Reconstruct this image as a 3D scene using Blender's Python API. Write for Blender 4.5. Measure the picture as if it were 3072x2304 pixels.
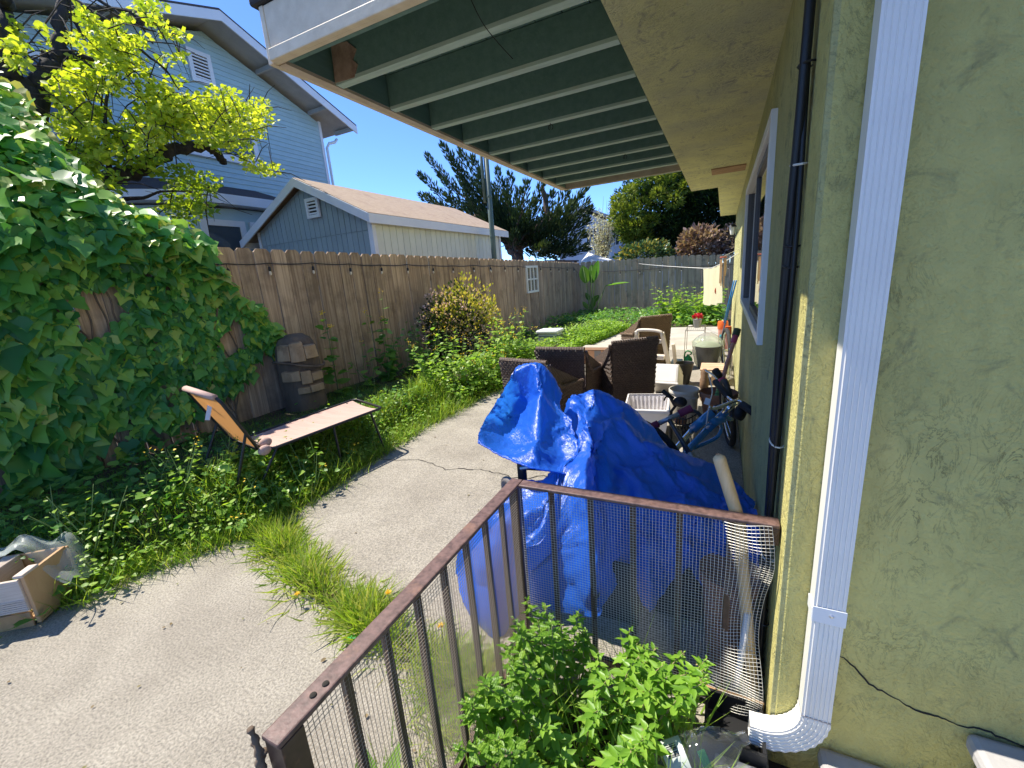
import bpy, math, random
import numpy as np
from mathutils import Vector, Matrix, Euler
random.seed(7); RNG = np.random.default_rng(7)
SC = bpy.context.scene
for _o in list(bpy.data.objects): bpy.data.objects.remove(_o)
R = math.radians
# ------------------------------------------------------------------ camera, sky, sun, exposure
CAM_H = 1.65
def _cam_axes(yaw, pitch, roll):
    fw = np.array([math.sin(yaw)*math.cos(pitch), math.cos(yaw)*math.cos(pitch), math.sin(pitch)])
    rt = np.cross(fw, [0, 0, 1]); rt /= np.linalg.norm(rt); up = np.cross(rt, fw)
    return (math.cos(roll)*rt+math.sin(roll)*up, -math.sin(roll)*rt+math.cos(roll)*up, fw)
CR, CU, CF = _cam_axes(R(-26.667), R(-14.017), R(-4.486))
cd = bpy.data.cameras.new('camera'); cam = bpy.data.objects.new('camera', cd); SC.collection.objects.link(cam)
cd.sensor_width = 36; cd.lens = 36*1281.25/3072; cd.clip_start = .02; cd.clip_end = 600
cam.matrix_world = Matrix(((CR[0], CU[0], -CF[0], 0), (CR[1], CU[1], -CF[1], 0), (CR[2], CU[2], -CF[2], CAM_H), (0, 0, 0, 1)))
SC.camera = cam
SUN_EL, SUN_AZ = R(59), R(-91)                      # azimuth clockwise from +Y
SDIR = Vector((math.sin(SUN_AZ)*math.cos(SUN_EL), math.cos(SUN_AZ)*math.cos(SUN_EL), math.sin(SUN_EL)))
W = bpy.data.worlds.new('World'); SC.world = W; W.use_nodes = True
nt = W.node_tree; nt.nodes.clear()
sky = nt.nodes.new('ShaderNodeTexSky'); sky.sky_type = 'NISHITA'; sky.sun_disc = False
sky.sun_elevation = SUN_EL; sky.sun_rotation = SUN_AZ % (2*math.pi); sky.air_density = .8; sky.dust_density = 0; sky.ozone_density = 10; sky.altitude = 4300
bg = nt.nodes.new('ShaderNodeBackground'); bg.inputs[1].default_value = .135
wo = nt.nodes.new('ShaderNodeOutputWorld')
nt.links.new(sky.outputs[0], bg.inputs[0]); nt.links.new(bg.outputs[0], wo.inputs[0])
sl = bpy.data.lights.new('sun', 'SUN'); sl.energy = 2.85; sl.angle = R(.53); sl.color = (1, .93, .81)
so = bpy.data.objects.new('sun', sl); SC.collection.objects.link(so); so.rotation_euler = SDIR.to_track_quat('Z', 'Y').to_euler(); so.location = (-20, 2, 30)
SC.view_settings.view_transform = 'Standard'; SC.view_settings.look = 'None'; SC.view_settings.gamma = 1
SC.view_settings.use_curve_mapping = False; SC.view_settings.exposure = 1.62
SC.render.engine = 'CYCLES'; SC.cycles.max_bounces = 10; SC.cycles.diffuse_bounces = 7; SC.cycles.transparent_max_bounces = 12; SC.cycles.use_denoising = True
try: SC.cycles.denoiser = 'OPENIMAGEDENOISE'
except Exception: pass

# ------------------------------------------------------------------ helpers
COL = SC.collection
def px(x, y, X=None, Y=None, Z=None):
    """world point seen at photo position (x, y) (3072 wide) on the plane X=, Y= or Z="""
    d = CR*((x-1536)/1281.25)-CU*((y-1152)/1281.25)+CF
    t = X/d[0] if X is not None else (Y/d[1] if Y is not None else (Z-CAM_H)/d[2])
    return Vector((t*d[0], t*d[1], CAM_H+t*d[2]))
def crop(ox, oy, s): return lambda a, b, **k: px(ox+a/s, oy+b/s, **k)
def tag(o, label=None, cat=None, group=None, kind=None):
    if label: o['label'] = label
    if cat: o['category'] = cat
    if group: o['group'] = group
    if kind: o['kind'] = kind
    return o
def empty(name, loc, label=None, cat=None, group=None, rz=0):
    o = bpy.data.objects.new(name, None); COL.objects.link(o); o.location = loc; o.rotation_euler[2] = rz; o.empty_display_size = .1
    return tag(o, label, cat, group)
def link(name, me, mat=None, parent=None, smooth=False, org=None):
    o = bpy.data.objects.new(name, me); COL.objects.link(o)
    if mat is not None and not me.materials: me.materials.append(mat)
    if parent is not None: o.parent = parent
    if org is not None: o.location = org
    if smooth: me.shade_smooth()
    return o
def copy_tree(o, parent=None):
    c = o.copy(); COL.objects.link(c); c.parent = parent
    for ch in list(o.children): copy_tree(ch, c)
    return c
def V(*a): return Vector(a)
class MB:
    def __init__(s): s.v = []; s.f = []
    def add(s, vs, fs):
        n = len(s.v); s.v += [tuple(v) for v in vs]; s.f += [tuple(i+n for i in f) for f in fs]; return s
    def box(s, c, d, rot=None, taper=1, bev=0):
        x, y, z = d[0]/2, d[1]/2, d[2]/2
        vs = [V(-x, -y, -z), V(x, -y, -z), V(x, y, -z), V(-x, y, -z), V(-x*taper, -y*taper, z), V(x*taper, -y*taper, z), V(x*taper, y*taper, z), V(-x*taper, y*taper, z)]
        if rot is not None:
            q = rot if isinstance(rot, Matrix) else Euler(rot).to_matrix(); vs = [q @ v for v in vs]
        return s.add([v+Vector(c) for v in vs], [(0, 3, 2, 1), (4, 5, 6, 7), (0, 1, 5, 4), (1, 2, 6, 5), (2, 3, 7, 6), (3, 0, 4, 7)])
    def bx(s, x0, x1, y0, y1, z0, z1): return s.box(((x0+x1)/2, (y0+y1)/2, (z0+z1)/2), (abs(x1-x0), abs(y1-y0), abs(z1-z0)))
    def beam(s, a, b, w, h, up=(0, 0, 1)):
        a, b = Vector(a), Vector(b); d = (b-a).normalized(); u = Vector(up)
        if abs(d.dot(u)) > .98: u = V(0, 1, 0)
        r = d.cross(u).normalized(); u = r.cross(d)
        vs = []
        for p in (a, b):
            for i, j in ((-1, -1), (1, -1), (1, 1), (-1, 1)): vs.append(p+r*(w/2*i)+u*(h/2*j))
        return s.add(vs, [(3, 2, 1, 0), (4, 5, 6, 7), (0, 1, 5, 4), (1, 2, 6, 5), (2, 3, 7, 6), (3, 0, 4, 7)])
    def tube(s, pts, rad, n=8, closed=False, caps=True, flat=1.0):
        pts = [Vector(p) for p in pts]; m = len(pts)
        rad = [rad]*m if not hasattr(rad, '__len__') else rad
        vs = []; pr = None
        for i, p in enumerate(pts):
            t = (pts[(i+1) % m]-pts[i-1]) if closed else (pts[min(i+1, m-1)]-pts[max(i-1, 0)])
            t = t.normalized() if t.length > 1e-9 else V(0, 0, 1)
            if pr is None:
                u = V(0, 0, 1) if abs(t.z) < .9 else V(1, 0, 0)
                pr = t.cross(u).normalized()
            pr = (pr-t*pr.dot(t)); pr = pr.normalized() if pr.length > 1e-6 else t.orthogonal().normalized()
            q = t.cross(pr)
            for k in range(n):
                a = 2*math.pi*k/n; vs.append(p+pr*(math.cos(a)*rad[i])+q*(math.sin(a)*rad[i]*flat))
        fs = []
        for i in range(m if closed else m-1):
            j = (i+1) % m
            for k in range(n): fs.append((i*n+k, i*n+(k+1) % n, j*n+(k+1) % n, j*n+k))
        if caps and not closed: fs += [tuple(range(n-1, -1, -1)), tuple((m-1)*n+k for k in range(n))]
        return s.add(vs, fs)
    def lathe(s, prof, c=(0, 0, 0), n=24, rot=None, cap0=True, cap1=False):
        vs = []; c = Vector(c); q = Euler(rot).to_matrix() if rot is not None else None
        for r, z in prof:
            for k in range(n):
                a = 2*math.pi*k/n; v = V(r*math.cos(a), r*math.sin(a), z)
                vs.append((q @ v if q else v)+c)
        fs = [(i*n+k, i*n+(k+1) % n, (i+1)*n+(k+1) % n, (i+1)*n+k) for i in range(len(prof)-1) for k in range(n)]
        if cap0: fs.append(tuple(range(n-1, -1, -1)))
        if cap1: fs.append(tuple((len(prof)-1)*n+k for k in range(n)))
        return s.add(vs, fs)
    def prism(s, poly, z0, z1, fn=None):
        """poly of (a,b) extruded; fn maps (a,b,c)->xyz"""
        fn = fn or (lambda a, b, c: (a, b, c)); n = len(poly)
        vs = [fn(a, b, z0) for a, b in poly]+[fn(a, b, z1) for a, b in poly]
        return s.add(vs, [tuple(range(n-1, -1, -1)), tuple(range(n, 2*n))]+[(i, (i+1) % n, n+(i+1) % n, n+i) for i in range(n)])
    def ball(s, c, r, n=10, m=7, sc=(1, 1, 1)):
        c = Vector(c); pr = [(r*math.sin(math.pi*i/m), -r*math.cos(math.pi*i/m)) for i in range(m+1)]
        vs = [c+V(p*math.cos(2*math.pi*k/n)*sc[0], p*math.sin(2*math.pi*k/n)*sc[1], z*sc[2]) for p, z in pr for k in range(n)]
        return s.add(vs, [(i*n+k, i*n+(k+1) % n, (i+1)*n+(k+1) % n, (i+1)*n+k) for i in range(m) for k in range(n)])
    def build(s, name, mat=None, parent=None, smooth=False, org=None, bevel=0, auto=None):
        o3 = Vector(org) if org is not None else (parent.matrix_basis.translation.copy() if parent is not None and parent.parent is None else (parent.parent.matrix_basis.translation+parent.location if parent is not None else V(0, 0, 0)))
        me = bpy.data.meshes.new(name); me.from_pydata([(v[0]-o3[0], v[1]-o3[1], v[2]-o3[2]) for v in s.v], [], s.f); me.validate(); me.update()
        o = link(name, me, mat, parent, smooth)
        if parent is None: o.location = o3
        if auto:
            me.shade_smooth(); me.set_sharp_from_angle(angle=R(auto))
        if bevel:
            b = o.modifiers.new('bevel', 'BEVEL'); b.width = bevel; b.segments = 2; b.limit_method = 'ANGLE'; b.angle_limit = R(35)
        return o
def spline(pts, n=8, closed=False):
    """Catmull-Rom through pts"""
    P = [Vector(p) for p in pts]; out = []; m = len(P)
    for i in range(m if closed else m-1):
        a, b, c, d = (P[(i-1) % m], P[i], P[(i+1) % m], P[(i+2) % m]) if closed else (P[max(i-1, 0)], P[i], P[i+1], P[min(i+2, m-1)])
        for k in range(n):
            t = k/n; out.append(.5*((2*b)+(c-a)*t+(2*a-5*b+4*c-d)*t*t+(3*b-a-3*c+d)*t**3))
    if not closed: out.append(P[-1])
    return out
def unit(a):
    return a/np.maximum(np.linalg.norm(a, axis=-1, keepdims=True), 1e-9)
def leafmesh(name, pos, along, nrm, size, tv, tf, mat, parent=None, org=(0, 0, 0), val=None, smooth=False):
    """many copies of a small template (tv: x across, y along, z normal) as one mesh; 'v' is a random value per leaf"""
    n = len(pos); tv = np.asarray(tv, float); k = len(tv)
    al = unit(np.asarray(along, float)); nr = np.asarray(nrm, float); nr = unit(nr-al*(nr*al).sum(1, keepdims=True)); ac = np.cross(al, nr)
    size = np.asarray(size, float); size = size[:, None] if size.ndim == 1 else size
    if size.shape[1] == 1: size = np.repeat(size, 3, 1)
    P = (np.asarray(pos)-np.asarray(org))[:, None, :]+tv[None, :, 0:1]*size[:, None, 0:1]*ac[:, None, :]+tv[None, :, 1:2]*size[:, None, 1:2]*al[:, None, :]+tv[None, :, 2:3]*size[:, None, 2:3]*nr[:, None, :]
    me = bpy.data.meshes.new(name); F = []
    lens = np.array([len(f) for f in tf]); flat = np.concatenate([np.array(f) for f in tf])
    loops = (flat[None, :]+(np.arange(n)*k)[:, None]).ravel()
    ls = np.tile(lens, n); st = np.concatenate([[0], np.cumsum(ls)[:-1]])
    me.vertices.add(n*k); me.vertices.foreach_set('co', P.reshape(-1).astype(np.float32))
    me.loops.add(len(loops)); me.loops.foreach_set('vertex_index', loops.astype(np.int32))
    me.polygons.add(len(ls)); me.polygons.foreach_set('loop_start', st.astype(np.int32)); me.polygons.foreach_set('loop_total', ls.astype(np.int32))
    val = RNG.random(n) if val is None else np.asarray(val)
    at = me.attributes.new('v', 'FLOAT', 'POINT'); at.data.foreach_set('value', np.repeat(val, k).astype(np.float32))
    me.update(calc_edges=True); me.validate()
    o = link(name, me, mat, parent, smooth)
    if parent is None: o.location = org
    return o
def rdir(n, z=(-1, 1)):
    a = RNG.random(n)*2*math.pi; zz = RNG.uniform(z[0], z[1], n); r = np.sqrt(np.maximum(0, 1-zz*zz))
    return np.stack([r*np.cos(a), r*np.sin(a), zz], 1)
# leaf templates: across, along, normal
T_OVAL = ([(0, 0, 0), (.28, .3, .05), (.3, .6, .04), (0, 1, -.06), (-.3, .6, .04), (-.28, .3, .05), (0, .5, -.03)], [(0, 1, 2, 6), (6, 2, 3), (0, 6, 4, 5), (6, 3, 4)])
T_DIAM = ([(0, 0, 0), (.3, .5, .06), (0, 1, 0), (-.3, .5, .06)], [(0, 1, 2), (0, 2, 3)])
T_BLADE = ([(-.5, 0, 0), (.5, 0, 0), (-.38, .45, .06), (.38, .45, .06), (0, 1, .32)], [(0, 1, 3, 2), (2, 3, 4)])
T_IVY = ([(0, .06, .0), (.2, -.08, -.03), (.42, .0, .0), (.54, .26, .0), (.33, .5, .05), (.2, .74, .0), (0, 1.04, -.1), (-.2, .74, .0), (-.33, .5, .05), (-.54, .26, .0), (-.42, .0, 0), (-.2, -.08, -.03), (0, .42, -.05)],
         [(0, 1, 2, 12), (12, 2, 3), (12, 3, 4), (12, 4, 5, 6), (12, 6, 7, 8), (12, 8, 9), (12, 9, 10), (0, 12, 10, 11)])
T_LANCE = ([(0, 0, 0), (.16, .22, .04), (.21, .45, .05), (.12, .75, .02), (0, 1, -.08), (-.12, .75, .02), (-.21, .45, .05), (-.16, .22, .04), (0, .48, -.02)], [(0, 1, 2, 8), (8, 2, 3, 4), (8, 4, 5, 6), (0, 8, 6, 7)])
T_HEART = ([(0, .08, -.04), (.3, -.06, .02), (.5, .2, .06), (.4, .58, .03), (0, 1, -.1), (-.4, .58, .03), (-.5, .2, .06), (-.3, -.06, .02), (0, .5, -.05)], [(0, 1, 2, 8), (8, 2, 3, 4), (8, 4, 5, 6), (0, 8, 6, 7)])
# ------------------------------------------------------------------ materials
def _new(name):
    m = bpy.data.materials.new(name); m.use_nodes = True; t = m.node_tree
    b = t.nodes['Principled BSDF']; return m, t, b
def c4(c): return (c[0], c[1], c[2], 1)
def M(name, ca, cb=None, sc=5, st=(1, 1, 1), rough=.8, bump=0, bsc=None, bst=None, detail=6, rnd=0, metal=0, spec=.5, lo=.35, hi=.65, third=None, tsc=1.5, tlo=.55, thi=.75, bd=.01, coat=0, trans=0, alpha=1):
    m, t, b = _new(name); N = t.nodes; Lk = t.links.new
    b.inputs['Roughness'].default_value = rough; b.inputs['Metallic'].default_value = metal; b.inputs['Specular IOR Level'].default_value = spec
    if coat: b.inputs['Coat Weight'].default_value = coat
    if trans: b.inputs['Transmission Weight'].default_value = trans
    if alpha < 1: b.inputs['Alpha'].default_value = alpha
    tc = N.new('ShaderNodeTexCoord'); vec = tc.outputs['Object']
    if rnd:
        oi = N.new('ShaderNodeObjectInfo'); mu = N.new('ShaderNodeVectorMath'); mu.operation = 'SCALE'; mu.inputs[0].default_value = (13, 7, 11); Lk(oi.outputs['Random'], mu.inputs['Scale'])
        ad = N.new('ShaderNodeVectorMath'); Lk(vec, ad.inputs[0]); Lk(mu.outputs[0], ad.inputs[1]); vec = ad.outputs[0]
    def noise(scale, stv, det=detail):
        mp = N.new('ShaderNodeMapping'); mp.inputs['Scale'].default_value = stv; Lk(vec, mp.inputs[0])
        n = N.new('ShaderNodeTexNoise'); n.inputs['Scale'].default_value = scale; n.inputs['Detail'].default_value = det; n.inputs['Roughness'].default_value = .62; Lk(mp.outputs[0], n.inputs[0]); return n.outputs[0]
    def ramp(fac, a, z, ca_, cb_):
        r = N.new('ShaderNodeValToRGB'); r.color_ramp.elements[0].position = a; r.color_ramp.elements[1].position = z
        r.color_ramp.elements[0].color = c4(ca_); r.color_ramp.elements[1].color = c4(cb_); Lk(fac, r.inputs[0]); return r.outputs[0]
    if cb is None: col = None; b.inputs['Base Color'].default_value = c4(ca)
    else:
        col = ramp(noise(sc, st), lo, hi, ca, cb)
        if third is not None:
            fac = ramp(noise(tsc, (1, 1, 1), 8), tlo, thi, (0, 0, 0), (1, 1, 1))
            mx = N.new('ShaderNodeMix'); mx.data_type = 'RGBA'; Lk(fac, mx.inputs[0]); Lk(col, mx.inputs[6]); mx.inputs[7].default_value = c4(third); col = mx.outputs[2]
        if rnd:
            hs = N.new('ShaderNodeHueSaturation'); mr = N.new('ShaderNodeMapRange'); mr.inputs[3].default_value = 1-rnd; mr.inputs[4].default_value = 1+rnd
            Lk(oi.outputs['Random'], mr.inputs[0]); Lk(mr.outputs[0], hs.inputs['Value']); Lk(col, hs.inputs['Color']); col = hs.outputs[0]
        Lk(col, b.inputs['Base Color'])
    if bump:
        bp = N.new('ShaderNodeBump'); bp.inputs['Strength'].default_value = bump; bp.inputs['Distance'].default_value = bd
        Lk(noise(bsc or sc, bst or st), bp.inputs['Height']); Lk(bp.outputs[0], b.inputs['Normal'])
    return m
def LEAF(name, cols, tr=.35, rough=.45, tcol=None, spec=.4):
    """leaf: colour ramp over the per-leaf value 'v', part of the light passes through"""
    m, t, b = _new(name); N = t.nodes; Lk = t.links.new
    a = N.new('ShaderNodeAttribute'); a.attribute_name = 'v'
    r = N.new('ShaderNodeValToRGB'); e = r.color_ramp.elements
    for i, c in enumerate(cols):
        p = i/(len(cols)-1)
        if i == 0: e[0].position = 0; e[0].color = c4(c)
        elif i == len(cols)-1: e[-1].position = 1; e[-1].color = c4(c)
        else: q = e.new(p); q.color = c4(c)
    Lk(a.outputs['Fac'], r.inputs[0]); b.inputs['Roughness'].default_value = rough; b.inputs['Specular IOR Level'].default_value = spec
    Lk(r.outputs[0], b.inputs['Base Color'])
    if tr:
        tn = N.new('ShaderNodeBsdfTranslucent'); g = N.new('ShaderNodeMix'); g.data_type = 'RGBA'; g.blend_type = 'MULTIPLY'; g.inputs[0].default_value = 1
        Lk(r.outputs[0], g.inputs[6]); g.inputs[7].default_value = c4(tcol or (1.5, 1.5, .7)); Lk(g.outputs[2], tn.inputs[0])
        mx = N.new('ShaderNodeMixShader'); mx.inputs[0].default_value = tr; Lk(b.outputs[0], mx.inputs[1]); Lk(tn.outputs[0], mx.inputs[2])
        Lk(mx.outputs[0], N['Material Output'].inputs[0])
    return m
# palette
m_soil = M('soil', (.035, .026, .018), (.09, .068, .045), 9, rough=1, bump=.6, bd=.03)
def concrete(name, c0, c1, stain, speck, bumpd):
    m, t, b = _new(name); N = t.nodes; Lk = t.links.new; b.inputs['Roughness'].default_value = .95; b.inputs['Specular IOR Level'].default_value = .2
    tc = N.new('ShaderNodeTexCoord')
    def noise(s, d=6, r=.6):
        n = N.new('ShaderNodeTexNoise'); n.inputs['Scale'].default_value = s; n.inputs['Detail'].default_value = d; n.inputs['Roughness'].default_value = r; Lk(tc.outputs['Object'], n.inputs[0]); return n.outputs[0]
    def rmp(f, a, z, u, v):
        r = N.new('ShaderNodeValToRGB'); r.color_ramp.elements[0].position = a; r.color_ramp.elements[1].position = z; r.color_ramp.elements[0].color = c4(u); r.color_ramp.elements[1].color = c4(v); Lk(f, r.inputs[0]); return r.outputs[0]
    def mix(f, a, c, mode='MIX'):
        x = N.new('ShaderNodeMix'); x.data_type = 'RGBA'; x.blend_type = mode
        if isinstance(f, float): x.inputs[0].default_value = f
        else: Lk(f, x.inputs[0])
        Lk(a, x.inputs[6])
        if isinstance(c, tuple): x.inputs[7].default_value = c4(c)
        else: Lk(c, x.inputs[7])
        return x.outputs[2]
    c = rmp(noise(1.7, 8), .32, .68, c0, c1); c = mix(rmp(noise(.8, 10, .7), .52, .72, (0, 0, 0), (.7, .7, .7)), c, stain)
    g = noise(95, 3, .7); c = mix(1.0, c, rmp(g, .34, .62, (speck, speck, speck), (1.18, 1.17, 1.15)), 'MULTIPLY')
    c = mix(rmp(noise(230, 2), .66, .70, (0, 0, 0), (.6, .6, .6)), c, (.12, .11, .10)); Lk(c, b.inputs['Base Color'])
    bp = N.new('ShaderNodeBump'); bp.inputs['Strength'].default_value = .8; bp.inputs['Distance'].default_value = bumpd; Lk(g, bp.inputs['Height']); Lk(bp.outputs[0], b.inputs['Normal']); return m
m_conc = concrete('concrete', (.275, .25, .21), (.385, .355, .30), (.235, .215, .18), .58, .009)
m_conc2 = M('concrete_far', (.36, .33, .28), (.46, .43, .36), 2.0, rough=.92, bump=.4, bsc=70, bd=.006, third=(.30, .27, .22), tsc=.7, tlo=.5, thi=.8)
m_dark = M('crack_dark', (.03, .026, .02), rough=1)
m_stone = M('step_stone', (.32, .31, .30), (.44, .43, .42), 6, rough=.9, bump=.4, bsc=60, bd=.004, third=(.22, .21, .21), tsc=3)
def stucco(name, base, dirt, moss):
    m, t, b = _new(name); N = t.nodes; Lk = t.links.new; b.inputs['Roughness'].default_value = .93; b.inputs['Specular IOR Level'].default_value = .25
    tc = N.new('ShaderNodeTexCoord')
    def noise(s, st=(1, 1, 1), d=8, dist=0):
        mp = N.new('ShaderNodeMapping'); mp.inputs['Scale'].default_value = st; Lk(tc.outputs['Object'], mp.inputs[0])
        n = N.new('ShaderNodeTexNoise'); n.inputs['Scale'].default_value = s; n.inputs['Detail'].default_value = d; n.inputs['Distortion'].default_value = dist; n.inputs['Roughness'].default_value = .65; Lk(mp.outputs[0], n.inputs[0]); return n.outputs[0]
    def rmp(f, a, z, c0=(0, 0, 0), c1=(1, 1, 1)):
        r = N.new('ShaderNodeValToRGB'); r.color_ramp.elements[0].position = a; r.color_ramp.elements[1].position = z; r.color_ramp.elements[0].color = c4(c0); r.color_ramp.elements[1].color = c4(c1); Lk(f, r.inputs[0]); return r.outputs[0]
    def mix(f, a, bcol):
        x = N.new('ShaderNodeMix'); x.data_type = 'RGBA'; Lk(f, x.inputs[0])
        if isinstance(a, tuple): x.inputs[6].default_value = c4(a)
        else: Lk(a, x.inputs[6])
        if isinstance(bcol, tuple): x.inputs[7].default_value = c4(bcol)
        else: Lk(bcol, x.inputs[7])
        return x.outputs[2]
    c = rmp(noise(3.5), .3, .7, tuple(.86*k for k in base), tuple(1.08*k for k in base))
    c = mix(rmp(noise(1.6, (1, 1, .35)), .46, .76), c, dirt)
    c = mix(rmp(noise(9, (1, 1, 1), 14, 1.6), .56, .72), c, moss)
    # fine hairline streaks of a trowelled coat
    sk = noise(14, (1, 1, .45), 10, 2.5); tr = rmp(sk, .478, .497); tr2 = rmp(sk, .503, .522, (1, 1, 1), (0, 0, 0))
    mu = N.new('ShaderNodeMath'); mu.operation = 'MULTIPLY'; Lk(tr, mu.inputs[0]); Lk(tr2, mu.inputs[1])
    g = N.new('ShaderNodeMath'); g.operation = 'MULTIPLY'; Lk(mu.outputs[0], g.inputs[0]); Lk(rmp(noise(2.3), .45, .65), g.inputs[1])
    c = mix(g.outputs[0], c, tuple(.38*k for k in dirt)); Lk(c, b.inputs['Base Color'])
    ad = N.new('ShaderNodeMath'); ad.operation = 'MULTIPLY_ADD'; Lk(noise(20, (1, 1, .6), 12, 1.8), ad.inputs[0]); ad.inputs[1].default_value = 1.3; Lk(noise(85, d=5), ad.inputs[2])
    bp = N.new('ShaderNodeBump'); bp.inputs['Strength'].default_value = 1.0; bp.inputs['Distance'].default_value = .016; Lk(ad.outputs[0], bp.inputs['Height']); Lk(bp.outputs[0], b.inputs['Normal'])
    return m
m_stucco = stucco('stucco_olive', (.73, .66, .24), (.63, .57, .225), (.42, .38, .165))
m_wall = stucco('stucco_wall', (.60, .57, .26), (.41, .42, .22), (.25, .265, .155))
m_soffit = stucco('stucco_soffit', (.82, .80, .42), (.62, .62, .44), (.40, .38, .29))
m_white = M('white_paint', (.72, .70, .66), (.78, .76, .71), 4, rough=.38, spec=.5)
m_white2 = M('white_vinyl', (.72, .73, .74), rough=.35)
m_joist = M('joist_green', (.10, .19, .165), (.135, .235, .205), 4, (6, .6, 6), rough=.6, bump=.25, bsc=9, bst=(8, .5, 8))
m_jbot = M('joist_pale_green', (.36, .48, .41), (.46, .58, .50), 6, (1, 8, 8), rough=.7, third=(.42, .44, .36), tsc=6)
m_cream = M('cream_trim', (.66, .55, .39), (.75, .64, .47), 3, (6, 1, 6), rough=.55, bump=.15, bsc=8)
m_peach = M('weathered_trim', (.50, .40, .30), (.62, .52, .41), 8, rough=.7)
m_black = M('black_plastic', (.012, .012, .014), rough=.42)
m_rawwood = M('raw_wood', (.30, .17, .09), (.48, .30, .17), 10, (1, 5, 5), rough=.85, bump=.5, bd=.01)
m_brown = M('brown_rail_paint', (.045, .022, .016), (.075, .04, .03), 25, rough=.42, bump=.25, bsc=90, bd=.002, third=(.16, .075, .045), tsc=14, tlo=.6, thi=.72)
m_brown_top = M('brown_rail_worn', (.075, .042, .035), (.17, .10, .085), 45, rough=.5, bump=.35, bsc=120, bd=.002, third=(.22, .12, .08), tsc=10, tlo=.58, thi=.7)
m_fence = M('fence_wood', (.26, .17, .108), (.53, .385, .26), 3.6, (8, 8, .3), rough=.9, bump=.5, bsc=4, bst=(9, 9, .4), rnd=.22, third=(.14, .095, .064), tsc=2.6, tlo=.5, thi=.8, bd=.008)
m_fence2 = M('fence_wood_grey', (.34, .265, .175), (.54, .43, .295), 3.2, (7, 7, .35), rough=.9, bump=.5, bsc=4, bst=(9, 9, .4), rnd=.16, third=(.15, .125, .09), tsc=2.0, tlo=.55, thi=.8, bd=.008)
m_wire = M('galvanised_wire', (.60, .58, .52), rough=.45, metal=.3)
m_glass = M('window_glass', (.015, .018, .02), rough=.02, spec=1.0)
m_glassb = M('house_glass', (.05, .07, .09), rough=.03, spec=.9)
m_screen = M('dark_frame', (.10, .10, .11), rough=.5)
m_cable = M('cable_black', (.010, .010, .011), rough=.5)
m_tie = M('cable_tie', (.7, .68, .62), rough=.5)

# ------------------------------------------------------------------ ground and slabs
def sm(a, b, x):
    t = min(1, max(0, (x-a)/(b-a))); return t*t*(3-2*t)
EDGE = [(-4, -3.75), (.6, -3.6), (.85, -3.42), (1.12, -3.26), (1.45, -3.08), (1.6, -3.0), (1.9, -2.99), (2.3, -3.02), (3.4, -3.18), (4.3, -3.14), (5.3, -3.06), (5.6, -2.94), (8.9, -2.79), (11.3, -2.44), (12.3, -2.32)]
def gz(x, y):
    """height of the soil"""
    e = float(np.interp(y, [k[0] for k in EDGE], [k[1] for k in EDGE])); r = sm(e-.06, e-.45, x)
    rise = .25*(1-1.0*sm(5, 15, y))
    z = -.05+(rise+.05)*r
    if y > 12.2 and x > -3: z = max(z, -.02)
    return z
xs = sorted(set([-300, -120, -60, -40, -30, -24, -20, -16, -13]+list(np.round(np.arange(-11, -4.0, .25), 3))+list(np.round(np.arange(-4, -2.0, .1), 3))+list(np.round(np.arange(-2, 1.0, .5), 3))+[2, 5, 10, 20, 40, 80, 160, 300]))
ys = sorted(set([-200, -80, -40, -20, -10, -6, -4]+list(np.round(np.arange(-3, 15.5, .25), 3))+[17, 20, 25, 32, 42, 60, 90, 140, 220, 350]))
gm = MB(); gm.v = [(x, y, gz(x, y)) for y in ys for x in xs]; nx = len(xs)
gm.f = [(j*nx+i, j*nx+i+1, (j+1)*nx+i+1, (j+1)*nx+i) for j in range(len(ys)-1) for i in range(nx-1)]
tag(gm.build('ground', m_soil, smooth=True), kind='structure', label='dark soil of the yard under the grass and weeds')
def slab(name, poly, z0, z1, mat, label):
    s = MB().prism(poly, z0, z1).build(name, mat, bevel=.012); return tag(s, label, kind='structure')
def wob(poly, a=.02, n=5):
    out = []
    for i, p in enumerate(poly):
        q = poly[(i+1) % len(poly)]
        for k in range(n):
            t = k/n; out.append((p[0]+(q[0]-p[0])*t+random.uniform(-a, a)*(k > 0), p[1]+(q[1]-p[1])*t+random.uniform(-a, a)*(k > 0)))
    return out
slab('concrete_slab', wob([(-4.4, -3), (-.79, -3), (-.79, 1.14), (-1.3, 1.16), (-1.7, 1.24), (-2.2, 1.33), (-2.6, 1.47), (-3.1, 1.58), (-3.16, 1.45), (-3.36, 1.12), (-3.5, .86), (-3.7, .8), (-4.4, .78)][::1], .012), -.12, .0, m_conc, 'weathered concrete slab filling the lower left foreground')
walk = slab('concrete_walkway', wob([(-.79, 1.24), (.2, 1.24), (.2, 8.9), (-2.76, 8.9), (-2.98, 5.6), (-3.1, 5.3), (-3.18, 4.3), (-3.22, 3.4), (-3.06, 2.3), (-3.0, 1.74), (-2.6, 1.60), (-2.2, 1.46), (-1.7, 1.36), (-1.3, 1.28)][::1], .012), -.12, .004, m_conc, 'pale concrete walkway running along the house wall')
slab('concrete_patio', [(-2.76, 8.92), (.2, 8.92), (.2, 12.25), (-2.3, 12.25), (-2.42, 11.3)], -.12, .006, m_conc2, 'pale concrete patio at the far end of the walkway')
def ribbon(pts, w, z):
    b = MB()
    for i in range(len(pts)-1):
        a, c = Vector(pts[i]), Vector(pts[i+1]); d = (c-a); n = V(-d.y, d.x, 0).normalized()*w*random.uniform(.5, 1.2)
        b.add([(a.x-n.x, a.y-n.y, z), (a.x+n.x, a.y+n.y, z), (c.x+n.x, c.y+n.y, z), (c.x-n.x, c.y-n.y, z)], [(0, 1, 2, 3)])
    return b
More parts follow.
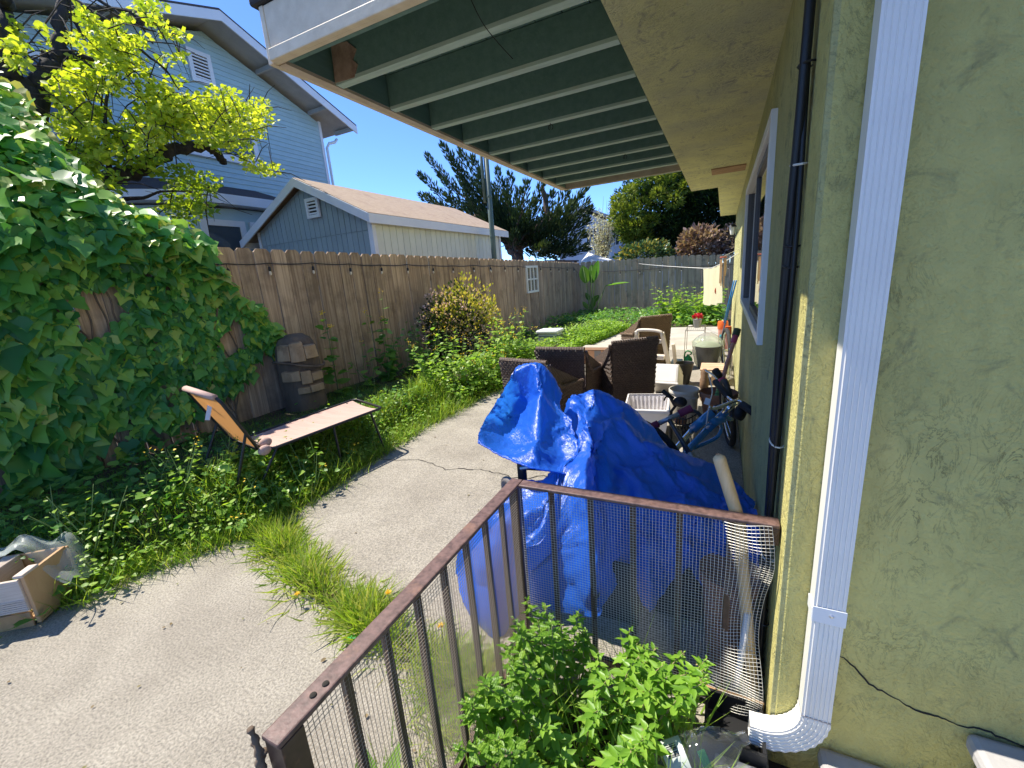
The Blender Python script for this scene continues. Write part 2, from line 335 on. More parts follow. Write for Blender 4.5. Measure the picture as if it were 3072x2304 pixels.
cr = [V(-3.1, 2.98, 0)]
while cr[-1].x < -1.3: cr.append(V(cr[-1].x+.05, 2.96+.05*math.sin(cr[-1].x*9)+random.uniform(-.025, .025)+.05*sm(-2, -1.3, cr[-1].x), 0))
ribbon(cr, .004, .0085).build('crack', m_dark, walk)
# ------------------------------------------------------------------ the house on the right
XW = .2; YC = 1.35; SOF = 2.6
house = empty('stucco_house', (XW, YC, 0), 'olive green stucco house with overhanging upper storey on the right', 'house')
WY0, WY1, WZ0, WZ1 = 2.58, 5.25, 1.2, 2.32
w = MB()
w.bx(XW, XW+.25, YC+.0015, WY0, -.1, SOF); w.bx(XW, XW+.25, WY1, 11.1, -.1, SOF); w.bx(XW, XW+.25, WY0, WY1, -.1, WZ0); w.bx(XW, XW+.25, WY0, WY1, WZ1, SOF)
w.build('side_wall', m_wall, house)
MB().bx(XW-.0015, 5.0, YC, YC+.2, -.1, SOF-.001).build('end_wall', m_stucco, house, bevel=.018)
MB().bx(XW+.25, 5, 10.9, 11.1, -.1, SOF).build('far_wall', m_stucco, house)
s = MB(); s.bx(-.44, XW+.25, .95, 6.8, SOF, SOF+.16); s.bx(-.11, XW+.25, 6.8, 11.1, SOF, SOF+.16)
s.build('soffit', m_soffit, house)
u = MB(); u.bx(-.44, 5, .95, 6.8, SOF+.16, 5.6); u.bx(-.11, 5, 6.8, 11.1, SOF+.16, 5.6); u.build('upper_wall', m_stucco, house)
rf = MB(); rf.bx(-.8, 5.3, .6, 11.4, 5.6, 5.75); rf.build('roof', M('roof_gravel', (.2, .19, .18), rough=.9), house)
# wood block vent set into the soffit
v = MB().bx(-.16, .17, 5.42, 5.74, SOF-.012, SOF+.02).build('vent_block', m_rawwood, house)
# window
win = MB()
for a in ((WY0, WY0+.055, WZ0, WZ1), (WY1-.055, WY1, WZ0, WZ1), (WY0+.055, WY1-.055, WZ0, WZ0+.055), (WY0+.055, WY1-.055, WZ1-.055, WZ1)):
    win.bx(XW-.028, XW+.06, *a)
wo_ = win.build('window', m_white2, house, bevel=.004)
fr = MB(); ym = (WY0+WY1)/2
for a in ((WY0+.057, WY0+.12, WZ0+.057, WZ1-.057), (ym-.03, ym+.03, WZ0+.057, WZ1-.057), (WY1-.12, WY1-.057, WZ0+.057, WZ1-.057), (WY0+.12, ym-.03, WZ0+.057, WZ0+.1), (WY0+.12, ym-.03, WZ1-.1, WZ1-.057)):
    MB().bx(XW-.004, XW+.05, *a).build('sash_bar', m_screen, wo_)
pass
MB().bx(XW+.012, XW+.018, WY0+.12, ym-.03, WZ0+.1, WZ1-.1).build('pane', m_glass, wo_)
MB().bx(XW+.022, XW+.028, ym+.03, WY1-.12, WZ0+.057, WZ1-.057).build('pane', m_glass, wo_)
MB().bx(XW+.06, XW+.08, WY0, WY1, WZ0, WZ1).build('window_back', M('room_dark', (.02, .02, .02), rough=1), wo_)
crk = [V(.362, YC-.0015, .462), V(.391, YC-.0015, .442), V(.441, YC-.0015, .388), V(.483, YC-.0015, .369), V(.524, YC-.0015, .351), V(.553, YC-.0015, .341), V(.587, YC-.0015, .339), V(.618, YC-.0015, .336), V(.655, YC-.0015, .330), V(.70, YC-.0015, .338), V(.74, YC-.0015, .326), V(.9, YC-.0015, .30)]
MB().tube([p+V(0, 0, random.uniform(-.003, .003)) for p in spline(crk, 4)], [.0012+.0018*abs(math.sin(i*.21)) for i in range(45)], 5).build('wall_crack', m_dark, house)
# steps of pale stone against the end wall, rising to the right
stp = empty('stone_steps', (.6, 1.0, 0), 'pale stone steps rising to the right against the olive wall', 'steps')
for i, (x0, z) in enumerate(((.335, .10), (.66, .325), (.98, .55))):
    MB().bx(x0, x0+.40, -.6, YC-.004, z-.055, z).build('tread', m_stone, stp, bevel=.018)
    MB().bx(x0+.035, x0+.43, -.55, YC-.01, -.1, z-.056).build('riser', m_stucco, stp)
# ------------------------------------------------------------------ deck above
DX0, DX1, DY0, DY1 = -1.75, -.44, 1.5, 5.24
deck = empty('upper_deck', (-1.1, 3.4, SOF), 'dark green underside of an upper deck with cream fascia boards', 'deck')
for i in range(10):
    y = DY0+.29+i*.384
    j = MB().bx(DX0+.045, DX1-.002, y-.022, y+.022, SOF+.012, SOF+.168).build('joist', m_joist, deck, bevel=.004)
    MB().bx(DX0+.05, DX1-.004, y-.0235, y+.0235, SOF+.0, SOF+.016).build('pale_edge', m_jbot, j)  # underside strip in a lighter green than the joist sides
for i in range(10):
    x = DX0+.045+i*.127
    MB().bx(x+.002, x+.124, DY0+.04, DY1-.04, SOF+.17, SOF+.20).build('deck_board', m_joist, deck)
f = MB().bx(DX0, DX0+.042, DY0+.002, DY1, SOF+.016, SOF+.205).build('rim_joist', m_joist, deck)
MB().bx(DX0-.026, DX0-.001, DY0-.028, DY1+.02, SOF+.0, SOF+.212).build('outer_fascia', m_cream, deck, bevel=.004)
MB().bx(DX0+.0, DX0+.04, DY0+.003, DY1+.001, SOF+.001, SOF+.0155).build('drip_edge', m_peach, deck)
MB().bx(DX0-.0, DX1, DY0-.026, DY0+.0, SOF+.003, SOF+.21).build('end_fascia', m_cream, deck, bevel=.004)
MB().bx(DX0+.06, DX1, DY0+.0005, DY0+.02, SOF+.004, SOF+.168).build('end_joist', m_joist, deck)
MB().bx(DX0+.01, DX1, DY0-.05, DY0-.027, SOF+.0, SOF+.045).build('end_trim', m_cream, deck, bevel=.004)
MB().bx(DX0+.042, DX1, DY1-.04, DY1, SOF-.0, SOF+.2).build('far_fascia', m_peach, deck)
MB().bx(DX0-.06, DX1, DY0-.045, DY1+.05, SOF+.214, SOF+.262).build('deck_edge_cap', M('bitumen', (.03, .03, .035), rough=.8), deck, bevel=.012)
# bare patch of raw wood on the first joist and a hanging hook
MB().prism([(DX0+.05, SOF+.01), (DX0+.17, SOF+.004), (DX0+.20, SOF+.05), (DX0+.175, SOF+.075), (DX0+.205, SOF+.11), (DX0+.16, SOF+.15), (DX0+.06, SOF+.165)], DY0+.262, DY0+.27, lambda a, c, t: (a, t, c)).build('bare_patch', M('bare_wood', (.24, .16, .115), (.40, .29, .22), 16, rough=.9, bump=.6, third=(.14, .09, .07), tsc=12), deck)
for hx, jy in ((-1.05, 3), (-.8, 6)):
    y = DY0+.29+jy*.384
    MB().tube([V(hx+.016*math.sin(a), y, SOF-.025-.016*math.cos(a)) for a in np.linspace(0.4, 5.9, 12)]+[V(hx, y, SOF+.002)], .0025, 6).build('hook', m_cable, deck)
wr = [px(1400, -40, Z=2.64), px(1418, 10, Z=2.6), px(1452, 75, Z=2.56), px(1500, 135, Z=2.53), px(1538, 176, Z=2.52)]
tag(MB().tube(spline(wr, 6), .0018, 5).build('hanging_wire', m_cable), 'thin black wire dangling from the deck joists', 'wire')
# ------------------------------------------------------------------ downspout
ds = empty('downspout', (.31, 1.32, 0), 'white ribbed metal downspout with elbow on the olive wall corner', 'downspout')
def spout_ring(cx, z, d=V(0, 0, 1), wx=.075, dy=.056, yb=YC-.003):
    pass
X0, X1, YF, YB = .272, .347, YC-.062, YC-.004
def ribprof(n=9):
    pts = [(X0, YB), (X0, YF)]
    for i in range(n):
        x = X0+.008+(X1-X0-.016)*i/(n-1)
        pts += [(x-.0022, YF), (x, YF-.0022), (x+.0022, YF)]
    return pts+[(X1, YF), (X1, YB)]
pr = ribprof(6)
MB().prism(pr, .25, 4.9).build('pipe', m_white, ds)
el = MB(); rings = []; cx, cz = .161, .256; n = 19
for i in range(n):
    a = (math.pi/2)*i/(n-1); crr = .0022 if i % 2 else 0
    rings.append([V(cx+(x-cx+(-crr if x < .3 else crr))*math.cos(a), y-(crr if y < YC-.03 else 0), cz-(x-cx+(-crr if x < .3 else crr))*math.sin(a)) for x, y in pr])
L0 = rings[-1]; rings.append([p+V(-.012, 0, 0) for p in L0]); rings.append([p+V(-.024, -.002, .002) for p in L0])
k = len(pr)
for r_ in rings: el.v += [tuple(p) for p in r_]
el.f = [(i*k+a, i*k+(a+1) % k, (i+1)*k+(a+1) % k, (i+1)*k+a) for i in range(len(rings)-1) for a in range(k)]
el.build('elbow', m_white, ds, auto=40)
st_ = MB()
for z in (.64,): 
    st_.bx(X0-.003, X1+.003, YF-.0065, YF-.004, z-.026, z+.026); st_.bx(X0-.004, X0-.001, YF-.004, YB, z-.02, z+.02); st_.bx(X1+.001, X1+.004, YF-.004, YB, z-.02, z+.02)
sp = st_.build('strap', m_white2, ds, bevel=.002)
MB().lathe([(.006, 0), (.006, .002), (.003, .005)], (.315, YF-.0065, .645), 10, rot=(R(90), 0, 0), cap1=True).build('screw', M('screw_metal', (.6, .6, .6), rough=.3, metal=.9), sp)
MB().bx(X0-.001, X1+.001, YF-.0035, YB, .2565, .258).build('seam', M('seam_grey', (.15, .15, .17)), ds)
# cables down the wall
cb = empty('wall_cables', (XW, 1.58, 0), 'bundle of black cables running down the wall corner', 'cable')
def cab(y0, amp, r, ph):
    return MB().tube(spline([V(XW-.012-r+.004*math.sin(z*3+ph), y0+amp*math.sin(z*2.1+ph)+.012*math.sin(z*5.3+ph), z) for z in np.arange(0.02, 2.6, .16)], 3), r, 8).build('cable', m_cable, cb, smooth=True)
cab(1.575, .012, .013, 0); cab(1.60, .018, .011, 1.3); cab(1.548, .02, .007, 2.2); cab(1.555, .01, .005, 4)
for z in (.12, .35, .62, 1.05, 1.62, 1.68, 1.9, 2.15): MB().tube([V(XW-.016+.022*math.cos(a), 1.575+.042*math.sin(a), z+.006*math.sin(a)) for a in np.linspace(0, 2*math.pi, 14)], .003, 5).build('cable_tie', m_tie if z in (1.05, 1.9, .62) else m_cable, cb)
# ------------------------------------------------------------------ iron railing with wire mesh
RX, RY0, RY1, RZ = -.755, .37, 1.456, .82
rail = empty('iron_railing', (RX, RY1, 0), 'rusty brown iron railing with square pickets around the planting bed', 'railing')
def flat_rail(a, b, w, h): return MB().beam(a, b, w, h)
flat_rail((RX, RY0-.03, RZ-.007), (RX, RY1+.027, RZ-.007), .052, .014).build('top_rail', m_brown_top, rail, bevel=.004)
flat_rail((RX+.028, RY1, RZ-.007), (XW-.006, RY1, RZ-.007), .052, .014).build('top_rail', m_brown_top, rail, bevel=.004)
MB().bx(XW-.05, XW-.006, RY1-.024, RY1+.024, RZ-.075, RZ-.0145).build('wall_bracket', m_brown, rail, bevel=.003)
MB().beam((RX, RY0+.02, .035), (RX, RY1-.02, .035), .022, .03).build('bottom_rail', m_brown, rail)
MB().beam((RX+.02, RY1, .035), (XW-.01, RY1, .035), .022, .03).build('bottom_rail', m_brown, rail)
def picket(x, y, w, name='picket'): MB().bx(x-w/2, x+w/2, y-w/2, y+w/2, 0.0 if name == 'post' else .05, RZ-.0145).build(name, m_brown, rail, bevel=.002)
picket(RX, RY0, .052, 'post'); picket(RX, RY1, .042, 'post')
for i in range(1, 8): picket(RX, RY0+.02+(RY1-RY0-.02)*i/8, .019)
for i in range(1, 6): picket(RX+(XW-RX)*i/5.9, RY1, .021)
for dy in (.03, .06): MB().lathe([(.008, 0), (.007, .003), (.003, .005)], (RX+.004*dy*100*.3, RY0+dy+.04, RZ), 10, cap1=True).build('rivet', m_dark, rail)
def wiremesh(name, fn, nu, nv, r, label, mat):
    """square wire netting: fn(u,v) -> point, one thin strand per line"""
    b = MB()
    for i in range(nu+1):
        b.tube([fn(i/nu, j/nv) for j in range(nv+1)], r, 3, caps=False)
    for j in range(nv+1):
        b.tube([fn(i/nu, j/nv)+V(0, 0, 0) for i in range(nu+1)], r, 3, caps=False)
    return tag(b.build(name, mat), label, 'wire mesh')
wiremesh('wire_mesh', lambda u, v: V(RX+.013+.004*math.sin(u*9+v*4), RY0+.03+(RY1-RY0-.05)*u, .03+(RZ-.06)*v), 84, 62, .0009, 'thin wire mesh behind the pickets of the left railing side', M('rusty_wire', (.32, .26, .20), rough=.6))
def fm(u, v):
    x = RX+.03+(XW-.03-RX-.03)*u; bul = sm(.78, 1.0, u)
    y = RY1-.016-.006*math.sin(u*11+v*3)-bul*(.026*math.sin(v*7.2+1)+.009*math.sin(v*19+u*30)+.018)
    x += bul*.012*math.sin(v*9+.6)
    return V(x, y, .035+(RZ-.02-.035+.02*bul)*v+.01*math.sin(u*14)*bul)
wiremesh('wire_mesh', fm, 78, 66, .0007, 'pale square wire mesh crumpled against the wall end of the railing', m_wire)
# ------------------------------------------------------------------ fences
def picket_mesh(w, h, th=.018, ear=.035):
    b = MB(); b.prism([(-w/2, 0), (w/2, 0), (w/2, h-ear), (w/2-ear, h), (-w/2+ear, h), (-w/2, h-ear)], 0, th, lambda a, c, t: (-t, a, c))
    me = bpy.data.meshes.new('picket'); me.from_pydata(b.v, [], b.f); me.update(); me.materials.append(m_fence); return me
FX = -5.0
def ftop(y): return 2.213-.218*(y-3.05)/13.5
fence = empty('picket_fence', (FX, 7, 0), 'brown dog ear board fence along the left side of the yard', 'fence')
pm = picket_mesh(.203, 2.02, .02, .04)
y = -1.6; i = 0
while y < 16.5:
    o = link('picket', pm, None, fence); o.location = (random.uniform(-.006, .008), y-7, ftop(y)-2.02+random.uniform(-.008, .008)); o.rotation_euler = (random.uniform(-.006, .006), 0, random.uniform(-.015, .015)); y += .2143; i += 1
for z in (.35, 1.0, 1.62): MB().beam((FX-.047, -1.7, ftop(-1.7)-2.02+z), (FX-.047, 16.5, ftop(16.5)-2.02+z), .05, .09).build('rail', m_fence, fence)
FY = 16.55
fence2 = empty('picket_fence', (-2, FY, 0), 'grey weathered dog ear board fence across the far end of the yard', 'fence')
pm2 = pm.copy(); pm2.materials.clear(); pm2.materials.append(m_fence2)
x = FX+.14
def ftop2(x): return 1.995-.17*sm(-5.0, .5, x)+.06*math.exp(-((x+1.4)/1.4)**2)
while x < 3.0:
    o = link('picket', pm2, None, fence2); o.location = (x+2, random.uniform(-.008, .008), ftop2(x)-2.02+random.uniform(-.01, .01)); o.rotation_euler = (0, random.uniform(-.006, .006), R(-90)+random.uniform(-.015, .015)); x += .2143
for z in (.35, 1.55): MB().beam((FX, FY+.045, z-.02), (3, FY+.045, z-.1), .05, .09).build('rail', m_fence2, fence2)
MB().bx(FX-.05, FX+.05, FY-.06, FY+.04, 0, 1.9).build('post', m_fence2, fence2)
# ------------------------------------------------------------------ string lights
m_bulb = M('bulb_glass', (.85, .74, .58), rough=.08, spec=.8, trans=.15)
def string(name, pts, label, fwd, size=1.0):
    e = empty(name, pts[0], label, 'string lights')
    path = []
    for i in range(len(pts)-1):
        a, b = pts[i], pts[i+1]
        for k in range(6):
            t = k/6; path.append(a.lerp(b, t)-V(0, 0, .09*(b-a).length*t*(1-t)))
    path.append(pts[-1]); MB().tube(path, .0065, 5).build('cord', m_cable, e, smooth=True)
    for p in pts[1:-1]:
        dz = random.uniform(.05, .07); q = p+fwd*.012+V(random.uniform(-.004, .004), random.uniform(-.006, .006), 0)
        s_ = MB(); s_.tube([p, p-V(0, 0, dz*.5), q-V(0, 0, dz)], .004, 5); s_.lathe([(.006, .012), (.016, 0), (.017, -.035), (.013, -.045)], q-V(0, 0, dz), 8, cap1=True)
        so_ = s_.build('socket', m_cable, e, smooth=True)
        MB().lathe([(.001, -.095), (.012, -.088), (.017, -.07), (.012, -.046), (.011, -.042)], q-V(0, 0, dz), 8).build('bulb', m_bulb, so_, smooth=True)
c2 = crop(700, 400, 2.765); c3 = crop(1200, 500, 2.765); c4_ = crop(1700, 700, 3.456)
fp = [c2(-420, 1090, X=FX+.03), c2(-60, 1082, X=FX+.03)]+[c2(a, b, X=FX+.03) for a, b in ((285, 1078), (650, 1074), (960, 1083), (1220, 1092), (1440, 1088), (1650, 1093), (1815, 1098), (1990, 1093), (2130, 1098))]+[c3(a, b, X=FX+.03) for a, b in ((745, 818), (865, 823), (975, 824), (1165, 829), (1245, 833), (1315, 837), (1385, 838), (1440, 838), (1478, 880))]
string('string_lights', fp, 'string of clear bulbs on black cord along the brown left fence', V(1, 0, 0))
fq = [c4_(a, b, Y=FY-.03) for a, b in ((360, 395), (555, 388), (760, 376), (968, 358), (1190, 345), (1420, 335), (1678, 322), (1780, 318))]
string('string_lights', fq, 'string of clear bulbs on black cord along the grey far fence', V(0, -1, 0))
# old window sash hung on the fence
a, b = c3(1042, 822, X=FX+.03), c3(1150, 1036, X=FX+.03); y0, y1, z1, z0 = a.y, b.y, a.z, b.z
sash = empty('window_sash', (FX+.02, (y0+y1)/2, z0), 'old white six pane window sash hung on the brown fence', 'window')
def sx(y_0, y_1, z_0, z_1, d=.045): MB().bx(FX+.004, FX+.004+d, y_0, y_1, z_0, z_1).build('bar' if d < .045 else 'frame', m_white, sash)
sx(y0, y0+.07, z0, z1); sx(y1-.07, y1, z0, z1); sx(y0+.07, y1-.07, z0, z0+.06); sx(y0+.07, y1-.07, z1-.06, z1)
for k in (1, 2): yy = y0+.07+(y1-y0-.14)*k/3; sx(yy-.025, yy+.025, z0+.06, z1-.06, .038)
zz = (z0+z1)/2
for k in range(3): sx(y0+.07+(y1-y0-.14)*k/3+(.025 if k else 0), y0+.07+(y1-y0-.14)*(k+1)/3-(.025 if k < 2 else 0), zz-.02, zz+.02, .036)
for k in range(6):
    ya = y0+.07+(y1-y0-.14)*(k % 3)/3; za, zb = ((z0+.06, zz-.02), (zz+.02, z1-.06))[k//3]
    MB().bx(FX+.012, FX+.016, ya+.02, ya+(y1-y0-.14)/3-.02, za, zb).build('pane', M('dusty_glass', (.45, .42, .36), rough=.15, trans=.7, spec=.6) if k == 0 else bpy.data.materials['dusty_glass'], sash)
# ------------------------------------------------------------------ blue neighbour house
m_blue = M('blue_siding', (.34, .49, .54), (.38, .53, .58), 3, rough=.6, rnd=.04)
m_bwhite = M('house_trim_white', (.66, .69, .74), (.72, .74, .78), 3, rough=.5)
m_eave = M('eave_boards', (.34, .35, .36), (.40, .41, .42), 5, rough=.7)
m_shing = M('dark_shingle', (.05, .042, .045), (.09, .075, .075), 20, (1, 6, 1), rough=.9, bump=.4)
HX, HY0, HY1, HYR, HZR = -11.0, 2.0, 10.45, 7.45, 7.75
bh = empty('blue_house', (HX, 6, 0), 'two storey blue house with lap siding and a wide gable behind the fence', 'house')
def roofz(y): return HZR-.37*abs(y-HYR) if y > HYR else HZR-.31*(HYR-y)
z = .4; pitch = .115
while z < HZR-.1:
    zt = z+pitch
    def yl(zv): return max(HY0, HYR-(HZR-.12-zv)/.31)
    def yr(zv): return min(HY1, HYR+(HZR-.12-zv)/.37)
    b = MB(); b.add([(HX+.022, yl(z), z), (HX+.022, yr(z), z), (HX+.004, yr(zt), zt+.004), (HX+.004, yl(zt), zt+.004), (HX-.03, yl(z), z), (HX-.03, yr(z), z), (HX-.03, yr(zt), zt), (HX-.03, yl(zt), zt)], [(0, 1, 2, 3), (4, 5, 1, 0), (0, 3, 7, 4), (1, 5, 6, 2), (3, 2, 6, 7), (7, 6, 5, 4)])
    if yr(z)-yl(z) > .2: b.build('siding_board', m_blue, bh)
    z = zt
core = MB(); core.prism([(HY0, 0), (HY1, 0), (HY1, roofz(HY1)-.15), (HYR, HZR-.15), (HY0, roofz(HY0)-.15)], HX-.035, HX-7, lambda a, c, t: (t, a, c)); core.build('wall', m_blue, bh)
for sgn, ye, in ((1, HY1+.75), (-1, HY0-.75)):
    zr = HZR+.02; ze = roofz(ye)+.02
    b = MB(); b.add([(HX+.75, HYR, zr), (HX+.75, ye, ze), (HX-7.5, ye, ze), (HX-7.5, HYR, zr), (HX+.75, HYR, zr+.06), (HX+.75, ye, ze+.06), (HX-7.5, ye, ze+.06), (HX-7.5, HYR, zr+.06)], [(0, 1, 2, 3), (4, 7, 6, 5), (0, 4, 5, 1), (1, 5, 6, 2), (2, 6, 7, 3), (3, 7, 4, 0)])
    r_ = b.build('roof', m_eave, bh)
    b2 = MB(); b2.add([(p[0]+(.03 if p[0] > HX else 0), p[1], p[2]+.003) for p in [(HX+.75, HYR, zr+.06), (HX+.75, ye, ze+.06), (HX-7.5, ye, ze+.06), (HX-7.5, HYR, zr+.06), (HX+.75, HYR, zr+.1), (HX+.75, ye, ze+.1), (HX-7.5, ye, ze+.1), (HX-7.5, HYR, zr+.1)]], [(0, 1, 2, 3), (4, 7, 6, 5), (0, 4, 5, 1), (1, 5, 6, 2), (2, 6, 7, 3), (3, 7, 4, 0)]); b2.build('shingles', m_shing, r_)
    b3 = MB(); b3.add([(HX+.754, HYR, zr-.14), (HX+.754, ye, ze-.14), (HX+.754, ye, ze+.055), (HX+.754, HYR, zr+.055), (HX+.79, HYR, zr-.14), (HX+.79, ye, ze-.14), (HX+.79, ye, ze+.055), (HX+.79, HYR, zr+.055)], [(0, 3, 2, 1), (4, 5, 6, 7), (0, 1, 5, 4), (3, 7, 6, 2), (1, 2, 6, 5), (0, 4, 7, 3)]); b3.build('barge_board', m_bwhite, r_)
    for t in (.33, .72, .96):
        yy = HYR+(ye-HYR)*t; zz_ = zr+(ze-zr)*t-.09; MB().beam((HX+.024, yy, zz_), (HX+.75, yy, zz_), .06, .1).build('outlooker', m_eave, r_)
MB().bx(HX-.03, HX+.045, HY1-.03, HY1+.06, 0, roofz(HY1)-.1).build('corner_board', m_bwhite, bh)
dsn = MB(); dsn.tube([V(HX+.15, HY1+.5, 6.15), V(HX+.15, HY1+.4, 6.05), V(HX+.12, HY1+.2, 5.98), V(HX+.08, HY1+.12, 5.85), V(HX+.08, HY1+.12, .3)], .04, 8); dsn.build('gutter_pipe', m_bwhite, bh, smooth=True)
def louvre(parent, X, y0, y1, z0, z1, n, fw, face='x'):
    T = (lambda a, b, c: (X+a, b, c)) if face == 'x' else (lambda a, b, c: (b, X-a, c))
    fb = MB()
    def bx_(a0, a1, b0, b1, c0, c1, m_=None):
        m_ = m_ if m_ is not None else fb
        p = [T(a, b, c) for a in (a0, a1) for b in (b0, b1) for c in (c0, c1)]; xs_, ys_, zs_ = zip(*p); m_.bx(min(xs_), max(xs_), min(ys_), max(ys_), min(zs_), max(zs_))
    bx_(.026, .07, y0, y0+fw, z0, z1); bx_(.026, .07, y1-fw, y1, z0, z1); bx_(.026, .07, y0+fw, y1-fw, z0, z0+fw); bx_(.026, .07, y0+fw, y1-fw, z1-fw, z1)
    o = fb.build('vent', m_bwhite, parent)
    bk = MB(); bx_(.0, .03, y0+fw, y1-fw, z0+fw, z1-fw, bk); bk.build('vent_back', m_dark, o)
    for i in range(n):
        s_ = MB(); za = z0+fw+(z1-z0-2*fw)*(i+.2)/n; bx_(.034, .06, y0+fw, y1-fw, za, za+(z1-z0-2*fw)/n*.45, s_); s_.build('slat', m_bwhite, o)
louvre(bh, HX, 6.98, 7.5, 6.5, 7.17, 7, .09)
def hwin(parent, y0, y1, z0, z1, mull=1, X=HX):
    fb = MB(); fw = .12
    for a in ((y0, y0+fw, z0, z1), (y1-fw, y1, z0, z1), (y0+fw, y1-fw, z0, z0+fw), (y0+fw, y1-fw, z1-fw, z1)): fb.bx(X+.024, X+.075, *a)
    for k in range(mull): yy = y0+(y1-y0)*(k+1)/(mull+1); fb.bx(X+.024, X+.065, yy-.05, yy+.05, z0+fw, z1-fw)
    fb.bx(X+.02, X+.11, y0-.05, y1+.05, z0-.06, z0-.001)
    o = fb.build('window', m_bwhite, parent)
    MB().bx(X+.026, X+.04, y0+fw, y1-fw, z0+fw, z1-fw).build('pane', m_glassb, o)
hwin(bh, 6.13, 8.26, 4.95, 6.1); hwin(bh, 3.2, 4.6, 4.95, 6.1)
# bay window under a dark hipped roof
BX = HX+.95; by0, by1 = 4.9, 8.9
bay = [(HX, by0-.2), (BX, by0+.9), (BX, by1-.9), (HX, by1+.2)]
MB().prism(bay, .3, 3.62).build('bay_wall', m_blue, bh)
bo = [(HX, by0-.65), (BX+.3, by0+.72), (BX+.3, by1-.72), (HX, by1+.65)]
MB().prism(bo, 3.66, 3.86).build('bay_fascia', m_bwhite, bh)
bi = [(HX+.01, by0+.5), (HX+.25, by0+1.1), (HX+.25, by1-1.1), (HX+.01, by1-.5)]
rb = MB(); rb.v = [(a, b_, 3.865) for a, b_ in bo]+[(a, b_, 4.25) for a, b_ in bi]; rb.f = [(0, 1, 5, 4), (1, 2, 6, 5), (2, 3, 7, 6), (4, 5, 6, 7), (3, 2, 1, 0)]; rb.build('bay_roof', m_shing, bh)
def bwin(p, q, z0, z1, mar):
    p, q = Vector((p[0], p[1], 0)), Vector((q[0], q[1], 0)); d = (q-p).normalized(); n_ = V(d.y, -d.x, 0); a = p+d*mar; b_ = q-d*mar; L = (b_-a).length
    def quadbox(s0, s1, za, zb, d0, d1, m_): m_.add([a+d*s0+n_*d0+V(0, 0, za), a+d*s1+n_*d0+V(0, 0, za), a+d*s1+n_*d0+V(0, 0, zb), a+d*s0+n_*d0+V(0, 0, zb), a+d*s0+n_*d1+V(0, 0, za), a+d*s1+n_*d1+V(0, 0, za), a+d*s1+n_*d1+V(0, 0, zb), a+d*s0+n_*d1+V(0, 0, zb)], [(0, 1, 2, 3), (7, 6, 5, 4), (0, 4, 5, 1), (1, 5, 6, 2), (2, 6, 7, 3), (3, 7, 4, 0)])
    fb = MB(); w_ = .13
    quadbox(0, w_, z0, z1, .002, .05, fb); quadbox(L-w_, L, z0, z1, .002, .05, fb); quadbox(w_, L-w_, z0, z0+w_, .002, .05, fb); quadbox(w_, L-w_, z1-w_, z1, .002, .05, fb)
    o = fb.build('window', m_bwhite, bh); g = MB(); quadbox(w_, L-w_, z0+w_, z1-w_, .003, .02, g); g.build('pane', m_glassb, o)
bwin(bay[0], bay[1], 1.6, 3.36, .12)
ymid = (bay[1][1]+bay[2][1])/2; bwin(bay[1], (BX, ymid), 1.6, 3.36, .06); bwin((BX, ymid), bay[2], 1.6, 3.36, .06); bwin(bay[2], bay[3], 1.6, 3.36, .12)
# ------------------------------------------------------------------ garage
m_gar = M('garage_grey_blue', (.27, .34, .37), (.31, .38, .41), 2, rough=.7, rnd=.05)
m_gar_lit = M('garage_side_lit', (.62, .65, .56), (.70, .73, .63), 2.5, (1, 1, .5), rough=.7, rnd=.03, third=(.56, .60, .50), tsc=2)  # gable paint again, lightened and warmed for sunlight bounced onto this side
m_groof = M('tan_shingle', (.32, .235, .165), (.42, .32, .235), 7, (1.5, 1, 12), rough=.95, bump=.5, bsc=14, bst=(1, 1, 6), third=(.26, .17, .13), tsc=3)
GX0, GX1, GY0, GY1, GZ, GAP = -9.45, -6.12, 6.72, 12.1, 3.02, 3.86
gar = empty('garage', (-7.8, 9, 0), 'grey blue garage with tan shingle roof and white vent behind the fence', 'garage')
gxm = (GX0+GX1)/2-.02
MB().prism([(GX0+.01, 0), (GX1-.01, 0), (GX1-.01, GZ-.05), (gxm, GAP-.12), (GX0+.01, GZ-.05)], GY0+.012, GY1, lambda a, c, t: (a, t, c)).build('wall', m_gar, gar)
n = 22
for k in range(n):
    x0 = GX0+.09+(GX1-GX0-.18)*k/n; x1 = x0+(GX1-GX0-.18)/n-.012
    def zt(xx): return GZ-.02+(GAP-.1-GZ)*(1-abs(xx-gxm)/((GX1-GX0)/2))
    b = MB(); b.prism([(x0, 2.745), (x1, 2.745), (x1, zt(x1)), (x0, zt(x0))], GY0-.012, GY0+.014, lambda a, c, t: (a, t, c)); b.build('board', m_gar, gar)
    MB().bx(x0, x1, GY0-.012, GY0+.014, .3, 2.735).build('board', m_gar, gar)
n = 26; gyl = GY1-GY0-.18
me_ = None
for k in range(n):
    y0_ = GY0+.09+gyl*k/n
    if me_ is None:
        b = MB().bx(-.01, .014, 0, gyl/n-.014, .3, GZ-.02); me_ = bpy.data.meshes.new('board'); me_.from_pydata(b.v, [], b.f); me_.update(); me_.materials.append(m_gar_lit)
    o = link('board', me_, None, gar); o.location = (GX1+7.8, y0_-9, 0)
for x0, x1, y0_, y1_ in ((GX1-.08, GX1+.0, GY0-.03, GY0-.0121), (GX0, GX0+.08, GY0-.03, GY0-.0121)): MB().bx(x0, x1, y0_, y1_, .2, GZ+.02).build('corner_trim', m_bwhite, gar)
for y0_ in (GY0-.03, GY1-.07): MB().bx(GX1+.0005, GX1+.03, y0_, y0_+.1, .2, GZ-.05).build('corner_trim', m_bwhite, gar)
ov = .22; sl_ = (GAP-GZ)/((GX1-GX0)/2)
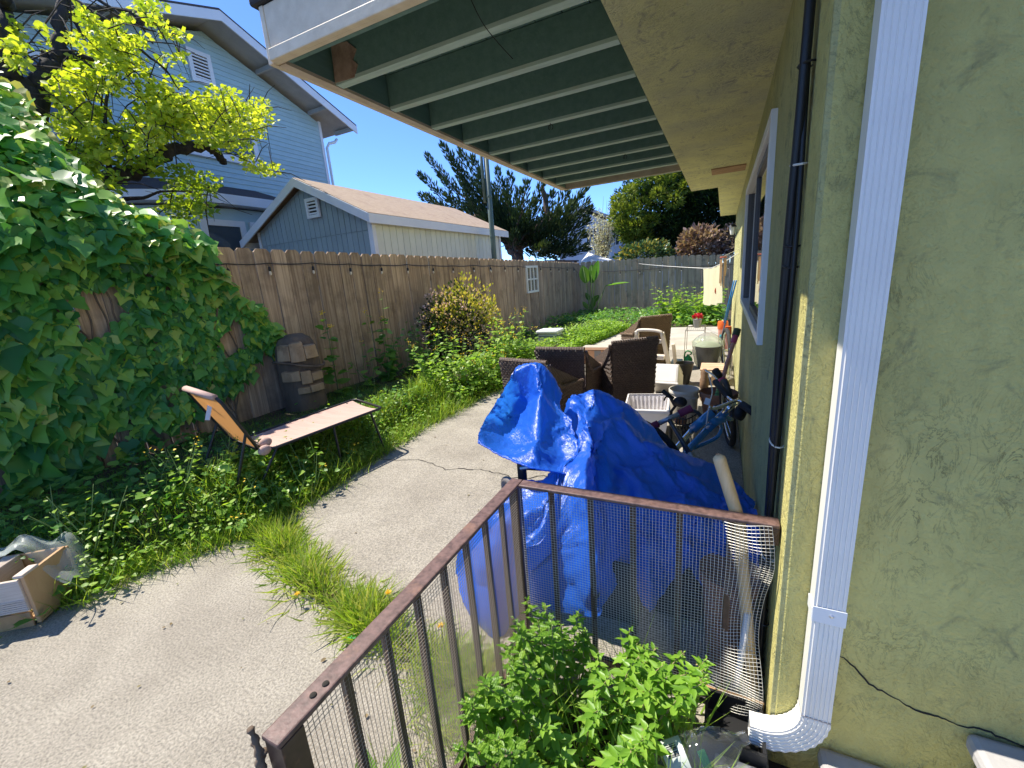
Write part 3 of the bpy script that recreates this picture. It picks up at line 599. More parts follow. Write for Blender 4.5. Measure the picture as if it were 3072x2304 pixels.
for sg, xe in ((1, GX1+ov-.1), (-1, GX0-.38)):
    ze = GAP-abs(xe-gxm)*sl_*.97; ya, yb = GY0-.17, GY1+.35
    b = MB(); b.add([(gxm, ya, GAP), (xe, ya, ze), (xe, yb, ze), (gxm, yb, GAP), (gxm, ya, GAP+.05), (xe, ya, ze+.05), (xe, yb, ze+.05), (gxm, yb, GAP+.05)], [(0, 1, 2, 3), (7, 6, 5, 4), (0, 4, 5, 1), (1, 5, 6, 2), (2, 6, 7, 3), (3, 7, 4, 0)])
    r_ = b.build('roof', m_groof, gar)
    b = MB(); b.add([(gxm, ya-.03, GAP-.13), (xe, ya-.03, ze-.13), (xe, ya-.03, ze+.035), (gxm, ya-.03, GAP+.035), (gxm, ya-.002, GAP-.13), (xe, ya-.002, ze-.13), (xe, ya-.002, ze+.035), (gxm, ya-.002, GAP+.035)], [(0, 1, 2, 3), (7, 6, 5, 4), (0, 4, 5, 1), (1, 5, 6, 2), (2, 6, 7, 3), (3, 7, 4, 0)]); b.build('barge_board', m_bwhite, r_)
    MB().bx(min(xe, xe+sg*.03)+sg*.001, max(xe, xe+sg*.03)+sg*.001, ya-.03, yb, ze-.14, ze+.03).build('fascia', m_bwhite, r_)
louvre(gar, GY0-.012, -7.72, -7.36, 3.12, 3.50, 4, .06, 'y')
# pole in front of the garage
pole = empty('green_pole', px(1480, 740, X=-5.6).xy.to_3d(), 'slim green metal pole standing behind the brown fence', 'pole')
pp_ = px(1480, 740, X=-5.6)
m_pole = M('pole_green', (.07, .115, .10), (.10, .15, .13), 6, (1, 1, .3), rough=.5, third=(.18, .12, .08), tsc=5, tlo=.66, thi=.74)
MB().tube([V(pp_.x, pp_.y, 0), V(pp_.x, pp_.y, 5.2)], .067, 12).build('shaft', m_pole, pole, smooth=True)
MB().tube([V(pp_.x-.12, pp_.y-.03, 3.6), V(pp_.x-.12, pp_.y-.03, 5.2)], .04, 8).build('conduit', m_pole, pole, smooth=True)
for z in (3.7, 2.7): MB().lathe([(.071, 0), (.075, .01), (.075, .05), (.071, .06)], (pp_.x, pp_.y, z), 12).build('clamp', m_pole, pole)
# ------------------------------------------------------------------ things on the walkway
cA = crop(1700, 900, 3.319)
def wicker(name, ca, cb):
    m, t, b = _new(name); N = t.nodes; Lk = t.links.new; b.inputs['Roughness'].default_value = .5
    tc = N.new('ShaderNodeTexCoord')
    def wave(d, s):
        w_ = N.new('ShaderNodeTexWave'); w_.bands_direction = d; w_.inputs['Scale'].default_value = s; w_.inputs['Distortion'].default_value = 1.2; w_.inputs['Detail'].default_value = 1; Lk(tc.outputs['Object'], w_.inputs[0]); return w_.outputs['Fac']
    ch = N.new('ShaderNodeTexChecker'); ch.inputs['Scale'].default_value = 62; Lk(tc.outputs['Object'], ch.inputs[0])
    z = wave('Z', 26); 
    n = N.new('ShaderNodeTexNoise'); n.inputs['Scale'].default_value = 40; Lk(tc.outputs['Object'], n.inputs[0])
    ad = N.new('ShaderNodeMath'); ad.operation = 'MULTIPLY_ADD'; Lk(ch.outputs['Fac'], ad.inputs[0]); ad.inputs[1].default_value = .5; Lk(z, ad.inputs[2])
    r = N.new('ShaderNodeValToRGB'); r.color_ramp.elements[0].color = c4(ca); r.color_ramp.elements[1].color = c4(cb); r.color_ramp.elements[0].position = .25; r.color_ramp.elements[1].position = 1
    mu = N.new('ShaderNodeMath'); mu.operation = 'MULTIPLY'; Lk(ad.outputs[0], mu.inputs[0]); Lk(n.outputs[0], mu.inputs[1]); ad2 = N.new('ShaderNodeMath'); ad2.operation = 'MULTIPLY'; Lk(mu.outputs[0], ad2.inputs[0]); ad2.inputs[1].default_value = 1.5
    Lk(ad2.outputs[0], r.inputs[0]); Lk(r.outputs[0], b.inputs['Base Color'])
    bp = N.new('ShaderNodeBump'); bp.inputs['Strength'].default_value = .9; bp.inputs['Distance'].default_value = .006; Lk(ad.outputs[0], bp.inputs['Height']); Lk(bp.outputs[0], b.inputs['Normal'])
    return m
m_wick = wicker('dark_brown_wicker', (.06, .037, .027), (.21, .14, .10)); m_wick2 = wicker('tan_wicker', (.11, .065, .035), (.30, .20, .12))
def weave_panel(fn, nu, nv, name, mat, parent, th=.03):
    """woven panel: horizontal strands over and under uprights, real relief"""
    b = MB()
    for j in range(nv):
        a0, a1 = j/nv, (j+.86)/nv; top = []; bot = []
        for i in range(nu+1):
            o = .0035*(1 if (i+j) % 2 else -1); u_ = i/nu
            top.append(fn(u_, a1, o)); bot.append(fn(u_, a0, o))
        n0 = len(b.v); b.v += [tuple(p) for p in bot]+[tuple(p) for p in top]
        b.f += [(n0+i, n0+i+1, n0+nu+2+i, n0+nu+1+i) for i in range(nu)]
    b2 = b; bk = [fn(u_, v_, -.012) for v_ in (0, 1) for u_ in (0, 1)]
    n0 = len(b.v); b.v += [tuple(p) for p in bk]; b.f += [(n0, n0+1, n0+3, n0+2)]
    return b.build(name, mat, parent, org=(0, 0, 0))
def make_chair(mat):
    e = empty('wicker_chair', (0, 0, 0))
    wb, wt, d = .25, .275, .60
    def back(u_, v_, o):
        hw = wb+(wt-wb)*v_; return V(-hw+2*hw*u_, -.26-.06*v_-o-.02, .08+(.86-.08)*v_)
    weave_panel(back, 26, 34, 'backrest', mat, e)
    weave_panel(lambda u_, v_, o: V((wb-.015+(wt-wb)*v_)*(1-2*u_), -.215-.05*v_+o, .4+.44*v_), 26, 20, 'inner_back', mat, e)
    for s_ in (-1, 1):
        def side(u_, v_, o):
            top = .84-.25*min(1, u_*3.2)**.7 if u_ < .31 else .59-.05*(u_-.31)
            x = s_*(wb+.01+(.03*v_)+o); return V(x, -.27-.04*v_*(1-u_)+.58*u_, .08+(top-.08)*v_)
        sp_ = weave_panel(side if s_ > 0 else (lambda u_, v_, o: side(1-u_, v_, o)), 24, 26, 'arm_panel', mat, e)
        pth = [side(u_, 1, 0)+V(0, 0, .0) for u_ in np.linspace(0, 1, 14)]
        rb_ = []
        for k_, p_ in enumerate(spline(pth, 3)): rb_.append(.017+.003*(k_ % 2))
        MB().tube(spline(pth, 3), rb_, 7).build('arm_roll', mat, sp_, org=(0, 0, 0))
        MB().beam((s_*.23, .27, 0), (s_*.23, .27, .55), .04, .04).build('leg', mat, e, org=(0, 0, 0)); MB().beam((s_*.22, -.24, 0), (s_*.22, -.24, .2), .04, .04).build('leg', mat, e, org=(0, 0, 0))
    tp = [back(u_, 1, 0)+V(0, .02, .006) for u_ in np.linspace(0, 1, 40)]
    MB().tube(tp, [.020+.004*(k_ % 2) for k_ in range(40)], 7).build('top_roll', mat, e, org=(0, 0, 0))
    MB().box((0, .03, .40), (.48, .56, .05)).build('seat', mat, e, org=(0, 0, 0), bevel=.01)
    weave_panel(lambda u_, v_, o: V(.24-.48*u_, .30+o, .08+.3*v_), 22, 14, 'front_apron', mat, e)
    return e
ch0 = make_chair(m_wick); ch1 = make_chair(m_wick2)
def put(e, x, y, rz, label): e.location = (x, y, .005); e.rotation_euler[2] = rz; tag(e, label, 'chair', 'wicker armchairs on the walkway'); return e
put(ch0, -1.05, 5.05, R(38), 'dark brown wicker armchair, its back to us, behind the white tub')
put(copy_tree(ch0), -1.53, 4.58, R(-2), 'dark brown wicker armchair in the middle, its back above the blue tarp')
put(copy_tree(ch0), -1.62, 3.93, R(-12), 'dark brown wicker armchair at the left, half hidden by the tarp peak')
put(ch1, -1.14, 7.38, R(39), 'lighter tan wicker armchair farthest along the walkway')
m_plw = M('white_plastic', (.70, .67, .66), (.76, .74, .73), 4, rough=.35)
m_plb = M('beige_plastic', (.62, .54, .45), (.68, .60, .50), 4, rough=.4)
m_bkt = M('cream_plastic', (.58, .54, .46), (.64, .60, .52), 4, rough=.4)
m_terra = M('terracotta', (.23, .105, .06), (.32, .16, .10), 6, rough=.85, bump=.3, bsc=30)
m_blkp = M("black_pot_plastic", (.014, .014, .015), rough=.45)
# beige folding step stool
ss = empty('step_stool', (-.8, 6.1, 0), 'beige plastic step stool with a handle slot behind the dark chair', 'step stool')
tl, tr_ = V(-1.04, 6.0, .80), V(-.70, 5.92, .79)
fl, fr_ = V(-1.10, 6.35, .02), V(-.60, 6.3, .02)
for a_, b_ in ((tl, fl), (tr_, fr_)): MB().beam(a_, b_, .055, .04, up=(0, 1, .3)).build('side_rail', m_plb, ss, bevel=.008)
MB().tube(spline([tl+V(0, 0, -.05), tl+V(.02, 0, .01), (tl+tr_)/2+V(0, 0, .025), tr_+V(-.02, 0, .01), tr_+V(0, 0, -.05)], 5), .022, 8).build('handle', m_plb, ss, smooth=True)
for t in (.17, .48, .78):
    a_, b_ = tl.lerp(fl, t), tr_.lerp(fr_, t); MB().beam(a_+V(.02, 0, 0), b_-V(.02, 0, 0), .05 if t < .3 else .16, .05).build('rung' if t < .3 else 'tread', m_plb, ss, bevel=.01)
for a_ in (V(-1.1, 6.75, .02), V(-.58, 6.72, .02)): MB().beam(a_, V(a_.x, 6.15, .6), .045, .035, up=(0, 1, .3)).build('rear_leg', m_plb, ss, bevel=.006)
# white bin standing on its side
wbn = empty('white_bin', (-.6, 5.65, 0), 'white plastic bin tipped up beside the beige step stool', 'bin')
rot = Euler((R(-32), 0, R(-6))).to_matrix()
def bxr(sz, c, nm, bev=.02, taper=1): b_ = MB(); b_.box((0, 0, 0), sz, taper=taper); b_.v = [tuple(rot @ (Vector(v_)+Vector(c))+V(-.60, 5.72, .24)) for v_ in b_.v]; return b_.build(nm, m_plw, wbn, bevel=bev)
bxr((.34, .40, .26), (0, 0, -.02), 'body', .03, .92); bxr((.30, .30, .012), (0, 0, .118), 'lid_panel', .006); bxr((.36, .42, .03), (0, 0, -.15), 'rim', .01)
MB().box(rot @ V(0, .12, .128)+V(-.60, 5.72, .24), (.16, .02, .008), rot).build('lid_groove', m_plb, wbn)
# open white tub with ribs
tub = empty('white_tub', (-.66, 4.42, 0), 'open white plastic storage tub in front of the dark chair', 'tub')
rc = [V(-.86, 4.46, 0), V(-.47, 4.54, 0), V(-.40, 3.98, 0), V(-.80, 3.94, 0)]; ct = sum(rc, V(0, 0, 0))/4
def ring(s_, z_): return [ct+(p_-ct)*s_+V(0, 0, z_) for p_ in rc]
def shell(rings_, nm, mt, par, bev=0, flip=False):
    b_ = MB()
    for r_ in rings_: b_.v += [tuple(p_) for p_ in r_]
    for i_ in range(len(rings_)-1):
        for k_ in range(4): b_.f.append((i_*4+k_, i_*4+(k_+1) % 4, i_*4+4+(k_+1) % 4, i_*4+4+k_))
    b_.f.append((0, 1, 2, 3)); return b_.build(nm, mt, par, bevel=bev)
shell([ring(.76, .035), ring(.80, .03), ring(.985, .335)][1:], 'wall', m_plw, tub)
b_ = MB()
for s0, s1, z0_, z1_ in ((.97, 1.05, .335, .35), ): 
    ro, ri = ring(s1, z1_), ring(s0-.0, z1_); ro2 = ring(s1, z0_-.02)
    b_.v += [tuple(p_) for p_ in ri+ro+ro2]; b_.f += [(k_, (k_+1) % 4, 4+(k_+1) % 4, 4+k_) for k_ in range(4)]+[(4+k_, 4+(k_+1) % 4, 8+(k_+1) % 4, 8+k_) for k_ in range(4)]
b_.build('rim', m_plw, tub, bevel=.008)
for k_ in range(9):
    t = (k_+.7)/9.4; a_, c_ = ring(.80, .035), ring(.975, .33)
    MB().beam(a_[0].lerp(a_[1], t)+V(.01, -.012, 0), c_[0].lerp(c_[1], t)+V(.01, -.012, 0), .022, .012, up=(0, 1, 0)).build('rib', m_plw, tub)
# buckets and pots
def pot(name, c, prof, mat, label, cat, n=28):
    e = empty(name, c, label, cat); b_ = MB().lathe(prof, c, n).build('body', mat, e, auto=40); return e
bk = pot('bucket', (-.33, 4.68, .005), [(.115, 0), (.128, .02), (.140, .27), (.149, .275), (.149, .30), (.142, .305), (.143, .33), (.151, .335), (.151, .365), (.147, .37), (.140, .368), (.125, .03), (.0, .028)], m_bkt, 'cream plastic bucket beside the white tub', 'bucket')
tp_ = pot('flower_pot', (.0, 4.70, .005), [(.12, 0), (.125, .02), (.165, .29), (.18, .295), (.183, .345), (.172, .35), (.165, .30), (.15, .26), (.0, .26)], m_terra, 'large brown terracotta pot against the wall beside the cream bucket', 'pot')
MB().lathe([(.0, .262), (.155, .262)], (.0, 4.70, .005), 20, cap0=False).build('soil', m_soil, tp_)
bp_ = pot('flower_pot', (-.44, 6.3, .005), [(.06, 0), (.065, .01), (.115, .28), (.122, .285), (.122, .305), (.114, .30), (.06, .03), (.0, .03)], m_blkp, 'empty black plastic pot behind the white bin', 'pot')
# pump toy leaning in the pot
toy = empty('pump_tube', (.0, 4.68, .2), 'long pink and green pump tube leaning in the terracotta pot', 'tool')
a_, z_ = V(-.03, 4.62, .22), V(.15, 5.02, .93)
def seg(t0, t1, r_, mt, nm): MB().tube([a_.lerp(z_, t0), a_.lerp(z_, t1)], r_, 12).build(nm, mt, toy, smooth=False)
seg(0, .28, .03, M('toy_green', (.10, .26, .06), (.16, .36, .10), 9, rough=.4), 'barrel'); seg(.28, .36, .042, M('toy_pink', (.55, .05, .12), rough=.45), 'collar'); seg(.36, .83, .021, M('toy_shaft', (.50, .22, .16), (.56, .27, .20), 5, rough=.5), 'shaft'); seg(.83, .93, .03, M('toy_pink2', (.42, .06, .13), rough=.45), 'grip'); seg(.93, 1.02, .036, M('toy_cap', (.05, .07, .03), rough=.6), 'cap')
for k_ in range(6): seg(.03+k_*.038, .037+k_*.038, .0305, bpy.data.materials['toy_cap'], 'mark')
# little wooden pallet
m_pal = M('pallet_wood', (.42, .27, .17), (.55, .38, .26), 5, (1, 8, 8), rough=.85, rnd=.12)
pal = empty('wooden_pallet', (-.1, 6.5, 0), 'small wooden pallet of pinkish planks near the wrapped pot', 'pallet')
for k_ in range(4): MB().bx(-.24, .06, 6.27+k_*.115, 6.37+k_*.115, .20, .222).build('plank', m_pal, pal, bevel=.003)
for x_ in (-.22, -.09, .03): MB().bx(x_, x_+.05, 6.25, 6.73, .115, .199).build('bearer', m_pal, pal)
for x_ in (-.22, -.09, .03):
    for y_ in (6.27, 6.6): MB().bx(x_-.005, x_+.055, y_, y_+.1, .005, .114).build('block', m_pal, pal)
tag(MB().lathe([(.03, 0), (.045, .02), (.05, .12), (.035, .14), (.05, .17), (.05, .27), (.04, .29), (.045, .36), (.02, .40)], (-.16, 5.5, .005), 10, cap1=True).build('wooden_post', M('carved_wood', (.16, .09, .05), (.26, .16, .09), 12, rough=.8), auto=40), 'short turned brown wooden post between the pots', 'post')
# pot wrapped in clear plastic
m_clear = M('clear_plastic', (.92, .95, .93), rough=.12, trans=.9, spec=.5, alpha=.55)
wp = empty('wrapped_pot', (-.18, 7.35, 0), 'dark pot wrapped in clear plastic with green netting on top', 'pot')
MB().lathe([(.12, .006), (.14, .03), (.185, .36), (.195, .365), (.175, .34), (0, .33)], (-.18, 7.35, 0), 24).build('body', m_blkp, wp, auto=40)
bag = MB(); pr_ = [(.15, .01), (.19, .12), (.215, .25), (.225, .38), (.23, .44), (.14, .52), (.05, .57)]; nb = 30
for r_, zz_ in pr_:
    for k_ in range(nb): q_ = 2*math.pi*k_/nb; rr_ = r_*(1+.07*math.sin(q_*7+zz_*20)+random.uniform(-.03, .03)); bag.v.append((-.18+rr_*math.cos(q_), 7.35+rr_*math.sin(q_), zz_+random.uniform(-.008, .008)))
bag.f = [(i_*nb+k_, i_*nb+(k_+1) % nb, (i_+1)*nb+(k_+1) % nb, (i_+1)*nb+k_) for i_ in range(len(pr_)-1) for k_ in range(nb)]
bag.build('plastic_bag', m_clear, wp, smooth=True)
MB().lathe([(.19, .37), (.15, .40), (.08, .43), (.0, .44)], (-.18, 7.35, 0), 18, cap0=False).build('netting', M('green_net', (.30, .35, .24), (.38, .42, .30), 60, rough=.9, bump=.6, bsc=90), wp, smooth=True)
# bicycle wheel on edge against the wall
def wheel_parts(e, c, ax, r_, tw, mt_t, mt_r, spokes=16):
    c = Vector(c); ax = Vector(ax).normalized(); u_ = ax.orthogonal().normalized(); v_ = ax.cross(u_)
    def circ(rr, n=40): return [c+u_*(rr*math.cos(2*math.pi*k/n))+v_*(rr*math.sin(2*math.pi*k/n)) for k in range(n)]
    w_ = MB().tube(circ(r_-tw), tw, 10, closed=True).build('tyre', mt_t, e, smooth=True)
    MB().tube(circ(r_-2.15*tw), tw*.42, 8, closed=True).build('rim', mt_r, e, smooth=True)
    MB().tube([c-ax*.035, c+ax*.035], .02, 10).build('hub', mt_r, e)
    sb = MB()
    for k in range(spokes):
        q_ = 2*math.pi*k/spokes; p_ = c+ax*(.03*(1 if k % 2 else -1)); d_ = u_*math.cos(q_)+v_*math.sin(q_); t_ = u_*math.cos(q_+.35)+v_*math.sin(q_+.35)
        MB().tube([p_+d_*.018, c+t_*(r_-2.3*tw)], .0012, 4).build('spoke', mt_r, e)
m_tyre = M('tyre_rubber', (.015, .015, .016), (.03, .03, .03), 40, rough=.8, bump=.5, bsc=120, bd=.003); m_chrome = M('chrome', (.75, .76, .78), rough=.18, metal=1)
bw = empty('bicycle_wheel', (.08, 7.05, 0), 'black bicycle wheel standing on edge by the wall, seen edge on', 'wheel')
wheel_parts(bw, (.08, 7.05, .345), (1, .16, .02), .335, .028, m_tyre, m_chrome)
# wire table with a pot of red flowers
m_twire = M('table_wire', (.25, .22, .18), rough=.5, metal=.4)
tb = empty('wire_table', (-.43, 8.7, 0), 'small wire plant table on the far patio', 'table')
for k_ in range(9): MB().tube([V(-.58+.3*k_/8, 8.45, .452), V(-.58+.3*k_/8, 8.95, .452)], .003, 5).build('top_wire', m_twire, tb)
MB().tube([V(-.59, 8.44, .45), V(-.27, 8.44, .45), V(-.27, 8.96, .45), V(-.59, 8.96, .45)], .006, 6, closed=True).build('top_frame', m_twire, tb)
for x_, y_ in ((-.59, 8.44), (-.27, 8.44), (-.27, 8.96), (-.59, 8.96)): MB().tube([V(x_, y_, .45), V(x_+(.01 if x_ > -.4 else -.01), y_, .01)], .006, 6).build('leg', m_twire, tb)
fpz = empty('flower_pot', (-.41, 8.82, .458), 'grey metal pot of red flowers standing on the wire table', 'pot')
MB().lathe([(.055, 0), (.06, .01), (.078, .15), (.082, .155), (.074, .15), (0, .13)], (-.41, 8.82, .458), 20).build('body', M('zinc', (.33, .34, .36), (.42, .43, .45), 8, rough=.45, metal=.5), fpz, auto=40)
n_ = 90; ps = np.array([-.41, 8.82, .65])+rdir(n_, (-.3, 1))*np.array([.075, .075, .06])
leafmesh('blossom', ps, rdir(n_, (0, 1)), rdir(n_), RNG.uniform(.03, .045, n_), *T_HEART, LEAF('red_petal', [(.45, .015, .03), (.62, .03, .06)], .2), fpz, (-.41, 8.82, .458))
m_peb = M('pebble', (.45, .42, .37), (.6, .57, .5), 8, rough=.8)
for k_, (x_, y_, r_) in enumerate(((-.30, 8.88, .04), (-.53, 8.9, .035))):
    tag(MB().ball((x_, y_, .458+r_*.55), r_, 9, 6, (1.4, 1, .55)).build('stone', m_peb, smooth=True), ('pale flat stone right of the red flowers on the table', 'pale flat stone left of the red flowers on the table')[k_], 'stone')
# green jug and grey blue box
jug = empty('watering_jug', (-.47, 7.45, 0), 'small bright green watering jug behind the black pot', 'jug')
m_jug = M('green_plastic', (.03, .30, .08), rough=.25, trans=.3)
MB().lathe([(.06, .006), (.068, .02), (.07, .12), (.05, .16), (.025, .18), (.022, .20)], (-.47, 7.45, 0), 16).build('body', m_jug, jug, smooth=True)
MB().tube(spline([V(-.44, 7.45, .195), V(-.42, 7.45, .23), V(-.48, 7.45, .26), V(-.52, 7.45, .22), V(-.53, 7.45, .13)], 5), .012, 8).build('handle', m_jug, jug, smooth=True)
tag(MB().bx(-.72, -.55, 7.3, 7.5, .006, .12).build('plastic_box', M('grey_blue_plastic', (.30, .38, .40), rough=.4), bevel=.015), 'low grey blue plastic box left of the green jug', 'box')
# cardboard box
cbx = empty('cardboard_box', (-2.0, 7.7, 0), 'long orange brown cardboard box lying between the wicker chairs', 'box')
m_card = M('cardboard', (.62, .31, .16), (.68, .36, .20), 6, rough=.85)
MB().bx(-2.35, -1.62, 7.5, 8.0, .006, .25).build('body', m_card, cbx, bevel=.004)
MB().bx(-2.36, -1.61, 7.49, 7.745, .252, .262).build('flap', M('cardboard_dark', (.20, .11, .06), rough=.85), cbx); MB().bx(-2.36, -1.61, 7.755, 8.01, .252, .262).build('flap', m_conc2, cbx)
MB().bx(-2.05, -1.93, 7.493, 7.4985, .02, .245).build('tape', M('grey_print', (.28, .25, .23), rough=.6), cbx)
# garden hose piece
hz = [V(-2.35, 9.3, .02), V(-2.1, 9.35, .03), V(-1.9, 9.0, .02), V(-1.75, 8.6, .02), V(-1.4, 8.5, .02), V(-1.2, 8.45, .02)]
tag(MB().tube(spline(hz, 6), .012, 7).build('garden_hose', M('hose_grey', (.13, .14, .12), rough=.6), smooth=True), 'short grey hose lying on the far patio concrete', 'hose')
# orange bins, brooms by the wall
m_or = M('orange_plastic', (.75, .14, .03), rough=.35); m_orp = M('pink_translucent', (.72, .33, .26), rough=.4)
for k_, (x_, y_, lb) in enumerate(((.03, 9.6, 'orange topped plastic bin by the far wall, left one'), (.115, 8.8, 'orange plastic scoop against the wall beside the blue broom'))):
    e = empty('orange_bin', (x_, y_, 0), lb, 'bin'); s_ = (1, .62)[k_]
    MB().lathe([(.07*s_, .006), (.085*s_, .30), (.088*s_, .31)], (x_, y_, 0), 20).build('body', m_orp, e, smooth=True); MB().lathe([(.092*s_, .311), (.1*s_, .33), (.098*s_, .44), (.09*s_, .47)], (x_, y_, 0), 20, cap1=True).build('lid', m_or, e, auto=40)
m_bl = M('blue_handle', (.02, .16, .42), rough=.35)
for k_, (a_, z_, lb) in enumerate(((V(-.02, 8.35, .05), V(.185, 7.75, 1.33), 'blue broom leaning on the house wall, nearer one'), (V(.0, 9.6, .06), V(.185, 9.25, 1.27), 'blue broom leaning on the house wall, farther one'))):
    e = empty('broom', a_, lb, 'broom'); MB().tube([a_+V(0, 0, .12), z_], .013, 8).build('handle', m_bl, e, smooth=True)
    MB().box(a_+V(0, 0, .12), (.05, .2, .05)).build('head', M('cyan_plastic', (.08, .42, .52), rough=.4) if k_ == 0 else bpy.data.materials['cyan_plastic'], e, bevel=.01)
    MB().box(a_+V(0, 0, .02), (.06, .22, .10)).build('bristles', M('bristle', (.12, .12, .13), (.3, .3, .3), 60, (20, 20, 1), rough=.9) if k_ == 0 else bpy.data.materials['bristle'], e)
bt = empty('bottle', (.13, 6.6, 0), 'tall clear bottle with a cyan cap standing at the wall', 'bottle')
MB().lathe([(.03, .006), (.034, .02), (.034, .34), (.016, .40), (.016, .42)], (.13, 6.6, 0), 14).build('body', m_clear, bt, smooth=True); MB().lathe([(.02, .421), (.02, .455)], (.13, 6.6, 0), 12, cap1=True).build('cap', M('cyan_cap', (.10, .55, .58), rough=.4), bt)
# ------------------------------------------------------------------ clothesline, cloth, wind chime, lantern
L0_, L1_ = c4_(750, 315, Y=FY-.03), V(.19, 7.55, 1.74)
tl_, tr2 = c4_(1418, 362, Y=8.8), c4_(1600, 318, Y=7.9)
tag(MB().tube([L0_]+[L0_.lerp(tl_, t)-V(0, 0, .05*t*(1-t)) for t in np.linspace(.1, .9, 8)]+[tl_, tl_.lerp(tr2, .5)-V(0, 0, .03), tr2, L1_], .006, 6).build('clothesline', M('white_cord', (.75, .74, .7), rough=.7), smooth=True), 'white clothesline from the far fence to the house wall', 'rope')
cl = MB(); nu, nv = 40, 26
for j in range(nv+1):
    for i in range(nu+1):
        u_, v_ = i/nu, j/nv; p_ = tl_.lerp(tr2, u_)-V(0, 0, .03*math.sin(math.pi*u_)*(1-v_)); dr = V(.84, .54, 0)
        am = .014+.05*v_; off = am*(math.sin(u_*19+.8*math.sin(v_*3))+.5*math.sin(u_*37+v_*2))
        cl.v.append(tuple(p_+V(.03*(u_-.3)*v_, 0, -.63*v_-.03*math.sin(u_*3.1)*v_)+dr.cross(V(0, 0, 1))*off*.8+V(0, 0, .012*math.sin(u_*14)*v_)))
cl.f = [(j*(nu+1)+i, j*(nu+1)+i+1, (j+1)*(nu+1)+i+1, (j+1)*(nu+1)+i) for j in range(nv) for i in range(nu)]
cm, ct_, cbs = _new('cream_cloth'); cbs.inputs['Roughness'].default_value = .9; cbs.inputs['Base Color'].default_value = (.88, .84, .62, 1)
tn_ = ct_.nodes.new('ShaderNodeBsdfTranslucent'); tn_.inputs[0].default_value = (.8, .74, .5, 1); mx_ = ct_.nodes.new('ShaderNodeMixShader'); mx_.inputs[0].default_value = .4; ct_.links.new(cbs.outputs[0], mx_.inputs[1]); ct_.links.new(tn_.outputs[0], mx_.inputs[2]); ct_.links.new(mx_.outputs[0], ct_.nodes['Material Output'].inputs[0])
clo = empty('hanging_cloth', tl_, 'pale cream cloth with a small red print hung on the clothesline', 'cloth')
cs = cl.build('sheet', cm, clo, smooth=True)
pb = MB()
def clp(u_, v_): i, j = int(u_*nu), int(v_*nv); return Vector(cl.v[j*(nu+1)+i])
cc = [clp(.72+.06*math.cos(q)*(1 if math.sin(q) < 0 else 1), .62+.075*math.sin(q)) for q in np.linspace(0, 2*math.pi, 17)[:-1]]
nrm_ = V(.54, -.84, 0)
pb.v = [tuple(p_+nrm_*.012) for p_ in [clp(.72, .62)]+[clp(.72, .62)+V(.84, .54, 0)*(.045*math.cos(q))*1+V(0, 0, -.06*math.sin(q)) for q in np.linspace(0, 2*math.pi, 17)[:-1]]]
pb.f = [(0, 1+k_, 1+(k_+1) % 16) for k_ in range(16)]; pb.build('red_print', M('red_print', (.65, .10, .06), rough=.8), clo)
wc = empty('wind_chime', V(-.01, 7.3, 1.74), 'wooden wind chime hanging near the house wall', 'wind chime')
p_ = c4_(1625, 248, Y=7.3); MB().lathe([(.045, -.012), (.048, 0), (.045, .012)], p_, 16, cap1=True).build('top_disc', M('chime_red', (.45, .13, .09), rough=.4), wc)
MB().tube([p_+V(0, 0, .012), V(.19, 7.5, 1.80)], .003, 5).build('cord', m_tie, wc)
for k_ in range(6):
    q = 2*math.pi*k_/6; d_ = V(.036*math.cos(q), .036*math.sin(q), 0); MB().tube([p_+d_-V(0, 0, .03), p_+d_-V(0, 0, .27+.035*k_)], .0085, 8).build('tube', M('chime_wood', (.52, .33, .17), (.62, .42, .24), 6, rough=.5) if k_ == 0 else bpy.data.materials['chime_wood'], wc)
lan = empty('wall_lantern', (.2, 9.4, 2.1), 'small black wall lantern near the far corner of the house', 'lantern')
q0 = V(.12, 9.4, 2.2); MB().lathe([(.03, -.10), (.035, -.09), (.055, .03), (.056, .04)], q0, 6, cap1=True).build('glass', M('frosted', (.75, .75, .7), rough=.4), lan)
MB().lathe([(.075, .041), (.07, .05), (.035, .09), (.012, .1), (.008, .13)], q0, 12, cap1=True).build('cap', m_black, lan); MB().lathe([(.008, -.14), (.03, -.101)], q0, 10).build('base', m_black, lan)
MB().tube(spline([q0+V(0, 0, -.12), V(.16, 9.4, 2.06), V(.19, 9.4, 2.12), V(.198, 9.4, 2.2)], 4), .008, 6).build('arm', m_black, lan)
# ------------------------------------------------------------------ bicycle, scooter, stick by the railing
m_bblue = M('bike_blue', (.02, .19, .44), (.03, .23, .50), 8, rough=.22, coat=.6, spec=.6); m_gr = M('grip_black', (.012, .012, .013), rough=.7); m_alu = M('grey_alloy', (.33, .34, .36), rough=.35, metal=.8); m_mar = M('maroon_foam', (.17, .02, .055), (.22, .03, .07), 30, rough=.8)
def cAy(a, b, y): return cA(a, b, Y=y)
bike = empty('blue_bicycle', (-.1, 3.3, 0), 'blue bicycle leaning on the wall behind the tarp', 'bicycle')
def T(pts, r_, mt, nm, n=10): return MB().tube(pts, r_, n).build(nm, mt, bike, smooth=True)
T([cAy(1455, 1115, 3.2), cAy(1250, 1290, 3.15)], .033, m_bblue, 'fork_leg'); T([cAy(1262, 1280, 3.15), cAy(1090, 1480, 3.05), V(-.36, 2.98, .27)], .021, m_chrome, 'stanchion')
T([cAy(1590, 1110, 3.3), cAy(1400, 1290, 3.25)], .03, m_bblue, 'fork_leg'); T([cAy(1400, 1290, 3.25), cAy(1220, 1480, 3.15), V(-.26, 3.1, .2)], .026, m_bblue, 'stanchion')
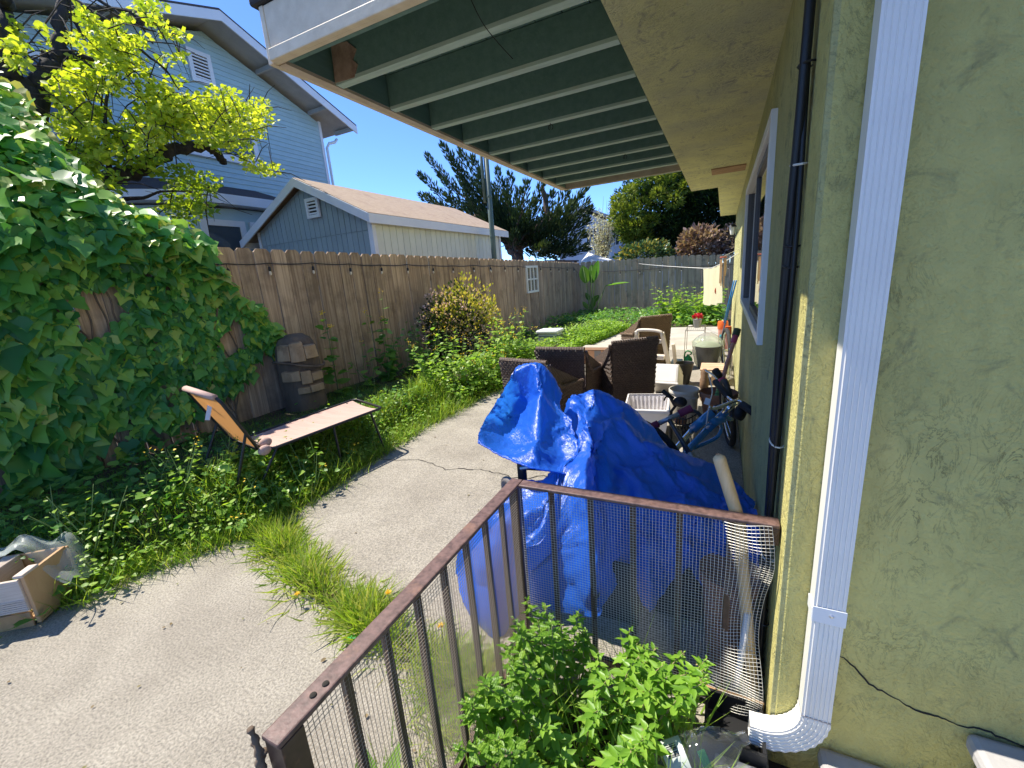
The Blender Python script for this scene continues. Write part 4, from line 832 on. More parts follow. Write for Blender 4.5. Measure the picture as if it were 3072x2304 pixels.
T(spline([cAy(1420, 1170, 3.2), cAy(1480, 1210, 3.2), cAy(1560, 1180, 3.28)], 4), .03, m_bblue, 'fork_crown')
for k_ in range(3): T([cAy(1450+k_*18, 1120-k_*20, 3.2), cAy(1480+k_*18, 1105-k_*18, 3.21)], .026+.004*(k_ % 2), m_chrome if k_ % 2 else m_gr, 'headset')
T([cAy(1560, 1130, 3.28), cAy(1680, 1020, 3.3)], .02, m_chrome, 'stem')
T(spline([cAy(1420, 1060, 3.1), cAy(1470, 1080, 3.12), cAy(1700, 1000, 3.2), cAy(1760, 1040, 3.15)], 6), .0115, m_chrome, 'handlebar'); T(spline([cAy(1460, 1090, 3.15), cAy(1640, 1020, 3.3), cAy(1600, 960, 3.4), cAy(1480, 815, 3.65)], 6), .0115, m_chrome, 'handlebar')
T([cAy(1745, 1040, 3.16), cAy(1890, 1140, 3.06)], .026, m_gr, 'grip', 14); T([cAy(1480, 815, 3.65), cAy(1610, 965, 3.4)], .024, m_gr, 'grip', 14)
T([cAy(1700, 1110, 3.2), cAy(1760, 1130, 3.18)], .055, m_gr, 'shifter', 14)
T(spline([cAy(1380, 700, 3.75), cAy(1450, 740, 3.7), cAy(1500, 790, 3.66)], 5), .008, m_chrome, 'brake_lever'); T(spline([cAy(1410, 740, 3.6), cAy(1450, 900, 3.4), cAy(1420, 1040, 3.2), cAy(1390, 1240, 3.1)], 6), .004, m_tie, 'brake_cable', 6)
T([cAy(1480, 700, 3.8), cAy(1520, 760, 3.75)], .03, m_gr, 'bell', 12); MB().box(cAy(1400, 1010, 3.15), (.035, .01, .045), (0, .3, 0)).build('tag', m_plw, bike)
T(spline([cAy(1530, 1230, 3.3), cAy(1540, 1290, 3.32), cAy(1490, 1370, 3.3), cAy(1370, 1430, 3.25), cAy(1255, 1480, 3.2)], 6), .014, m_bblue, 'brake_arch'); T([cAy(1540, 1150, 3.35), cAy(1640, 1190, 3.7), V(.1, 4.1, .3)], .018, m_bblue, 'down_tube')
wheel_parts(bike, (-.42, 3.02, .31), (.55, .75, .30), .31, .024, m_tyre, m_chrome, 18); MB().tube([V(-.42, 3.02, .31)+(V(.55, .75, .30).orthogonal().normalized()*math.cos(q)+V(.55, .75, .30).normalized().cross(V(.55, .75, .30).orthogonal().normalized())*math.sin(q))*.275 for q in np.linspace(0, 2*math.pi, 40)[:-1]], .0135, 8, closed=True).build('tan_sidewall', M('tan_rubber', (.20, .13, .06), rough=.7), bike, smooth=True)
wheel_parts(bike, (.08, 4.15, .31), (.98, .15, .1), .31, .024, m_tyre, m_chrome, 18)
b2 = empty('bicycle_handlebar', cAy(1050, 1000, 3.6), 'black handlebar end with brake lever and bell behind the tarp', 'handlebar')
MB().tube([cAy(955, 905, 3.62), cAy(1060, 985, 3.6)], .018, 10).build('grip', m_gr, b2, smooth=True); MB().tube(spline([cAy(970, 1000, 3.6), cAy(1000, 960, 3.58), cAy(1070, 1010, 3.58)], 4), .007, 6).build('lever', m_gr, b2)
MB().tube([cAy(1040, 985, 3.6), cAy(1080, 1060, 3.6), cAy(1040, 1110, 3.6), V(-.35, 3.6, .2), V(-.35, 3.6, .006)], .013, 8).build('bar', m_gr, b2); MB().ball(cAy(1130, 1015, 3.6), .055, 12, 8, (1, .8, .8)).build('bell', m_gr, b2, smooth=True)
bsk = empty('bike_basket', cAy(1180, 1230, 3.4), 'tangled black wire basket wedged between the bicycle and the tub', 'basket')
for k_ in range(7): MB().tube(spline([cAy(1070+k_*30, 1150, 3.4)-V(0, 0, .02*(k_ % 2)), cAy(1060+k_*32, 1230, 3.3), cAy(1090+k_*28, 1300, 3.35)], 4), .004, 5).build('wire', m_gr, bsk)
for k_ in range(3): MB().tube(spline([cAy(1050, 1160+k_*60, 3.38), cAy(1180, 1190+k_*55, 3.28), cAy(1290, 1140+k_*60, 3.4)], 4), .0045, 5).build('wire', m_gr, bsk)
MB().tube(spline([cAy(1200, 1110, 3.5), cAy(1280, 1110, 3.45), cAy(1340, 1160, 3.4)], 4), .016, 8).build('strap', m_gr, bsk); MB().box(cAy(1130, 1190, 3.42), (.09, .07, .05), (.3, .2, .5)).build('lunch_box', m_terra, bsk, bevel=.012); MB().beam(cAy(1180, 1260, 3.4), V(-.2, 3.45, .006), .05, .05).build('support', m_gr, bsk)
sc_ = empty('kick_scooter', (-.2, 2.9, 0), 'grey kick scooter with maroon foam grips lying against the tarp', 'scooter')
g0, g1 = cAy(800, 1285, 2.88), cAy(1245, 1075, 2.98); gd = (g1-g0)
MB().tube([g0+gd*.1, g1-gd*.1], .0165, 12).build('handlebar', m_alu, sc_, smooth=True)
for t0, t1 in ((0, .26), (.72, 1)): MB().tube([g0+gd*t0, g0+gd*t1], .026, 14).build('grip', m_mar, sc_)
for t0 in (.3, .62, .68): MB().tube([g0+gd*t0, g0+gd*(t0+.02)], .0185, 12).build('collar', m_alu, sc_)
s0_, s1_ = g0.lerp(g1, .49), cAy(1225, 1530, 2.75); MB().tube([s0_, s1_], .0155, 10).build('stem', M('stem_grey', (.10, .10, .11), rough=.35, metal=.6), sc_, smooth=True)
MB().tube([s1_, s1_+(s1_-s0_)*.15], .026, 10).build('lock', m_alu, sc_); MB().beam(s1_+(s1_-s0_)*.1, V(-.04, 2.55, .05), .08, .03, up=(0, 1, 0)).build('footboard', m_alu, sc_, bevel=.006)
MB().tube([V(-.04+.05*math.cos(q), 2.55, .056+.05*math.sin(q)) for q in np.linspace(0, 2*math.pi, 20)[:-1]], .014, 8, closed=True).build('wheel', m_gr, sc_)
m_pine = M('pale_pine', (.58, .40, .20), (.68, .50, .28), 4, (12, 12, 1), rough=.55)
stk = empty('wooden_pole', (.1, 1.5, 0), 'thick pale wooden tool handle leaning behind the railing', 'tool handle')
p0, p1 = px(*[v_*3072/2212 for v_ in (1553, 988)], Y=1.545), px(*[v_*3072/2212 for v_ in (1596, 1125)], Y=1.512); dd = (p1-p0)
pe = p1+dd*((p1.z-.02)/max(.01, p0.z-p1.z)); pe.x = min(pe.x, .165); pe.y = max(pe.y, 1.49); path_ = [p0-dd*.045, p0-dd*.02, p0, p0+dd*.05, p1, p1.lerp(pe, .5), pe]
MB().tube(path_, [.007, .016, .0205, .0215, .0215, .021, .02], 16).build('shaft', m_pine, stk, smooth=True); MB().tube([p0-dd*.06, p0-dd*.04], .007, 8).build('end_plug', m_rawwood, stk)
# ------------------------------------------------------------------ lawn furniture
lg = empty('sun_lounger', (-3.45, 2.6, gz(-3.45, 2.6)), 'beige folding sun lounger with raised backrest tinted orange as if sun shone through on the grass', 'sun lounger')
m_fab = M('lounger_fabric', (.44, .29, .24), (.50, .345, .29), 3, (1, 14, 1), rough=.85, bump=.2, bsc=200)
om, ot, obs = _new('lounger_tan_backlit'); obs.inputs['Base Color'].default_value = (.62, .30, .10, 1); obs.inputs['Roughness'].default_value = .8  # tan cloth coloured orange for the sun shining through it
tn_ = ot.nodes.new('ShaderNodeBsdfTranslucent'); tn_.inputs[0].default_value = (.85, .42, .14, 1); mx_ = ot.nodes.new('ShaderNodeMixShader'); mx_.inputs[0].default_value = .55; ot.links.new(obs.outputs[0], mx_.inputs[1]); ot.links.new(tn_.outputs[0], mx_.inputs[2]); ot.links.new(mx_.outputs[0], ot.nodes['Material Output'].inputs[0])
sc4 = [V(-3.24, 2.02, .45), V(-3.08, 3.15, .46), V(-3.66, 3.35, .46), V(-3.76, 2.12, .45)]
bk4 = [V(-3.27, 1.95, .47), V(-3.78, 2.05, .47), V(-3.78, 1.80, .99), V(-3.26, 1.74, .96)]
def sheet(c, nm, mt, sag, n=12, par=lg):
    b_ = MB()
    for j in range(n+1):
        for i in range(n+1):
            u_, v_ = i/n, j/n; p_ = c[0].lerp(c[1], u_).lerp(c[3].lerp(c[2], u_), v_); b_.v.append(tuple(p_-V(0, 0, sag*4*v_*(1-v_))))
    b_.f = [(j*(n+1)+i, j*(n+1)+i+1, (j+1)*(n+1)+i+1, (j+1)*(n+1)+i) for j in range(n) for i in range(n)]
    return b_.build(nm, mt, par, smooth=True)
def rnd4(c):
    out = []
    for k in range(4): a, p, b = c[k-1], c[k], c[(k+1) % 4]; da, db = (a-p).normalized()*.05, (b-p).normalized()*.05; out += [p+da, p+(da+db)*.3, p+db]
    return out
def shrink(c, k): ct__ = sum(c, V(0, 0, 0))/4; return [ct__+(p_-ct__)*k for p_ in c]
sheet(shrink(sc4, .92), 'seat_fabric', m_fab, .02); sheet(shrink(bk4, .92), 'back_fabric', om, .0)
MB().tube(rnd4(sc4), .013, 8, closed=True).build('seat_frame', m_black, lg, smooth=True); MB().tube(rnd4(bk4), .013, 8, closed=True).build('back_frame', m_black, lg, smooth=True)
for e0, e1, q0_, q1_ in ((sc4[0], sc4[1], shrink(sc4, .92)[0], shrink(sc4, .92)[1]), (sc4[3], sc4[2], shrink(sc4, .92)[3], shrink(sc4, .92)[2])):
    for k_ in range(22):
        t = (k_+.5)/22; MB().tube([e0.lerp(e1, t), q0_.lerp(q1_, t+.012), ], .0065, 5).build('lacing', m_black, lg)
MB().tube([bk4[2]+V(.03, -.01, .01), bk4[3]+V(-.03, -.01, .01)], .028, 10, flat=.8).build('headrest', m_fab, lg, smooth=True)
MB().box(bk4[2].lerp(bk4[1], .28).lerp(bk4[3].lerp(bk4[0], .28), .38)+V(.015, -.02, -.005), (.05, .004, .17), (R(-24), 0, R(6))).build('care_tag', m_plw, lg)
for c_ in (V(-3.25, 1.98, .46), V(-3.30, 2.03, .50)): MB().ball(c_, .055, 10, 7, (.6, 1, .75)).build('hinge_cap', m_fab, lg, smooth=True)
for a_, b_ in ((bk4[0].lerp(bk4[3], .35), V(-3.35, 1.72, .12)), (bk4[1].lerp(bk4[2], .35), V(-3.85, 1.75, .18)), (V(-3.26, 2.1, .45), V(-3.3, 1.85, .1)), (V(-3.74, 2.1, .45), V(-3.78, 1.9, .16)), (V(-3.10, 3.0, .46), V(-3.08, 3.1, .0)), (V(-3.63, 3.2, .46), V(-3.62, 3.3, .16)), (V(-3.17, 2.6, .45), V(-3.15, 2.6, .02)), (V(-3.7, 2.7, .45), V(-3.7, 2.7, .16))): MB().tube([a_, b_], .011, 8).build('leg', m_black, lg)
MB().tube([V(-3.35, 1.72, .12), V(-3.85, 1.75, .18)], .011, 8).build('cross_bar', m_black, lg)
# carved stump against the fence
m_bark = M('stump_bark', (.085, .06, .042), (.16, .115, .078), 8, (1, 1, .3), rough=.95, bump=.8, bd=.02); m_carv = M('carved_face_wood', (.27, .175, .095), (.42, .29, .165), 7, (2, 2, .6), rough=.9, bump=.5, third=(.12, .08, .05), tsc=8)
stp_ = empty('carved_stump', (-4.1, 3.08, .28), 'dark carved log with pale chiselled blocks standing against the fence', 'carved log')
sb_ = MB(); nb = 26; prof = [(.23, .2), (.215, .45), (.21, .7), (.215, .95), (.20, 1.1), (.16, 1.19), (.09, 1.235), (.0, 1.245)]
for r_, zz_ in prof:
    for k_ in range(nb): q = 2*math.pi*k_/nb; rr_ = r_*(1+.05*math.sin(q*5)+.03*math.sin(q*11+zz_*9)); sb_.v.append((-4.1+rr_*math.cos(q), 3.08+rr_*math.sin(q), zz_))
sb_.f = [(i_*nb+k_, i_*nb+(k_+1) % nb, (i_+1)*nb+(k_+1) % nb, (i_+1)*nb+k_) for i_ in range(len(prof)-1) for k_ in range(nb)]; sb_.build('log', m_bark, stp_, smooth=True)
def arcblock(q0_, q1_, z0_, z1_, d=.035, rad=.215):
    b_ = MB(); n=5
    for k_ in range(n+1):
        q = q0_+(q1_-q0_)*k_/n; r2 = rad*(1 if z1_ < 1.02 else .92)
        for rr_, zz_ in ((rad-.02, z0_), (rad+d, z0_+.008), (r2+d*.9, z1_-.01), (r2-.02, z1_)): b_.v.append((-4.1+rr_*math.cos(q), 3.08+rr_*math.sin(q), zz_))
    b_.f = [(k_*4+a, k_*4+(a+1) % 4, k_*4+4+(a+1) % 4, k_*4+4+a) for k_ in range(n) for a in range(4)]+[(3, 2, 1, 0), (n*4, n*4+1, n*4+2, n*4+3)]
    b_.build('carved_block', m_carv, stp_, bevel=.006)
q_ = R(-35)
for a in ((-.95, -.35, .98, 1.15), (-.33, .25, .96, 1.17), (.27, .9, .98, 1.13), (-.9, -.1, .76, .88), (-.08, .35, .72, .87), (.37, .95, .74, .84), (-.3, .2, .62, .70), (.22, .9, .62, .71)): arcblock(q_+a[0], q_+a[1], a[2], a[3])
MB().tube([V(-4.1+.245*math.cos(q), 3.08+.245*math.sin(q), .93-.05*math.sin((q-q_)*1.5)) for q in np.linspace(q_-1.5, q_+1.5, 16)], .014, 6).build('band', m_bark, stp_)
def rescale(e, s_):
    e.location = V(0, 0, CAM_H)+(e.location-V(0, 0, CAM_H))*s_; e.scale = (s_, s_, s_)
rescale(stp_, 1.149)
# cooler / bin by the bed
cl_ = empty('garden_bin', (-3.5, 9.1, .03), 'pale green lidded plastic bin standing in the weeds', 'bin')
m_pg = M('pale_green_plastic', (.50, .56, .50), rough=.4); MB().box((-3.5, 9.1, .19), (.44, .38, .34), taper=1.06).build('body', m_pg, cl_, bevel=.04); MB().box((-3.5, 9.1, .40), (.53, .46, .075)).build('lid', M('white_lid', (.74, .76, .74), rough=.4), cl_, bevel=.03); MB().box((-3.5, 9.1, .30), (.475, .41, .02)).build('band', M('dark_band', (.12, .16, .16), rough=.5), cl_); MB().tube(spline([V(-3.26, 8.98, .30), V(-3.22, 9.0, .24), V(-3.22, 9.2, .24), V(-3.26, 9.22, .30)], 4), .01, 6).build('handle', m_black, cl_)
tag(MB().bx(-3.75, -3.1, 11.1, 12.6, .0, .16).build('planter_tray', m_blkp, bevel=.01), 'low black planter tray near the fence corner', 'planter')
# wooden crate in the lower left corner
m_crate = M('crate_wood', (.36, .21, .10), (.50, .32, .17), 6, (1, 1, .4), rough=.8, rnd=.06); m_lay = M('cardboard_layers', (.46, .38, .31), (.60, .52, .45), 30, (.3, .3, 12), rough=.9)
crx, cry = -3.29, .585; CQ = Matrix.Rotation(R(38), 3, 'Z')
crt = empty('wooden_crate', (crx, cry, 0), 'pale wooden crate wrapped in plastic film at the lower left edge', 'crate')
def cb3(x0, x1, y0, y1, z0, z1, nm, mt, bev=.004):
    b_ = MB().bx(x0, x1, y0, y1, z0, z1); b_.v = [tuple(CQ @ Vector(v_)+V(crx, cry, 0)) for v_ in b_.v]; return b_.build(nm, mt, crt, bevel=bev)
cb3(-.02, 0, .012, .30, .01, .30, 'end_board', m_crate); cb3(-.035, .012, -.005, .10, .302, .32, 'corner_cap', m_lay, .006)
cb3(-.6, -.021, 0, .02, .10, .29, 'side_board', m_lay); cb3(-.6, -.03, .004, .018, .0, .09, 'foot_board', m_crate); cb3(-.6, -.0, .30, .32, .01, .29, 'side_board', m_crate); cb3(-.6, -.02, .021, .299, .02, .05, 'base', m_crate)
for k_ in range(6): cb3(-.6, -.022, -.004, .0, .11+k_*.012, .114+k_*.012, 'layer_edge', m_lay, 0)
for k_ in range(3): cb3(-.30-.1*k_, -.22-.1*k_, .03, .29, .20+.02*k_, .30+.015*k_, 'timber', m_lay)
fl_ = MB(); nn = 14
for j in range(nn+1):
    for i in range(nn+1):
        u_, v_ = i/nn, j/nn; q = CQ @ V(-.32+.42*u_, .12+.36*v_, .33+.10*math.sin(u_*3+.5)*(1-v_)*(1-u_*.5)+.03*math.sin(u_*13+v_*7)+.02*math.sin(v_*17)-.30*max(0, u_-.62)/.38*(.6+.4*v_)-.18*max(0, v_-.6)); fl_.v.append(tuple(q+V(crx, cry, 0)))
fl_.f = [(j*(nn+1)+i, j*(nn+1)+i+1, (j+1)*(nn+1)+i+1, (j+1)*(nn+1)+i) for j in range(nn) for i in range(nn)]
tag(fl_.build('plastic_sheet', M('milky_film', (.62, .70, .66), rough=.35, alpha=.28, spec=.5), smooth=True), 'milky clear plastic film draped over the corner of the wooden crate', 'plastic sheet')
# ------------------------------------------------------------------ bits near the camera
bo_ = empty('plastic_bottle', (-.05, 1.2, .08), 'crushed clear plastic bottle under the leafy plant by the railing', 'bottle')
m_pet = M('pet_plastic', (.93, .96, .95), rough=.04, trans=.95, spec=.5, alpha=.6)
bq = Matrix.Rotation(R(28), 3, 'Z') @ Matrix.Rotation(R(72), 3, 'Y'); nb = 28; bb = MB(); prof = [(.0, -.16), (.045, -.158), (.06, -.14), (.063, -.1), (.060, -.09), (.063, -.08), (.063, -.0), (.059, .01), (.063, .02), (.063, .08), (.05, .13), (.02, .17), (.017, .2)]
for r_, zz_ in prof:
    for k_ in range(nb): q = 2*math.pi*k_/nb; rr_ = r_*(1+.05*math.sin(q*3+zz_*40)); bb.v.append(tuple(bq @ V(rr_*math.cos(q), rr_*math.sin(q), zz_)+V(-.04, 1.15, .09)))
bb.f = [(i_*nb+k_, i_*nb+(k_+1) % nb, (i_+1)*nb+(k_+1) % nb, (i_+1)*nb+k_) for i_ in range(len(prof)-1) for k_ in range(nb)]; bb.build('body', m_pet, bo_, smooth=True)
def blab(q0_, q1_, z0_, z1_, rad, nm, mt):
    b_ = MB(); n=8
    for k_ in range(n+1):
        q = q0_+(q1_-q0_)*k_/n
        for zz_ in (z0_, z1_): b_.v.append(tuple(bq @ V(rad*math.cos(q), rad*math.sin(q), zz_)+V(-.04, 1.15, .09)))
    b_.f = [(2*k_, 2*k_+1, 2*k_+3, 2*k_+2) for k_ in range(n)]; return b_.build(nm, mt, bo_, smooth=True)
blab(R(150), R(250), -.075, -.005, .0675, 'label', M('label_film', (.55, .60, .57), rough=.3, alpha=.8)); 
for k_ in range(7): blab(R(170+k_*5), R(172+k_*5+(k_ % 3)), -.06, -.025, .0680, 'barcode_bar', m_black)
blab(R(205), R(245), .03, .055, .0675, 'label', M('label_green', (.03, .10, .06), rough=.3, alpha=.7))
tag(MB().bx(.035, .30, .35, 1.225, .0, .06).build('paver', m_stone, bevel=.006), 'flat grey paver lying below the downspout elbow', 'paver')
tr3 = empty('plastic_tray', (.09, 1.32, 0), 'black plastic plant tray behind the paver under the wire mesh', 'tray')
MB().bx(.0, .185, 1.235, 1.425, .0, .012).build('base', m_blkp, tr3)
for a in ((.0, .185, 1.235, 1.245), (.0, .185, 1.415, 1.425), (.0, .01, 1.246, 1.414), (.175, .185, 1.246, 1.414)): MB().bx(*a, .0125, .10).build('side', m_blkp, tr3)
MB().bx(-.02, .19, 1.426, 1.438, .07, .10).build('wood_strip', m_crate, tr3)
tw = empty('twisted_vine', (-.79, .36, .74), 'dry twisted brown vine hooked on the near railing post', 'vine')
for k_, c_ in enumerate(((V(-.80, .335, .835), V(-.79, .335, .80), V(-.785, .33, .76), V(-.775, .335, .71)), (V(-.81, .34, .79), V(-.785, .33, .775), V(-.79, .325, .74), V(-.765, .33, .70)), (V(-.79, .345, .77), V(-.80, .34, .745), V(-.775, .325, .72), V(-.78, .33, .68)))): MB().tube(spline(c_, 6), [.004+.002*math.sin(i_*1.7)+.002 for i_ in range(19)], 7).build('stem', m_rawwood if k_ == 5 else m_bark, tw, smooth=True)
gt = empty('green_toy', (-1.56, 1.17, .005), 'tiny bright green plastic toy piece on the concrete', 'toy'); m_lg = M('lime_plastic', (.05, .55, .12), rough=.35)
q0 = px(1060, 1915, Z=.012); MB().box(q0, (.055, .022, .02), (0, 0, .5)).build('bar', m_lg, gt, bevel=.004); MB().box(q0+V(.02, .03, 0), (.05, .018, .018), (0, 0, -.4)).build('bar', m_lg, gt, bevel=.004)
# ------------------------------------------------------------------ blue tarp over a heap behind the railing
from mathutils import noise as NZ
def dp(x, y, Y): return px(x*3072/2212, y*3072/2212, Y=Y)
def cr_interp(P, n):
    """P: list of rows of vectors -> fine grid (Catmull-Rom both ways)"""
    rows = [spline(r_, n) for r_ in P]; cols = list(zip(*rows)); cols = [spline(list(c_), n) for c_ in cols]
    return [[cols[i][j] for i in range(len(cols))] for j in range(len(cols[0]))]
def crumple(G, amp, seed, fx=1.0, fy=1.0):
    nr, nc = len(G), len(G[0]); out = []
    for j in range(nr):
        row = []
        for i in range(nc):
            p = G[j][i]; a = G[j][min(i+1, nc-1)]-G[j][max(i-1, 0)]; b = G[min(j+1, nr-1)][i]-G[max(j-1, 0)][i]; n_ = a.cross(b); n_ = n_.normalized() if n_.length > 1e-9 else V(0, -1, 0)
            q = V(p.x*fx+seed, p.y*1.0, p.z*fy); w_ = NZ.noise_vector(q*2.2)*.35; q2 = q+w_
            d = 0
            for f_, g_ in ((2.6, 1.0), (5.5, .75), (11, .42), (23, .22), (47, .09)):
                nz = NZ.noise(q2*f_+V(f_, 0, 0)); d += g_*(1-3*abs(nz))
            row.append(p+n_*(amp*(d-.6)))
        out.append(row)
    return out
def gridmesh(G, name, mat, parent):
    nr, nc = len(G), len(G[0]); b = MB(); b.v = [tuple(p) for r_ in G for p in r_]
    b.f = [(j*nc+i, j*nc+i+1, (j+1)*nc+i+1, (j+1)*nc+i) for j in range(nr-1) for i in range(nc-1)]
    return b.build(name, mat, parent, smooth=True)
tm, tt, tbs = _new('blue_tarp'); tN = tt.nodes; tL = tt.links.new
tbs.inputs['Base Color'].default_value = (.02, .125, .64, 1); tbs.inputs['Roughness'].default_value = .31; tbs.inputs['Specular IOR Level'].default_value = .55
tc_ = tN.new('ShaderNodeTexCoord'); vo = tN.new('ShaderNodeTexNoise'); vo.inputs['Scale'].default_value = 26; vo.inputs['Detail'].default_value = 5; vo.inputs['Distortion'].default_value = 1.6; tL(tc_.outputs['Object'], vo.inputs[0])
sb2 = tN.new('ShaderNodeMath'); sb2.operation = 'SUBTRACT'; tL(vo.outputs[0], sb2.inputs[0]); sb2.inputs[1].default_value = .5; ab = tN.new('ShaderNodeMath'); ab.operation = 'ABSOLUTE'; tL(sb2.outputs[0], ab.inputs[0])
bpn = tN.new('ShaderNodeBump'); bpn.inputs['Strength'].default_value = .55; bpn.inputs['Distance'].default_value = .012; tL(ab.outputs[0], bpn.inputs['Height']); tL(bpn.outputs[0], tbs.inputs['Normal'])
ttr = tN.new('ShaderNodeBsdfTranslucent'); ttr.inputs[0].default_value = (.04, .30, .95, 1); tmx = tN.new('ShaderNodeMixShader'); tmx.inputs[0].default_value = .36; tL(tbs.outputs[0], tmx.inputs[1]); tL(ttr.outputs[0], tmx.inputs[2]); tL(tmx.outputs[0], tN['Material Output'].inputs[0])
tarp = empty('blue_tarp', (-.6, 2.0, 0), 'crumpled blue plastic tarp draped over a heap behind the railing', 'tarp')
A_ = [[(1128, 880, 3.0), (1150, 870, 3.0), (1175, 880, 3.0), (1200, 900, 3.0), (1222, 910, 2.9)],
      [(1122, 792, 2.66), (1148, 783, 2.60), (1172, 789, 2.64), (1194, 815, 2.66), (1216, 850, 2.64)],
      [(1086, 848, 2.40), (1130, 846, 2.56), (1168, 850, 2.40), (1206, 876, 2.46), (1234, 905, 2.42)],
      [(1053, 898, 2.16), (1104, 900, 2.48), (1160, 912, 2.20), (1208, 930, 2.32), (1246, 952, 2.25)],
      [(1034, 936, 2.02), (1094, 936, 2.18), (1155, 962, 2.02), (1205, 985, 2.12), (1250, 1000, 2.10)],
      [(1033, 955, 1.99), (1088, 985, 1.94), (1146, 1008, 1.90), (1198, 1018, 1.96), (1252, 1028, 2.04)]]
GA = cr_interp([[dp(*p) for p in r_] for r_ in A_], 14)
def drape(G, n, grow, frames, bend, seed, grav=.25):
    """let the sheet buckle: cloth with some spare material, held at the control points"""
    nr, nc = len(G), len(G[0]); rg = random.Random(seed); b = MB(); b.v = [tuple(p+V(rg.gauss(0, .0015), rg.gauss(0, .0015), rg.gauss(0, .0015))) for r_ in G for p in r_]
    b.f = [(j*nc+i, j*nc+i+1, (j+1)*nc+i+1, (j+1)*nc+i) for j in range(nr-1) for i in range(nc-1)]
    me = bpy.data.meshes.new('sheet_sim'); me.from_pydata(b.v, [], b.f); me.update(); o = bpy.data.objects.new('sheet_sim', me); COL.objects.link(o)
    vg = o.vertex_groups.new(name='pin'); ids = [j*nc+i for j in range(0, nr, n) for i in range(0, nc, n) if (i//n+j//n) % 2 == 0 or i in (0, nc-1) or j in (0, n, nr-1)]; ids = sorted(set(ids+([j*nc for j in range(nr)]+[(nr-1)*nc+i for i in range(nc)]+[n*nc+i for i in range(nc)] if seed == 5 else []))); vg.add(ids, 1, 'REPLACE')
    m = o.modifiers.new('cloth', 'CLOTH'); st = m.settings; st.quality = 5; st.mass = .15; st.tension_stiffness = 25; st.compression_stiffness = 25; st.shear_stiffness = 12; st.bending_stiffness = bend; st.tension_damping = 12; st.compression_damping = 12; st.shear_damping = 12; st.bending_damping = 1.5; st.air_damping = 6
    st.shrink_min = -grow; st.vertex_group_mass = 'pin'; st.pin_stiffness = 1; st.effector_weights.gravity = grav; m.collision_settings.use_collision = False; m.collision_settings.use_self_collision = False
    m.point_cache.frame_start = 1; m.point_cache.frame_end = frames
    for f_ in range(1, frames+1): SC.frame_set(f_)
    ev = o.evaluated_get(bpy.context.evaluated_depsgraph_get()); m2 = ev.to_mesh(); co = np.empty(len(m2.vertices)*3, np.float32); m2.vertices.foreach_get('co', co); ev.to_mesh_clear()
    bpy.data.objects.remove(o); bpy.data.meshes.remove(me); SC.frame_set(1)
    co = co.reshape(nr, nc, 3); ok = np.isfinite(co).all() and np.abs(co-np.array([[tuple(p) for p in r_] for r_ in G])).max() < .5
    return [[Vector(co[j, i].tolist()) for i in range(nc)] for j in range(nr)] if ok else G
GA = crumple(drape(GA, 14, .07, 22, .06, 5), .0035, 3.1, 1.0, .8)
gridmesh(GA, 'upper_sheet', tm, tarp)
MB().tube([p+V(0, -.002, -.002) for p in GA[-1]], .005, 5).build('hem', tm, tarp, smooth=True)
